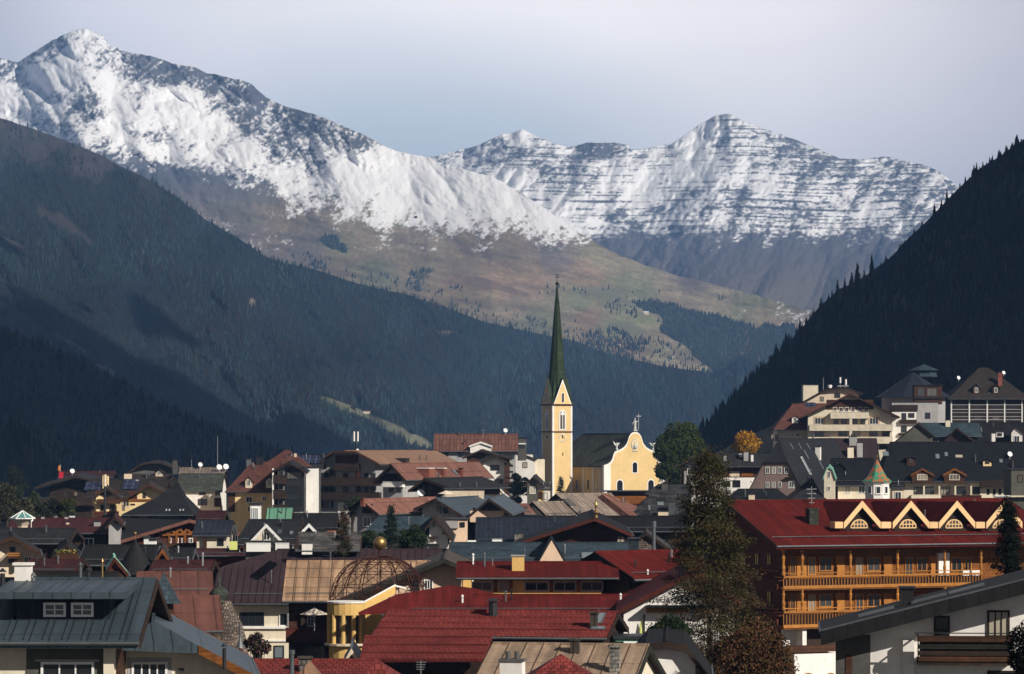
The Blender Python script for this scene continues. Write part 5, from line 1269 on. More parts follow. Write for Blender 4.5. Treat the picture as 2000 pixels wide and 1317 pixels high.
h = H_('hotel', 'large hotel with dark balconies and long tan metal roof left of centre', (673, 881, 12.2), (832, 11.2), eL=(601, 914), eR=(741, 906), prof=[(0, 0), (.34, .03), (1, 1)], roof='copper_tan', wall='grey_plaster', fascia='brown_wood', og=1.8, oe=1.2, cat='hotel', t=.3)
h.panel('0', 655, 889, 700, 906, .1, 'brown_wood'); h.balcony('0', 652, 906, 700, 917, 1.3, 'dark_wood')
h.balcony('0', 610, 934, 740, 947, 1.5, 'dark_wood'); h.balcony('0', 610, 962, 740, 975, 1.5, 'dark_wood')
for y in (930, 957):
    for x, gl in ((626, 'glass'), (638, 'glass'), (662, 'glass_curtain'), (675, 'glass'), (688, 'glass_curtain'), (716, 'glass'), (729, 'glass')): h.win('0', x - 4.5, y - 6, x + 4.5, y + 6, frame='white_paint' if gl != 'glass' else 'dark_metal', glass=gl)
    h.panel('0', 646, y - 14, 654, y + 14, .6, 'dark_wood', 'pillar'); h.panel('0', 697, y - 14, 704, y + 14, .6, 'red_wood', 'pillar')
for x in (630, 639, 649): h.win('0', x - 2.5, 978, x + 2.5, 992, frame='dark_metal', nx=1)
h.panel('0', 660, 981, 682, 1003, .1, 'white_plaster'); h.chim(786, 902, 26, 895, 'brown_tile')
for x in (820, 833): h.pipe(x, 899, 891, .1)
q = P(695, 885, 12); rt = root('antenna_mast', q, 'phone mast with two tall white panels on the tan hotel roof', 'antenna'); mb = MB(); mb.tube(q - Z, Vector((q.x, q.y, CZ - (842 - HY) / 12)), .1, n=6); mb.cbox(q - Z * .3, .28, .28, 1.1); mb.build('mast', 'dark_metal', rt)
mb = MB(); 
for dx in (-.28, .32): mb.tube(q + Vector((dx, 0, 1.9)), q + Vector((dx, 0, 3.5)), .14, n=8)
mb.tube(q + Vector((.3, -.3, .5)), q + Vector((.3, -.5, .5)), .22, n=10); mb.build('panel', 'white_paint', rt)
h = H_('hotel', 'rust copper roofed chalet with brick chimneys in front of the balcony hotel', (763, 906, 14), (937, 13), eL=(727, 942), eR=(792, 937), roof='copper_brown', wall='grey_plaster', fascia='dark_wood', og=1.6, oe=1, gmat='grey_plaster')
h.panel('0', 745, 925, 785, 940, .05, 'dark_wood'); h.balcony('0', 748, 942, 786, 949, 1.0, 'white_plaster'); h.wins('0', [764, 780], [956], 8, 11, frame='dark_metal'); h.win('0', 768, 930, 778, 940, frame='brown_paint')
h.chim(831, 930, 31, 914, 'brick_red', cap='white_paint'); h.chim(863, 927, 17, 914, 'brick_red', cap='white_paint'); h.chim(900, 929, 9, 914, 'brick_red'); h.sky(888, 923, 11, 5)
h.pipe(857, 936, 924)
h = H_('house', 'dark metal roofed chalet with white satellite dish on its gable', (828, 935, 15.6), (942, 14.9), eL=(797, 958), eR=(885, 955), roof='charcoal_sheet', wall='dark_wood', og=1.2, oe=1); h.wins('0', [815, 828, 840], [952], 7, 7, frame='brown_paint')
h.pipe(898, 950, 945); h.pipe(930, 951, 944); mbq = hitp(822, 966, *h.fac('0')); antenna_dish(h.root, mbq + Vector((0, -.4, -.6)), .5)
b = flat('terrace', 'cream terrace wall with open parasol beyond the blue-grey roofs', 868, 945, 957, 16.1, 5, 'cream_plaster', base=990)
q = P(871, 972, 16.4); rt = root('parasol', q, 'small open cream parasol on the terrace beside the dish', 'parasol'); mb = MB(); mb.tube(q - Z * .4, q + Z * .75, .04, n=6); mb.build('pole', 'steel', rt); mb = MB(); mb.lathe(q + Z * .45, [(1.0, 0), (0, .4)], 8); mb.build('canopy', 'parasol_cloth', rt)
h = H_('house', 'low rust copper roof over a plain grey wall left of centre', (705, 976, 17), (851, 16.3), eL=(682, 993), eR=(739, 1004), roof='copper_brown', wall='grey_plaster', og=.8, oe=.6); h.chim(709, 981, 9, 973, 'brick_red', cap='copper_brown'); h.panel('0', 708, 985, 728, 1003, .05, 'dark_wood')
h = H_('house', 'grey house under a blue-grey metal roof with solar strips', (850, 974, 16.8), (958, 15.9), eL=(807, 994), eR=(905, 1008), roof='grey_blue_metal', wall='grey_plaster', og=1.0, oe=.8)
h.win('0', 853, 989, 862, 1003, frame='dark_metal'); h.win('0', 866, 989, 875, 1003, frame='dark_metal'); h.solar(873, 983, 26, 8) if False else None; h.mast(865, 976, 966, arms=2)
h = H_('house', 'blue-grey gable over a peach-coloured balcony wall', (955, 974, 16.9), (985, 15.6), eL=(914, 1009), eR=(1000, 1005), roof='grey_blue_metal', wall='dark_wood', og=1.2, oe=.8)
h.panel('0', 918, 998, 985, 1020, .1, 'peach_plaster'); h.wins('0', [926, 934, 950, 960, 970], [996], 6, 8, frame='brown_paint')
b = flat('terrace', 'grey and peach balcony block below the blue-grey gable', 860, 912, 1016, 17.4, 5, 'peach_plaster', base=1060); b.panel(862, 1018, 895, 1032, .3, 'grey_plaster', 'balcony'); b.win(898, 1020, 908, 1030, frame='dark_metal')
h = H_('house', 'small white gabled house beside the dark bushes', (849, 1010, 18.8), (856, 17.4), eL=(829, 1033), eR=(884, 1056), roof='brown_tile', wall='white_plaster', og=.9, oe=.5); h.win('0', 844, 1022, 850, 1030, frame='white_paint'); h.win('0', 864, 1034, 870, 1044, frame='brown_paint'); h.panel('0', 836, 1048, 856, 1052, .5, 'dark_wood', 'balcony')
h = H_('house', 'blue slate hip roof behind the bushes left of centre', (738, 1010, 17.9), (842, 17.9), s_=5, ey=1044, hip=(1.5, 0), roof='blue_slate', wall='dark_plaster')
# ================================================================ nearer rows
# left middle
h = H_('house', 'brown tiled chalet with solar panels on its roof at left', (178, 937, 12.7), (330, 12.7), s_=6, ey=969, roof='brown_tile', wall='straw_plaster'); h.solar(182, 951, 32, 16); h.solar(256, 948, 32, 18); h.chim(204, 955, 7, 927, 'straw_plaster', cap='dark_metal'); h.chim(211, 952, 3, 928, 'straw_plaster'); h.chim(268, 941, 6, 935, 'grey_plaster')
h = H_('house', 'straw-yellow chalet gable with arched windows below solar roof', (207, 952, 13.6), (210, 12.9), eL=(178, 975), eR=(236, 972), roof='brown_tile', wall='straw_plaster', og=1.0, oe=.7)
h.panel('0', 186, 958, 230, 968, .06, 'brown_wood'); h.balcony('0', 190, 976, 235, 982, 1, 'brown_wood'); h.win('0', 178, 988, 184, 999, frame='brown_paint'); h.win('0', 206, 962, 212, 971, frame='brown_paint'); h.win('0', 214, 986, 224, 998, frame='brown_paint'); h.win('0', 196, 986, 203, 998, frame='brown_paint', glass='glass'); h.balcony('0', 184, 1000, 232, 1006, 1.2, 'red_wood')
h = H_('house', 'sunlit straw-yellow chalet gable with timber boarding at left', (291, 945, 14), (296, 13.1), eL=(240, 976), eR=(324, 964), roof='brown_tile', wall='straw_plaster', fascia='brown_wood', og=1.2, oe=.8)
h.panel('0', 252, 960, 268, 976, .06, 'red_wood'); h.panel('0', 248, 975, 300, 980, .1, 'orange_wood'); h.win('0', 279, 963, 285, 973, frame='brown_paint'); h.win('0', 238, 987, 244, 998, frame='brown_paint'); h.win('0', 255, 984, 264, 987, frame='brown_paint')
q = P(205, 1012, 14.4); rt = root('flue', q, 'tall thin black flue in front of the yellow chalet', 'flue'); mb = MB(); mb.tube(q, Vector((q.x, q.y, CZ - (948 - HY) / 14.4)), .17, n=8); mb.build('pipe', 'dark_metal', rt); mb = MB(); mb.tube(Vector((q.x, q.y, CZ - (950 - HY) / 14.4)), Vector((q.x, q.y, CZ - (927 - HY) / 14.4)), .22, n=8); mb.build('hood', 'cream_plaster', rt)
h = H_('restaurant', 'dark slate pavilion roof with four small skylights', (340, 945, 15.6), (350, 15.6), s_=6.5, ey=1005, hip=(5.8, 2.4), prof=[(0, 0), (.3, .42), (1, 1)], roof='slate', wall='dark_wood', oe=1.0)
for x in (325, 331, 352, 358): h.sky(x, 997.5, 4, 4, glass='white_paint')
h.panel('R', 272, 1009, 288, 1016, .3, 'white_plaster'); h.wins('R', [300, 312, 324, 336, 348, 360], [1012], 7, 7, frame='dark_metal')
h = H_('house', 'long wine-red roof with little white chimneys at left', (25, 1013, 19.6), (236, 19.6), s_=5.5, ey=1040, roof='wine_sheet', wall='dark_wood')
for x, y in ((84, 1013), (109, 1012), (130, 1013)): h.chim(x, y, 7, y - 6, 'grey_plaster')
h.chim(141, 1010, 10, 1005, 'white_paint'); h.chim(132, 1024, 6, 1018, 'cream_plaster'); h.chim(190, 1027, 12, 1017, 'grey_plaster'); h.dish(61, 1032, .18)
h = H_('house', 'little pale gable at the right end of the wine-red roof', (224, 1008, 20.2), (228, 19.4), eL=(206, 1030), eR=(240, 1024), roof='wine_sheet', wall='grey_plaster', oe=.3, og=.5); h.win('0', 226, 1016, 230, 1024, frame='brown_paint')
rt, c, r = pyramid('glass_canopy', 'small glass pyramid canopy on a stem at far left', 44, 998, 20.3, 50, 1013, 'glass_teal', None, 'canopy', n=8, base=1034)
mb = MB()
for i in range(8):
    a = .3927 + 6.2832 * i / 8; e = c + Vector((math.cos(a) * r, math.sin(a) * r, .02)); mb.bar(e, Vector((c.x, c.y, CZ - (998 - HY) / 20.3 + .03)), .035); a2 = a + .7854; mb.bar(e, c + Vector((math.cos(a2) * r, math.sin(a2) * r, .02)), .05)
mb.build('frame', 'white_paint', rt); mb = MB(); mb.lathe(c - Z * 1.2, [(.45, 0), (.5, .5), (.95, 1.15)], 8); mb.build('stem', 'cream_plaster', rt)
h = H_('chalet', 'dark-roofed chalet with orange timber truss in its broad gable', (200, 1009, 18.7), (370, 19.5), eR=(208, 1064), gi=1, roof='charcoal_sheet', wall='red_wood', fascia='copper_warm', og=1.2, oe=1.0, cat='chalet')
pf_, nf = h.fac('1'); hf = Z.cross(nf)
mb = MB()
def fp1(x, y): return hitp(x, y, pf_ + nf * .2, nf)
for a, b_ in (((316, 1045), (388, 1043)), ((328, 1042), (334, 1034)), ((334, 1034), (342, 1044)), ((342, 1044), (350, 1032)), ((350, 1032), (358, 1043)), ((358, 1043), (364, 1033)), ((364, 1033), (374, 1043)), ((345, 1034), (345, 1060)), ((331, 1042), (331, 1060)), ((361, 1036), (361, 1060)), ((320, 1043), (328, 1040)), ((374, 1038), (380, 1044))): mb.bar(fp1(*a), fp1(*b_), .11)
mb.build('gable_truss', 'orange_wood', h.root); h.balcony('1', 322, 1062, 392, 1072, 1.2, 'brown_wood')
for x in (312, 330, 344, 358, 372): h.win('1', x - 4, 1051, x + 4, 1061, frame='white_paint' if x > 320 else 'brown_paint', glass='glass_curtain' if x % 4 else 'glass')
b = flat('rooftop_unit', 'row of white rooftop cabinets below the truss chalet', 283, 303, 1055, 20.5, 1.5, 'white_paint', base=1068); b = flat('rooftop_unit', 'single tall white rooftop cabinet below the truss chalet', 281, 288, 1051, 21, 1, 'white_paint', base=1069)
h = H_('house', 'long charcoal roof above cream gables at the left edge', (-70, 1033, 21.6), (150, 21.6), s_=5.5, ey=1060, roof='charcoal_sheet', wall='dark_wood'); h.pipe(90, 1040, 1030, .1)
h = H_('house', 'cream chalet gable with balcony at the left edge', (24, 1048, 23), (24, 21.5), eL=(-50, 1078), eR=(80, 1080), roof='charcoal_sheet', wall='cream_plaster', og=1.2, oe=.4, fascia='brown_wood'); h.dish(64, 1066) if False else None
h.win('0', 47, 1087, 60, 1100, frame='white_paint', nx=3); h.balcony('0', 14, 1080, 38, 1087, 1.0, 'brown_wood', rail='honey_wood', solid=False); h.win('0', 19, 1068, 30, 1078, frame='brown_paint'); h.panel('0', 30, 1083, 37, 1110, .7, 'brown_wood', 'post'); h.win('0', 16, 1090, 28, 1100, frame='brown_paint')
h = H_('house', 'cream chalet gable with flower boxes beneath black roof', (131, 1062, 23.4), (131, 22), eL=(100, 1090), eR=(160, 1090), roof='black_sheet', wall='cream_plaster', og=.9, oe=.4); h.win('0', 120, 1072, 136, 1082, frame='white_paint', nx=3); h.balcony('0', 112, 1085, 154, 1092, 1.0, 'brown_wood')
q = P(130, 1085, 24.6); rt = root('flower_box', q, 'long planter of yellow flowers on the cream chalet balcony', 'planter'); mb = MB(); mb.cbox(q, .85, .12, .18); mb.build('box', 'brown_wood', rt)
r_ = np.random.default_rng(3); n_ = 260; cc = np.array(q) + np.stack([r_.uniform(-.85, .85, n_), r_.uniform(-.15, .15, n_), .18 + r_.random(n_) * .25], 1)
quad_cloud('flowers', cc, unit(r_.normal(size=(n_, 3))), unit(r_.normal(size=(n_, 3))), np.full(n_, .14), np.full(n_, .12), np.where(r_.random(n_)[:, None] < .5, [[.5, .35, .12]], [[.05, .09, .02]]), rt)
h = H_('house', 'wine-brown terrace roof below the cream chalets', (58, 1094, 26), (166, 26), s_=4, ey=1120, roof='wine_sheet', wall='dark_wood')
h = H_('house', 'black sheet roof left of the grey cone roof', (166, 1066, 25), (312, 25), s_=5, ey=1102, roof='black_sheet', wall='dark_wood', fascia='zinc')
rt, c, r = pyramid('turret', 'tall grey ribbed cone roof at left', 264, 1052, 27.5, 82, 1122, 'charcoal_sheet', 'dark_wood', 'turret', n=20, ball=.12, bodyw=60, base=1160)
h = H_('house', 'small verdigris gable peak in front of the grey cone', (224, 1089, 29), (222, 28.3), eL=(208, 1112), eR=(251, 1121), roof='verdigris', wall='red_wood', fascia='red_wood', oe=.2, og=.3)
h = H_('house', 'tiny brown gable dormer house right of the grey cone', (317, 1073, 27.2), (320, 25.5), eL=(303, 1094), eR=(332, 1094), roof='brown_tile', wall='brown_wood', og=.6, oe=.3, fascia='orange_wood'); h.win('0', 313, 1088, 322, 1100, frame='dark_metal'); h.panel('0', 315, 1101, 329, 1106, .5, 'white_paint', 'balcony')
h = H_('house', 'low black roof with zinc edge right of the grey cone', (330, 1072, 26), (381, 26), s_=3, ey=1098, roof='black_sheet', wall='dark_wood', fascia='zinc', og=.3)
h = H_('house', 'wine-red flat roof over red timber wall with pale windows', (366, 1073, 20.6), (506, 20.6), s_=3.2, ey=1084, roof='wine_sheet', wall='dark_wood', oe=.5); h.panel('R', 420, 1086, 500, 1107, .04, 'red_wood'); h.win('R', 427, 1092, 441, 1103, frame='red_wood', glass='glass_pale'); h.win('R', 447, 1092, 462, 1103, frame='red_wood', glass='glass_pale')
h = H_('house', 'dark wine roof filling the gap below the red timber house', (300, 1096, 27.6), (420, 27.6), s_=3.5, ey=1120, roof='wine_sheet', wall='dark_wood')
h = H_('house', 'navy metal roofed white house left of the lime bin', (384, 1018, 19.8), (456, 19.8), s_=4.5, ey=1045, roof='navy_metal', wall='ivory_plaster', oe=.4, og=.4); h.win('R', 425, 1052, 437, 1066, frame='dark_metal'); h.panel('R', 398, 1045, 404, 1075, .4, 'brown_wood', 'pillar')
h = H_('house', 'wine-red roof behind the navy roof', (388, 999, 18.2), (442, 18.2), s_=4, ey=1019, roof='wine_sheet', wall='dark_wood')
h = H_('house', 'dark slate house with two white triangular dormers', (486, 1016, 20.4), (592, 20.4), s_=5, ey=1062, roof='slate', wall='ivory_plaster', oe=.6, hip=(1, 0))
h.dormer(521, 1026, 62, 1061, wall='ivory_plaster', roof='slate', trim='white_paint', pitch=1.05, wf=.28, ov=.3); h.dormer(604, 1025, 30, 1043, wall='dark_slate', roof='slate', trim='white_paint', pitch=1.05, win=False); h.sky(546, 1040, 9, 8, glass='glass'); h.sky(569, 1042, 8, 6)
h = H_('house', 'pale green copper strip roof above the white triangle dormers', (522, 994, 19.7), (572, 19.7), s_=2.2, ey=1024, roof='green_copper', wall='dark_plaster', oe=.2, og=.2)
h = H_('house', 'long dark slate roof right of the green copper strip', (560, 1004, 19.0), (660, 19.0), s_=4.5, ey=1040, roof='slate', wall='dark_plaster')
b = flat('lift_block', 'white tiled stack with greenish glass beside the green copper roof', 489, 508, 986, 19.9, 1.6, 'white_paint', base=1040); b.win(492, 992, 505, 1034, frame='white_paint', nx=3, ny=9, glass='glass_pale')
h = H_('balcony_block', 'white-railed balcony block under the big triangular dormer', (480, 1058, 21.0), (566, 21.0), s_=1.2, ey=1060, roof='charcoal_sheet', wall='dark_plaster', oe=.1, og=.1, cat='terrace', gut=False); h.balcony('R', 481, 1062, 528, 1074, .6, 'white_paint'); h.balcony('R', 538, 1062, 564, 1074, .6, 'white_paint')
q = P(456, 1074, 22); rt = root('bin', q, 'lime-yellow box with folded parasol frame on top', 'box'); mb = MB(); mb.cbox(q, .32, .3, .75); mb.build('body', 'lime_plastic', rt); mb = MB()
for dx in (-.35, -.1, .15, .4): mb.bar(q + Vector((dx, 0, .75)), q + Vector((dx * .3 + .1, 0, 2.2)), .03)
mb.build('frame', 'zinc', rt)
h = H_('house', 'grey weathered shingle roof with white chimney', (583, 1041, 21.6), (708, 21.6), s_=4.5, ey=1074, roof='shingle_grey', wall='dark_wood', og=.5); h.chim(600, 1072, 20, 1059, 'white_plaster', cap='shingle_grey'); h.panel('0', 578, 1050, 584, 1070, .1, 'dark_wood')
tag(flat('terracotta_wall', 'short terracotta-red wall beside the small conifer', 639, 660, 1034, 20.6, 1, 'terracotta', base=1046, cat='wall').root)

# centre middle
h = H_('house', 'very long black sheet roof across the centre right', (980, 1009, 17.4), (1345, 17.4), s_=6.5, ey=1037, roof='black_sheet', wall='dark_wood')
h = H_('house', 'big navy blue metal roof in the centre', (930, 1012, 18.2), (1110, 18.2), s_=7.5, ey=1064, roof='navy_metal', wall='dark_plaster'); h.sky(971, 1057, 22, 6, glass='white_paint'); h.sky(921, 1060, 20, 6, glass='white_paint'); h.chim(1014, 1062, 18, 1041, 'stone')
h = H_('chalet', 'broad low gable with deep red-brown eaves in the centre', (1162, 1012, 19.4), (1156, 17.2), eL=(1008, 1061), eR=(1236, 1044), roof='black_sheet', wall='red_wood', fascia='red_wood', og=2.0, oe=1.5, cat='chalet', t=.3); 
q = P(1164, 1011, 19.2); rt = root('gilded_figure', q, 'small gilded figure finial on the ridge of the red-brown gable', 'figure'); mb = MB(); mb.lathe(q, [(.2, 0), (.12, .25), (.28, .5), (.1, .8), (.07, 1.0)], 10); mb.build('pedestal', 'gold', rt); mb = MB(); mb.lathe(q + Z * 1.0, [(.12, 0), (.16, .3), (.1, .55), (.04, .62), (.09, .72), (0, .85)], 8); mb.bar(q + Z * 1.4 - Vector((.22, 0, 0)), q + Z * 1.55 + Vector((.22, 0, 0)), .04); mb.build('body', 'gold', rt)
h = H_('house', 'small brown shingled gable hut left of the big larch', (1262, 1040, 20.4), (1264, 19.6), eL=(1240, 1060), eR=(1312, 1074), roof='shingle_dark', wall='shingle_brown', oe=.2, og=.3)
q = P(1277, 1072, 21); rt = root('flue', q, 'shiny metal flue pipe beside the brown shingled hut', 'flue'); mb = MB(); mb.tube(q - Z, Vector((q.x, q.y, CZ - (1022 - HY) / 21)), .17, n=10); mb.tube(Vector((q.x, q.y, CZ - (1030 - HY) / 21)), Vector((q.x, q.y, CZ - (1018 - HY) / 21)), .23, n=10); mb.build('pipe', 'zinc', rt)
flat('rooftop_unit', 'blue-grey metal box left of the brown shingled hut', 1230, 1248, 1054, 21.2, 1.2, 'blue_slate', base=1085)
h = H_('hotel', 'blue slate roof with one steep peach-coloured triangular gable', (878, 1061, 21.8), (1228, 21.8), s_=5, ey=1099, roof='blue_slate', wall='yellow_plaster', cat='hotel')
h.dormer(1078, 1051, 52, 1097, wall='peach_plaster', roof='blue_slate', pitch=1.75, win=False, ov=.1); h.sky(1147, 1087, 24, 12, glass='glass_pale'); h.pipe(1024, 1085, 1075, .06); h.panel('R', 878, 1060, 880, 1062, .01, 'blue_slate', 'edge') if False else None
h = H_('house', 'taupe capped pavilion roof behind the wire dome', (826, 1066, 21.3), (858, 21.3), s_=4, ey=1099, hip=(2.2, 2), roof='taupe_sheet', wall='dark_plaster'); h.chim(842, 1072, 30, 1062, 'dark_metal'); 
q = P(878, 1092, 22.6); rt = root('flue', q, 'short pale blue flue beside the taupe roof', 'flue'); mb = MB(); mb.tube(q - Z, Vector((q.x, q.y, CZ - (1074 - HY) / 22.6)), .14, n=10); mb.build('pipe', 'zinc', rt)
h = H_('hotel', 'large dark brown sheet-metal roof over cream walls', (432, 1074, 21.8), (905, 21.8), s_=9, ey=1178, hip=(5.0, 0), hipf=.36, roof='brown_sheet', wall='ivory_plaster', oe=1.0, og=.3, cat='hotel', rib=.62)
h.win('R', 468, 1196, 516, 1223, frame='dark_metal', nx=3); h.win('R', 545, 1197, 562, 1223, frame='white_paint', nx=1, glass='glass'); h.panel('R', 562, 1196, 574, 1224, .3, 'grey_plaster', 'pillar'); h.panel('R', 458, 1223, 640, 1228, .25, 'white_plaster', 'string_course'); h.panel('R', 480, 1250, 640, 1253, .15, 'white_plaster', 'string_course')
h.win('R', 535, 1261, 555, 1286, frame='dark_metal', nx=1, glass='glass_pale'); h.pipe(530, 1140, 1118, .06); h.win('R', 500, 1262, 512, 1290, frame='dark_metal')
h = H_('hotel', 'pale tan copper-sheet roof behind the wire dome', (560, 1097, 24.6), (868, 24.6), s_=5.2, ey=1173, roof='pale_copper', wall='brown_wood', oe=1.6, og=.4, cat='hotel', rib=.95)
h.balcony('R', 558, 1228, 645, 1250, 1.6, 'red_wood'); h.win('R', 600, 1202, 614, 1224, frame='white_paint', nx=2, ny=3); h.win('R', 590, 1262, 636, 1294, frame='dark_metal', nx=4); h.panel('R', 588, 1200, 596, 1228, .3, 'dark_wood', 'pillar')
q = P(614, 1232, 26.6); rt = root('parasol', q, 'open beige parasol on the dark wooden balcony', 'parasol'); mb = MB(); mb.tube(q, q + Z * 1.7, .04, n=6); mb.build('pole', 'steel', rt); mb = MB(); mb.lathe(q + Z * 1.2, [(1.15, 0), (0, .45)], 8, .39); mb.build('canopy', 'parasol_cloth', rt)
h = H_('house', 'pinkish gable under taupe eaves right of the wire dome', (868, 1092, 25.6), (874, 23.5), eL=(640, 1182), eR=(930, 1119), roof='taupe_sheet', wall='peach_plaster', fascia='grey_wood', og=1.4, oe=1.2, t=.3)
h.win('0', 828, 1132, 846, 1152, frame='white_paint', nx=3); h.win('0', 800, 1134, 820, 1154, frame='dark_metal')

# wire dome on its yellow round tower
def dome_tower():
    k = 27.0; c = P(740, 1172, k); g = gz(c) - .5; rt = root('domed_tower', Vector((c.x, c.y, g)), 'yellow column tower carrying a rusty wire dome with golden ball', 'tower')
    tc_ = P(676, 1178, 28.4); r = 37 / 28.4
    mb = MB(); mb.lathe(Vector((tc_.x, tc_.y, 0)), [(r * .9, g), (r * .9, CZ - (1262 - HY) / 28.4)], 16); mb.build('shaft', 'yellow_plaster', rt)
    zf, zp = CZ - (1256 - HY) / 28.4, CZ - (1200 - HY) / 28.4
    mb = MB(); mb.lathe(Vector((tc_.x, tc_.y, zf - .15)), [(r * 1.15, 0), (r * 1.15, .15)], 16); mb.build('gallery_floor', 'cream_plaster', rt)
    mb = MB()
    for i in range(10): a = 6.2832 * (i + .3) / 10; mb.tube(Vector((tc_.x + math.cos(a) * r * .9, tc_.y + math.sin(a) * r * .9, zf)), Vector((tc_.x + math.cos(a) * r * .9, tc_.y + math.sin(a) * r * .9, zp)), .16, n=10)
    mb.build('columns', 'yellow_plaster', rt)
    mb = MB(); mb.lathe(Vector((tc_.x, tc_.y, zf)), [(r * .62, 0), (r * .62, zp - zf)], 12); mb.build('inner_glazing', 'glass', rt)
    mb = MB(); mb.lathe(Vector((tc_.x, tc_.y, zp - .02)), [(r, 0), (r, .82)], 20); mb.m = 1; mb.lathe(Vector((tc_.x, tc_.y, zp + .803)), [(r + .06, 0), (r + .06, .1)], 20); mb.build('parapet', ['yellow_plaster', 'white_plaster'], rt)
    # sloping coping rising behind the ring
    mb = MB(); A = P(706, 1196, 28.2); B_ = P(772, 1160, 27.6); mb.box(A, B_ - A, Vector((0, .5, 0)), Z * .55); mb.m = 1; mb.box(A + Z * .553, B_ - A, Vector((0, .55, 0)), Z * .12)
    D_ = P(800, 1166, 27.2); mb.m = 1; mb.box(B_ + Z * .503, D_ - B_, Vector((0, .55, 0)), Z * .1); mb.build('raking_parapet', ['yellow_plaster', 'white_plaster'], rt)
    mb = MB(); mb.box(P(708, 1290, 28.0) - Z * 3, Vector((2.2, 0, 0)), Vector((0, 1, 0)), Z * (3 + 90 / 28)); mb.build('pier', 'yellow_plaster', rt)
    # cage
    Rd = 95 / k; Hd = 86 / k; mb = MB(); nm = 16; rings = [0, .2, .42, .62, .8, .94]
    P_ = lambda i, t: c + Vector((math.cos(6.2832 * i / nm) * Rd * math.cos(t * 1.5708) ** .9, math.sin(6.2832 * i / nm) * Rd * math.cos(t * 1.5708) ** .9, Hd * math.sin(t * 1.5708)))
    ts = [j / 12 for j in range(13)]
    for i in range(nm):
        for a, b_ in zip(ts, ts[1:]): mb.bar(P_(i, min(a, .985)), P_(i, min(b_, .985)), .031)
    for t_ in rings:
        for i in range(nm): mb.bar(P_(i, t_), P_(i + 1, t_), .024)
    for a, b_ in zip(rings[:4], rings[1:5]):
        for i in range(nm): mb.bar(P_(i, a), P_(i + 1, b_), .013); mb.bar(P_(i + 1, a), P_(i, b_), .013)
    dm = mb.build('wire_dome', 'rust_iron', rt)
    mb = MB(); mb.smooth = True; mb.ball(P(742, 1061, k), 13.2 / k, 24, 16); mb.build('golden_ball', 'gold', dm)
    mb = MB(); mb.tube(c + Z * (Hd - .1), P(742, 1073, k), .09, n=8); mb.build('ball_stem', 'rust_iron', dm)
dome_tower()

# red roofed hotel group
h = H_('hotel', 'low dark red roof over yellow walls with a band of windows', (893, 1099, 27.3), (1205, 27.3), s_=4, ey=1127, roof='red_sheet', wall='yellow_plaster', fascia='red_sheet', oe=1.0, og=1.2, cat='hotel', rib=0)
for x0, x1 in ((921, 962), (975, 993), (1024, 1072), (1081, 1125), (1134, 1178)): h.win('R', x0, 1136, x1, 1155, frame='grey_plaster', nx=2, glass='glass' if x0 != 1081 else 'glass')
for x in (968, 998, 1077, 1130): h.panel('R', x - 3.5, 1132, x + 3.5, 1156, .1, 'orange_wood', 'timber_post')
h.chim(1012, 1113, 24, 1084, 'yellow_plaster', cap='grey_plaster'); h.pipe(924, 1102, 1086, .07, 'white_paint'); h.pipe(946, 1106, 1084, .09); h.mast(962, 1105, 1092)
h = H_('hotel', 'raised dark red roof section left of the big larch', (1162, 1079, 27.2), (1350, 26.7), s_=5, ey=1128, roof='red_sheet', wall='dark_wood', fascia='black_sheet', oe=1.2, og=.4, cat='hotel')
h.pipe(1265, 1122, 1117, .06, 'white_paint')
h = H_('hotel', 'broad smooth dark red lower roof in front of the window band', (925, 1163, 28.2), (1310, 28.2), s_=4.6, ey=1198, hip=(6.2, 0), roof='red_sheet', wall='dark_wood', fascia='red_sheet', cat='hotel')
q0, up, n_ = h.slope(1000, 1180); mb = MB(); pl = [hitp(x, y, q0 + n_ * .03, n_) for x, y in ((700, 1196), (775, 1161), (882, 1143), (925, 1149), (990, 1166), (960, 1180))]; mb.prism([p - n_ * .2 for p in pl][::-1], n_ * .2); mb.build('roof_wing', 'red_sheet', h.root)
h.pipe(903, 1178, 1167, .07, 'white_paint'); h.pipe(829, 1158, 1148, .07, 'white_paint') if False else None; h.pipe(1212, 1176, 1164, .07, 'white_paint')
h = H_('house', 'bright white sunlit gable wall below the sloping red roof edge', (1345, 1120, 30.2), (1336, 27.6), eL=(1203, 1194), eR=(1450, 1180), roof='red_sheet', wall='white_plaster', fascia='red_wood', og=.5, oe=.5, t=.35, base=CZ - (1300 - 870) / 30)
h.panel('0', 1262, 1186, 1345, 1196, .5, 'honey_wood', 'beam'); h.panel('0', 1262, 1182, 1400, 1186, 1.0, 'black_sheet', 'canopy'); h.win('0', 1300, 1215, 1320, 1235, frame='dark_metal')
q0 = hitp(1251, 1246, *h.fac('0')); mb = MB(); mb.lathe(q0 + h.fac('0')[1] * .15, [(.10, 0), (.08, .6), (.02, 1.05)], 8); mb.build('closed_parasol', 'lime_plastic', h.root)
A_ = hitp(1258, 1248, *h.fac('0')); mb = MB(); mb.tube(A_ + Vector((0, -.1, 0)), A_ + Vector((0, -.1, 1.6)), .06, n=6); mb.build('downpipe', 'dark_metal', h.root)
flat('terrace', 'pale green terrace slab at the foot of the white gable wall', 1202, 1272, 1248, 33.5, 2.5, 'verdigris', base=1253)

h = H_('house', 'large tiled bright red roof in the centre foreground', (757, 1193, 33), (1207, 33.4), s_=4.4, ey=1242, rows=1.15, roof='red_tile', wall='dark_wood', fascia='dark_wood', oe=.8, og=.4)
h.pipe(963, 1203, 1175, .26, 'dark_metal'); h.chim(1160, 1226, 14, 1195, 'taupe_sheet', cap='taupe_sheet'); h.sky(1172, 1210, 16, 20, glass='glass_pale'); h.sky(1168, 1229, 28, 6)
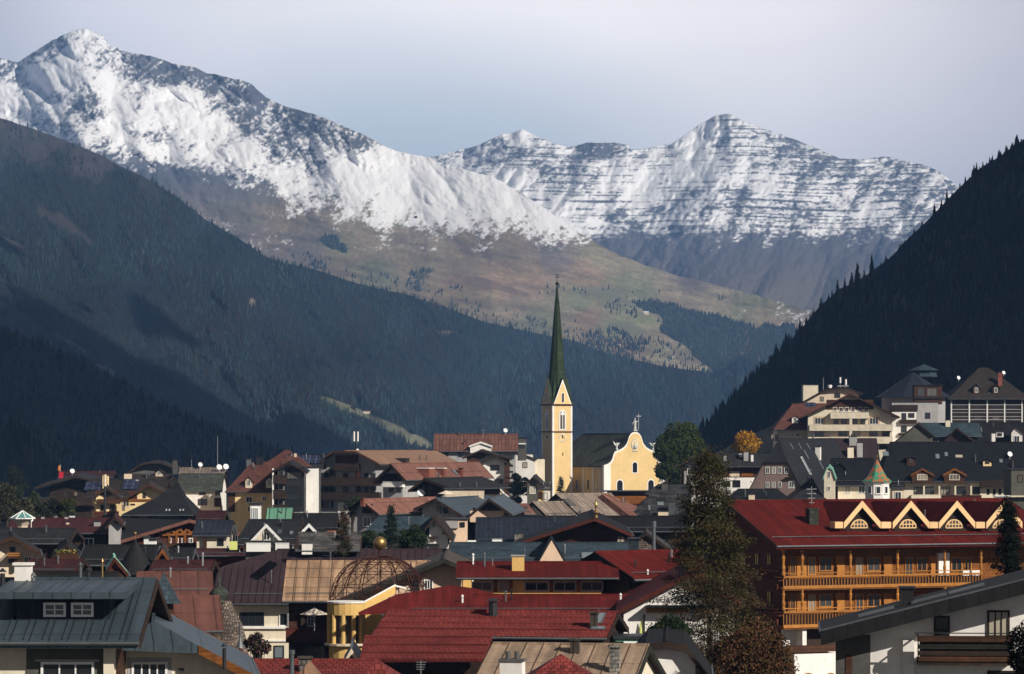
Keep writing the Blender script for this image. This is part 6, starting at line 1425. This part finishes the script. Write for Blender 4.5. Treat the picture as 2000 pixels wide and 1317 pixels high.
# its lower half continues down on the left in the same plane
q0, up, n_ = h.slope(960, 1240); A = h.slope(713, 1241)[0]; B_ = h.slope(962, 1241)[0]
c1 = hitp(703, 1287, A, n_); c2 = hitp(943, 1287, A, n_); mb = MB(); pl = [A + n_ * .02, c1 + n_ * .02, c2 + n_ * .02, B_ + n_ * .02]; mb.prism([p - n_ * .22 for p in pl][::-1], n_ * .22)
for i in range(3): t_ = (i + .35) / 3; mb.bar(pl[0].lerp(pl[1], t_) + n_ * .04, pl[3].lerp(pl[2], t_) + n_ * .04, .045)
mb.build('lower_roof', 'red_tile', h.root)
mb = MB(); mb.box(Vector((c1.x + .8, c1.y + .9, h.base)), Vector(((c2 - c1).length - 1.6, 0, 0)), Vector((0, 4, 0)), Z * (c1.z - h.base - .2)); mb.build('lower_wall', 'dark_wood', h.root)
h.mast(822, 1236, 1230) if False else None
q = P(822, 1330, 36); rt = root('antenna_mast', q, 'thin television aerial in front of the dark wall below the red tiled roof', 'antenna'); mb = MB(); zt = CZ - (1290 - HY) / 36; mb.tube(q, Vector((q.x, q.y, zt)), .03, n=6); mb.build('mast', 'steel', rt); mb = MB()
for i in range(4): e = Vector((q.x, q.y, zt - .1 - .13 * i)); mb.bar(e - Vector((.25, 0, 0)), e + Vector((.3 - .04 * i, 0, 0)), .018)
mb.build('rods', 'steel', rt)

# left foreground cluster
h = H_('house', 'rust copper roof behind the blue slate spire', (268, 1119, 30), (414, 29.93), s_=4.5, ey=1162, roof='copper_warm', wall='dark_wood', fascia='copper_warm', og=.8)
h.panel('R', 270, 1117, 272, 1118, .01, 'dark_wood', 'edge') if False else None
rt, c, r = pyramid('turret', 'steep blue slate pyramid spire beside the grey roof', 320, 1118, 35, 92, 1178, 'blue_slate', 'brown_wood', 'turret', n=4, rot=.9, bodyw=50, base=1240)
h = H_('house', 'rust-red copper roof with curved eave in front of the shingled turret', (318, 1167, 34.5), (428, 34.42), s_=4.6, ey=1230, prof=[(0, 0), (.8, .84), (1, 1)], roof='copper_warm', wall='ivory_plaster', fascia='copper_warm', og=1.2)
k = 34.2; c = P(440, 1272, k); g = gz(c) - .5; rt = root('turret', Vector((c.x, c.y, g)), 'weathered brown shingled turret with green onion cap', 'turret')
mb = MB(); w_ = 45 / k; zb = c.z; mb.lathe(c, [(w_ * 1.35, -4), (w_, 0), (w_ * .93, 22 / k), (w_ * .74, 52 / k), (w_ * .48, 74 / k), (w_ * .24, 98 / k)], 12); mb.build('shingled_body', 'shingle_brown', rt)
mb = MB(); mb.smooth = True; c = P(428, 1174, k); mb.lathe(c, [(.5, -.1), (.30, .05), (.5, .22), (.58, .42), (.4, .66), (.12, .85), (.05, 1.3), (.02, 1.7)], 14); mb.build('onion_cap', 'church_slate', rt)
leafy('ivy_bush', 'small dark ivy bush beside the shingled turret', 500, 1235, 1285, 36, 52, col=(.03, .03, .02), n=1500, size=.16, blobs=12, seed=5, cat='bush', col2=(.09, .04, .04))
rt, c, r = pyramid('turret', 'small red tiled pyramid roof with grey finial at the bottom', 469, 1262, 41, 110, 1326, 'red_tile', 'dark_wood', 'turret', n=4, rot=.785, bodyw=60, base=1380)
mb = MB(); q = P(469, 1266, 41); mb.lathe(q, [(.22, 0), (.12, .25), (.05, .5), (.04, 1.2)], 8); mb.build('finial', 'zinc', rt)
h = H_('house', 'low red tiled roof along the bottom edge', (455, 1291, 43), (742, 43), s_=4, ey=1345, hip=(1, 1), roof='red_tile', wall='dark_wood'); h.chim(596, 1310, 24, 1282, 'shingle_grey', cap='taupe_sheet')
rt, c, r = pyramid('house', 'small red tiled hip roof tip at the bottom centre-left', 738, 1288, 44, 120, 1340, 'red_tile', 'dark_wood', 'house', n=4, rot=.785, bodyw=80, base=1400)
rt, c, r = pyramid('chimney_hood', 'copper-tan hooded chimney at the bottom edge', 605, 1290, 45, 62, 1318, 'copper_tan', 'copper_tan', 'chimney', n=4, rot=.785, bodyw=40, base=1400)
q = P(570, 1330, 45); rt = root('flue', q, 'zinc flue pipe standing at the bottom edge left of the copper hood', 'flue'); mb = MB(); mb.tube(q - Z, Vector((q.x, q.y, CZ - (1276 - HY) / 45)), .1, n=10); mb.tube(Vector((q.x, q.y, CZ - (1278 - HY) / 45)), Vector((q.x, q.y, CZ - (1270 - HY) / 45)), .14, n=10); mb.build('pipe', 'zinc', rt)
h = H_('house', 'narrow steep gable between yellow tower and red roof', (686, 1268, 34), (690, 32.5), eL=(668, 1300), eR=(712, 1302), roof='zinc', wall='black_sheet', fascia='cream_plaster', oe=.15, og=.3)
h = H_('house', 'low black roof with flues behind the grey foreground roof', (72, 1120, 40), (232, 40), s_=3, ey=1142, roof='black_sheet', wall='dark_wood'); h.pipe(157, 1132, 1106, .08); h.pipe(173, 1132, 1116, .1, 'dark_metal'); h.pipe(200, 1130, 1099, .05, 'gold')

# grey-blue foreground house
h = H_('house', 'grey-blue sheet-metal roofed house with flat dormer in the left foreground', (-90, 1133, 50), (306, 50), s_=6, ey=1251, roof='grey_blue_metal', wall='ivory_plaster', gmat='brown_wood', fascia='dark_wood', oe=1.0, og=1.0, rib=.72, t=.3)
def shed(h, x0, x1, ytop, yf, yb, wall, roof):
    q, up, n = h.slope((x0 + x1) / 2, yb); Y = q.y; k = F / Y; zt = CZ - (yf - HY) / k; f = -h.l
    a = Vector(((x0 - CX) / k, Y, q.z - .1)); w = (x1 - x0) / k; dep = 4.2
    mb = MB(); mb.box(a, Vector((w, 0, 0)), Vector((0, dep, 0)), Z * (zt - a.z)); dm = mb.build('dormer', wall, h.root)
    mb = MB(); e = .55; A = a + Vector((-e - .15, -.9, zt - a.z + .05)); rise = (yf - ytop) / k + .0
    Bk = Vector((w + 2 * e + .3, 0, 0)); D_ = Vector((0, 4.7, .27))
    mb.box(A, Bk, D_, Z * .26)
    for i in range(9): p_ = A + Bk * (i / 8) + Z * .27; mb.bar(p_, p_ + D_, .03)
    mb.build('dormer_roof', roof, dm); return dm, a, k, Y
dm, a, k, Y = shed(h, 32, 215, 1133, 1171, 1212, 'navy_metal', 'grey_blue_metal')
for x0, x1 in ((85, 129), (139, 183)):
    window(dm, Vector(((x0 - CX) / k, Y, CZ - (1205 - HY) / k)), Vector((1, 0, 0)), Vector((0, -1, 0)), (x1 - x0) / k, 28 / k, 'white_paint', 2, 2, 'glass')
h.chim(46, 1140, 32, 1099, 'white_plaster', cap='white_plaster'); h.pipe(5, 1155, 1120, .1, 'dark_metal'); h.pipe(65, 1143, 1128, .08)
h.panel('R', 52, 1262, 203, 1340, .05, 'olive_plaster'); h.win('R', 80, 1293, 184, 1345, frame='white_paint', nx=3, ny=2, off=.06); h.panel('R', 70, 1288, 194, 1292, .12, 'grey_plaster', 'lintel'); h.panel('R', 204, 1262, 224, 1345, .3, 'ivory_plaster', 'pillar')
h2 = H_('house_wing', 'grey-blue roofed side wing with orange timber eaves in the left foreground', (300, 1216, 51), (300, 46), eL=(150, 1310), eR=(508, 1325), hip=(1.6, 0), hipf=.42, roof='grey_blue_metal', wall='ivory_plaster', fascia='orange_wood', og=.9, oe=.9, t=.3, cat='house')
h2.win('0', 257, 1293, 327, 1345, frame='white_paint', nx=4, ny=2, surround='grey_plaster'); h2.pipe(438, 1297, 1266, .07, 'dark_metal')
q0 = hitp(354, 1306, *h2.fac('0')); mb = MB(); mb.cbox(q0 - Z * .1 + Vector((0, -.08, 0)), .1, .07, .12); mb.build('wall_lamp', 'dark_metal', h2.root)

# tan roof, bottom centre
h = H_('house', 'tan metal roof with big white chimney at the bottom centre', (962, 1258, 40), (1268, 40.35), s_=6, ey=1352, roof='beige_metal', wall='ivory_plaster', fascia='grey_wood', oe=.5, og=.3, rib=.85)
h.chim(1123, 1275, 17, 1247, 'taupe_sheet', cap='taupe_sheet'); h.chim(1201, 1312, 19, 1260, 'stone', cap='stone'); h.chim(1001, 1345, 44, 1287, 'white_plaster', pot=2, cap='dark_plaster')
h = H_('house', 'white house under a dark clipped roof right of the tan roof', (1302, 1256, 37.5), (1304, 34.5), eL=(1200, 1335), eR=(1392, 1335), prof=[(0, 0), (.4, .04), (1, 1)], roof='black_sheet', wall='white_plaster', fascia='dark_wood', og=.5, oe=.9, t=.3)
h.win('0', 1267, 1299, 1286, 1335, frame='straw_plaster', nx=2)
rt, c, r = pyramid('house', 'red tiled hip roof at the bottom edge in front of the tan roof', 1095, 1277, 49, 320, 1352, 'red_brick_tile', 'dark_wood', 'house', n=4, rot=.785, bodyw=220, base=1450)

# big wooden chalet hotel
h = H_('chalet_hotel', 'big orange timber hotel with red roof, four zigzag dormers and carved balconies', (1417, 979, 22.3), (1969, 21.43), s_=9.3, ey=1061, roof='red_sheet', wall='orange_wood', gmat='red_wood', fascia='brown_wood', oe=2.4, og=2.0, t=.35, cat='hotel', base=CZ - 22)
for i, x in enumerate((1676, 1771, 1861, 1953)):
    h.dormer(x, 983, 82, 1036, roof='red_sheet', wall='dark_wood', trim='gold_trim', pitch=1.02, frame='gold_trim', arch=True, ov=.5)
for x0_, x1_ in ((1622, 1640), (1712, 1734), (1806, 1826), (1897, 1917)):
    tb = MB(); q = h.slope((x0_ + x1_) / 2, 1036)[0] - h.l * .7; k_ = F / q.y; tb.box(Vector((q.x, q.y, CZ - (1032 - HY) / k_)) - h.u * (x1_ - x0_) / k_ / 2, h.u * (x1_ - x0_) / k_, h.l * .9, Z * .55); tb.build('valley_board', 'gold_trim', h.root)
h.chim(1586, 1022, 20, 993, 'church_slate', cap='church_slate'); h.mast(1585, 985, 950, arms=4)
for i in range(17):
    x = 1541 + i * 23; q = hitp(x, 1068, *h.fac('R')); mb = MB() if i == 0 else mb; mb.box(q, h.u * .16, -h.l * 1.55, Z * .18)
mb.build('rafter_ends', 'honey_wood', h.root)
for (y0, y1, x1) in ((1124, 1146, 1918), (1192, 1221, 1918)):
    sl = h.balcony('R', 1530, y0, x1, y1, 1.6, 'orange_wood', rail='honey_wood', solid=False, bal=.3)
    h.panel('R', 1530, y1 - 5, x1, y1 + 1, .06, 'honey_wood', 'balcony_beam', off=1.61); h.panel('R', 1530, y0 - 2, x1, y0 + 1.5, .12, 'honey_wood', 'handrail', off=1.6); h.panel('R', 1532, y0 + 4, x1 - 2, y1 - 4, .03, 'brown_wood', 'balcony_backing', off=1.45)
    h.panel('R', 1530, y0 - 8, x1, y0 - 6.5, .06, 'honey_wood', 'upper_rail', off=1.6)
pR, nR_ = h.fac('R')
for x in (1530, 1567, 1661, 1753, 1845, 1916):
    for y0, y1 in ((1074, 1124), (1147, 1192)):
        if x > 1800 and y0 > 1100 and False: continue
        a_ = hitp(x, y1, pR + nR_ * 1.5, nR_); zt = hitp(x, y0, pR + nR_ * 1.5, nR_).z; H1 = zt - a_.z
        mb = MB(); mb.lathe(a_, [(.14, 0), (.14, H1 * .1), (.09, H1 * .15), (.15, H1 * .3), (.09, H1 * .45), (.12, H1 * .6), (.16, H1 * .68), (.09, H1 * .74), (.11, H1 * .9), (.17, H1 * .95), (.17, H1)], 8); mb.build('turned_post', 'honey_wood', h.root)
for y0, y1 in ((1088, 1116), (1160, 1186)):
    for x, w_ in ((1548, 10), (1585, 16), (1612, 26), (1678, 16), (1706, 26), (1775, 16), (1800, 20), (1868, 22), (1890, 14)):
        h.win('R', x - w_ / 2, y0, x + w_ / 2, y1 + (8 if w_ < 17 else 0), frame='honey_wood', nx=2, ny=1, glass='glass')
    for x in (1565, 1640, 1733, 1822): h.panel('R', x - 9, y0 - 2, x + 9, y1 + 10, .08, 'honey_wood', 'shutter')
h.panel('R', 1829, 1080, 1850, 1124, .4, 'white_plaster', 'party_wall'); h.panel('R', 1875, 1114, 1910, 1124, .5, 'white_paint', 'balcony_screen')
h.panel('R', 1526, 1224, 1960, 1330, .06, 'white_plaster', 'ground_floor'); h.panel('R', 1560, 1228, 1632, 1262, .1, 'dark_wood', 'loggia'); h.panel('R', 1553, 1226, 1561, 1262, 1.3, 'white_plaster', 'pillar'); h.balcony('R', 1536, 1262, 1636, 1270, 1.5, 'brown_wood'); h.panel('R', 1536, 1271, 1900, 1330, 1.4, 'white_plaster', 'terrace_wall')
for x in (1578, 1622): 
    A_, hh_, nn_, w_, H1 = h.quad('R', x - 14, 1310, x + 14, 1330, 1.41); mb = MB(); mb.prism([A_ + hh_ * (w_ / 2) + hh_ * (w_ / 2 * math.cos(i * math.pi / 8)) + Z * (w_ / 2 * math.sin(i * math.pi / 8)) for i in range(9)], nn_ * .08); mb.build('arched_window', 'honey_wood', h.root)
for y in (1112, 1150, 1186, 1222): h.panel('0', 1424, y - 1.2, 1524, y + 1.2, .3, 'orange_wood', 'string_course')
for y0, y1 in ((1130, 1148), (1195, 1214)): h.balcony('0', 1432, y0, 1516, y1, 1.2, 'red_wood')
for y in (1092, 1166): 
    for x in (1452, 1478, 1502): h.win('0', x - 5, y - 12, x + 5, y + 12, frame='brown_paint')
# wall facing left: ridge overhang carries carved brackets
h.panel('0', 1440, 1040, 1470, 1060, .1, 'dark_wood', 'gable_boarding')

# right foreground chalet
h = H_('chalet', 'white chalet with grey shallow roof and dark balcony in the right foreground', (2213, 1058.4, 43.5), (2250, 46), s_=14, ey=1222, roof='charcoal_sheet', wall='white_plaster', fascia=None, oe=.7, og=1.3, t=.3, cat='chalet', under='grey_wood', gut=False)
fb = MB(); a = h.L + .03
for side, sp, dd in ((-1, h.sR, h.dR), (1, h.sL, h.dL)):
    A = h.pt(a, 0, h.zr); B_ = h.pt(a, side * sp, h.zr - dd); fb.box(A - Z * .62, B_ - A, h.u * .12, Z * .60)
fb.build('bargeboard', 'black_sheet', h.root); fb = MB(); A = h.pt(a + .1, 0, h.zr + .02); B_ = h.pt(a + .1, -h.sR, h.zr - h.dR + .02); fb.bar(A, B_, .035); e0 = h.pt(-h.L, -h.sR, h.zr - h.dR - .1); e1 = h.pt(h.L, -h.sR, h.zr - h.dR - .1); fb.tube(e0, e1, .09, n=8); fb.build('edge_trim', 'zinc', h.root)
h.chim(1771, 1181, 32, 1145, 'charcoal_sheet', cap='dark_metal')
for x, y in ((1712, 1197), (1815, 1171), (1888, 1152)): h.sky(x, y, 26, 4, frame='zinc', glass='zinc')
h.panel('1', 1632, 1240, 1700, 1345, .05, 'dark_plaster'); h.panel('1', 1652, 1278, 1664, 1345, .09, 'brown_wood', 'door')  # dark panel paints the shaded recess onto the white wall
h.win('1', 1824, 1203, 1855, 1245, frame='dark_wood', nx=1, glass='glass'); h.win('1', 1928, 1192, 1972, 1245, frame='dark_wood', nx=3, glass='glass_curtain')
h.panel('1', 1763, 1250, 1785, 1345, .5, 'white_plaster', 'wall_return')
sl = h.balcony('1', 1792, 1242, 1978, 1292, 1.4, 'dark_wood', solid=False, bal=1.2)
h.panel('1', 1796, 1244, 1974, 1290, .03, 'dark_wood', 'balcony_backing', off=1.3)
for i, y in enumerate((1250, 1264, 1277, 1288)): h.panel('1', 1794, y - 5, 1976, y + 4, .04, ('brown_wood', 'grey_wood', 'dark_wood', 'brown_wood')[i], 'balcony_plank', off=1.42)
h.panel('1', 1786, 1236, 1984, 1238, .05, 'dark_metal', 'handrail', off=1.4)
h.win('1', 1928, 1310, 1990, 1345, frame='dark_wood', nx=2)

# windows on the facades that show none of their own
rw = random.Random(5)
for h in HOUSES:
    if h.nw or h.wallm in ('brown_sheet', 'black_sheet', 'verdigris'): continue
    best = min(('R', '0', '1'), key=lambda q: h.fac(q)[1].y); p_, n_ = h.fac(best); hh = Z.cross(n_)
    W = (h.a1 - h.a0) if best == 'R' else (h.wL - h.wR); top = h.zR if best == 'R' else min(h.zR, h.zL)
    mid = h.pt((h.a0 + h.a1) / 2, h.wR, 0) if best == 'R' else h.pt(h.a0 if best == '0' else h.a1, (h.wR + h.wL) / 2, 0)
    nwn = max(1, min(7, int(W / 2.6))); fr = rw.choice(['white_paint', 'brown_paint', 'white_paint']); 
    for fl_ in range(2):
        zt = top - .55 - fl_ * 2.75
        if zt - 1.3 < h.base + 1: break
        for i in range(nwn):
            if rw.random() < .15: continue
            c_ = mid + hh * ((i + .5) / nwn - .5) * (W - .8); window(h.root, Vector((c_.x, c_.y, zt - 1.2)) - hh * .5, hh, n_, 1.0, 1.2, fr, 2, 1, rw.choice(['glass', 'glass', 'glass', 'glass_curtain']))
# small vents and snow bars on the middle-distance roofs
for h in HOUSES:
    k_ = F / h.M.y
    if not 11 < k_ < 32 or len(h.roof.children) > 4 or h.fac('R')[1].y > -.6: continue
    for _ in range(rw.randint(1, 3)):
        a_ = rw.uniform(-.75, .75) * (h.L - max(h.hip)); b_ = -rw.uniform(.12, .6) * h.sR; q = h.pt(a_, b_, h.zroof(b_)); mb = MB(); hh_ = rw.uniform(.35, .8); mb.tube(q - Z * .2, q + Z * hh_, .07, n=6); mb.tube(q + Z * (hh_ + .02), q + Z * (hh_ + .14), .12, .03, n=6); mb.build('vent_pipe', rw.choice(['zinc', 'dark_metal', 'steel']), h.roof)
    mb = MB(); f_ = .86; b_ = -f_ * h.sR; z_ = h.zroof(b_) + .16; w_ = h.L - max(h.hip) * .3 - .3; mb.tube(h.pt(-w_, b_, z_), h.pt(w_, b_, z_), .035, n=5)
    for i in range(int(w_ * 2 / 1.8) + 1): mb.bar(h.pt(-w_ + i * 1.8, b_, z_ - .2), h.pt(-w_ + i * 1.8, b_, z_), .02)
    mb.build('snow_bar', 'zinc', h.roof)

# ---------------------------------------------------------------- trees in the village
conifer('larch', 'huge dark brown-green larch in front of the red-roofed timber hotel', 1385, 888, 1340, 32.6, 300, col=(.050, .046, .016), col2=(.066, .042, .018), n=112000, size=.15, seed=11, gap=.3, round_top=.22, loose=.3, droop=.15)
leafy('autumn_shrub', 'rusty autumn shrub at the foot of the larch', 1470, 1212, 1345, 38, 190, col=(.085, .038, .020), col2=(.06, .045, .016), n=26000, size=.13, blobs=34, seed=12, cat='shrub')
leafy('shrub', 'dark green shrub in front of the white gable wall', 1310, 1205, 1262, 34.5, 96, col=(.018, .03, .012), n=7000, size=.14, blobs=18, seed=13, cat='shrub')
conifer('spruce', 'black-green spruce at the right edge between hotel and chalet', 1968, 975, 1200, 30, 130, col=(.007, .010, .006), n=22000, size=.2, seed=14)
leafy('shrub', 'black twiggy shrub at the right edge in front of the balcony', 2010, 1185, 1330, 60, 90, col=(.008, .008, .006), n=6000, size=.1, blobs=20, seed=15, cat='shrub')
leafy('round_tree', 'big round dark green tree right of the church facade', 1330, 824, 950, 9.7, 108, col=(.036, .050, .012), n=26000, size=.42, blobs=30, seed=16)
leafy('round_tree', 'lower dark green tree between church and big round tree', 1302, 850, 950, 9.9, 50, col=(.030, .042, .012), n=9000, size=.4, blobs=14, seed=26)
leafy('yellow_tree', 'golden yellow autumn tree beside the pink house', 1460, 840, 890, 10.3, 60, col=(.42, .20, .02), col2=(.25, .14, .02), n=9000, size=.3, blobs=22, seed=17)
conifer('spruce', 'small spruce at the foot of the nave wall', 1095, 932, 980, 9.3, 30, col=(.012, .02, .016), n=2600, size=.35, seed=18)
leafy('round_tree', 'dark tree mass in front of the white block left of the tower', 1012, 918, 988, 11.3, 44, col=(.008, .013, .010), n=6000, size=.32, blobs=14, seed=19)
conifer('spruce', 'slim spruce between copper chalet and pinkish house', 947, 921, 968, 12.6, 24, col=(.012, .02, .012), n=2000, size=.28, seed=20)
conifer('spruce', 'brown-green conifer in front of the grey shingle roof', 671, 998, 1072, 22.3, 44, col=(.035, .035, .018), col2=(.07, .035, .02), n=5500, size=.16, seed=21, round_top=.2)
conifer('spruce', 'dark spruce between two round bushes left of centre', 765, 988, 1074, 21, 56, col=(.018, .03, .020), n=6000, size=.18, seed=22)
leafy('bush', 'left round dark bush beside the dark spruce', 727, 1034, 1074, 21.6, 56, col=(.022, .036, .016), n=5000, size=.17, blobs=16, seed=23, cat='bush')
leafy('bush', 'right round dark bush between spruce and white gabled house', 808, 1022, 1076, 21.6, 58, col=(.022, .036, .016), n=5500, size=.17, blobs=16, seed=24, cat='bush')
leafy('climbing_bush', 'dark green bush below the balcony hotel roof', 688, 962, 1010, 15.5, 44, col=(.025, .036, .018), n=3500, size=.22, blobs=12, seed=25, cat='bush')
for i, (x, t_, b_, k, w, col, lab) in enumerate(((14, 935, 1030, 14.5, 60, (.045, .045, .022), 'pale olive tree at the left edge'), (48, 968, 1030, 15, 46, (.05, .05, .028), 'greyish bush behind the glass canopy'), (72, 955, 1030, 13.5, 40, (.03, .035, .015), 'dark olive tree left of the black timber house'),
        (100, 970, 1030, 15, 44, (.02, .022, .012), 'dark shrub in front of the black timber house'), (130, 966, 1020, 15, 40, (.035, .04, .012), 'green shrub near the black timber wall'), (28, 900, 1000, 11, 50, (.02, .026, .016), 'tall dark tree at the left edge beyond the houses'))):
    leafy('village_tree', lab, x, t_, b_, k, w, col=col, n=3500, size=.3, blobs=14, seed=30 + i)

# small huts and farmhouses on the far meadows
for x, y, w_, rf, lab in ((1208, 676, 11, 'rust_tile', 'red-roofed alpine hut on the meadow right of the spire'), (1226, 682, 8, 'brown_tile', 'tiny brown hut just right of the red-roofed alpine hut'), (1262, 614, 9, 'white_paint', 'pale-roofed hut beside the dark alpine wood'),
        (716, 808, 14, 'brown_tile', 'farmhouse on the light meadow strip left of the church'), (690, 800, 9, 'charcoal_sheet', 'small barn left of the farmhouse on the meadow strip'), (812, 426, 6, 'charcoal_sheet', 'lonely hut at the lower edge of the snow')):
    sh = 'hillside_left_forest' if x in (716, 690) else 'mountain_snowy_ridge'; p_ = Vector(on_sheet(sh, np.array([float(x)]), np.array([float(y)]))[0]); k_ = F / p_.y; W = w_ / k_ / 2; rt = root('alpine_hut', p_, lab, 'hut'); ux, uy = Vector((1, 0, 0)), Vector((0, 1, 0)); Hh = W * .7
    mb = MB(); mb.cbox(p_ - Z * W, W, W * .7, Hh + W); mb.build('wall', 'ivory_plaster' if rf != 'charcoal_sheet' else 'brown_wood', rt)
    mb = MB(); e = p_ + Z * Hh; mb.prism([e - ux * W * 1.15 - uy * W * .85, e - ux * W * 1.15 + uy * W * .85, e - ux * W * 1.15 + Z * W * .6], ux * W * 2.3); mb.build('roof', rf, rt)
# ---------------------------------------------------------------- a broken cloud bank high over the valley, unseen above the frame, added to shade the forested slopes
def build_shade_cloud():
    z0 = CZ + 2150; gx_ = np.linspace(300, 4600, 150); gy_ = np.linspace(-2100, 3900, 200); X, Y = np.meshgrid(gx_, gy_)
    n = fbm(X, Y, 900, 6, 301, .55)
    def edge(v, a, b, w): return np.clip((v - a) / w, 0, 1) * np.clip((b - v) / w, 0, 1)
    m = edge(X, 500, 4400, 260) * edge(Y, SHADE_CLOUD_S, 500 + .25 * X, 160) + (n - .5) * (.5 + 2.2 * np.clip((Y - 300) / 1500, 0, 1)) - .12
    m[:, 0] = m[:, -1] = m[0] = m[-1] = -1
    th = np.clip(m, 0, 1) ** .5 * 220 * (.6 + .8 * fbm(X, Y, 260, 4, 302))
    V = np.concatenate([np.stack([X, Y, z0 + th], -1).reshape(-1, 3), np.stack([X, Y, z0 - th * .45], -1).reshape(-1, 3)])
    ny, nx = X.shape; idx = np.arange(ny * nx).reshape(ny, nx); c = th > 0
    keep = (c[:-1, :-1] | c[1:, :-1] | c[:-1, 1:] | c[1:, 1:]).ravel()
    f = np.stack([idx[:-1, :-1], idx[:-1, 1:], idx[1:, 1:], idx[1:, :-1]], -1).reshape(-1, 4)[keep]
    f = np.concatenate([f, f[:, ::-1] + ny * nx])
    me = bpy.data.meshes.new('shade_cloud'); mesh_np(me, V.astype(np.float32), f, np.ones((len(V), 3)) * .85); me.materials.append(MATS['terrain'])
    o = bpy.data.objects.new('shade_cloud', me); C.objects.link(o); o['kind'] = 'structure'
SHADE_CLOUD_S = -1500
build_shade_cloud()
# ---------------------------------------------------------------- haze
def build_haze():
    m = bpy.data.materials.new('haze'); m.use_nodes = True; t = m.node_tree; t.nodes.clear()
    o_ = t.nodes.new('ShaderNodeOutputMaterial'); v = t.nodes.new('ShaderNodeVolumePrincipled')
    v.inputs['Color'].default_value = (.27, .52, 1, 1); v.inputs['Density'].default_value = 5.6e-5; v.inputs['Anisotropy'].default_value = -.35
    t.links.new(v.outputs[0], o_.inputs['Volume'])
    x, y0, y1, z0, z1 = 12500, -260, 20500, CZ - 95, CZ + 1600
    me = bpy.data.meshes.new('haze')
    me.from_pydata([(-x, y0, z0), (x, y0, z0), (x, y1, z0), (-x, y1, z0), (-x, y0, z1), (x, y0, z1), (x, y1, z1), (-x, y1, z1)], [],
                   [(0, 3, 2, 1), (4, 5, 6, 7), (0, 1, 5, 4), (1, 2, 6, 5), (2, 3, 7, 6), (3, 0, 4, 7)])
    me.materials.append(m)
    h_ = bpy.data.objects.new('haze', me); C.objects.link(h_); h_['kind'] = 'stuff'; h_['label'] = 'thin blue mountain haze filling the valley'
build_haze()
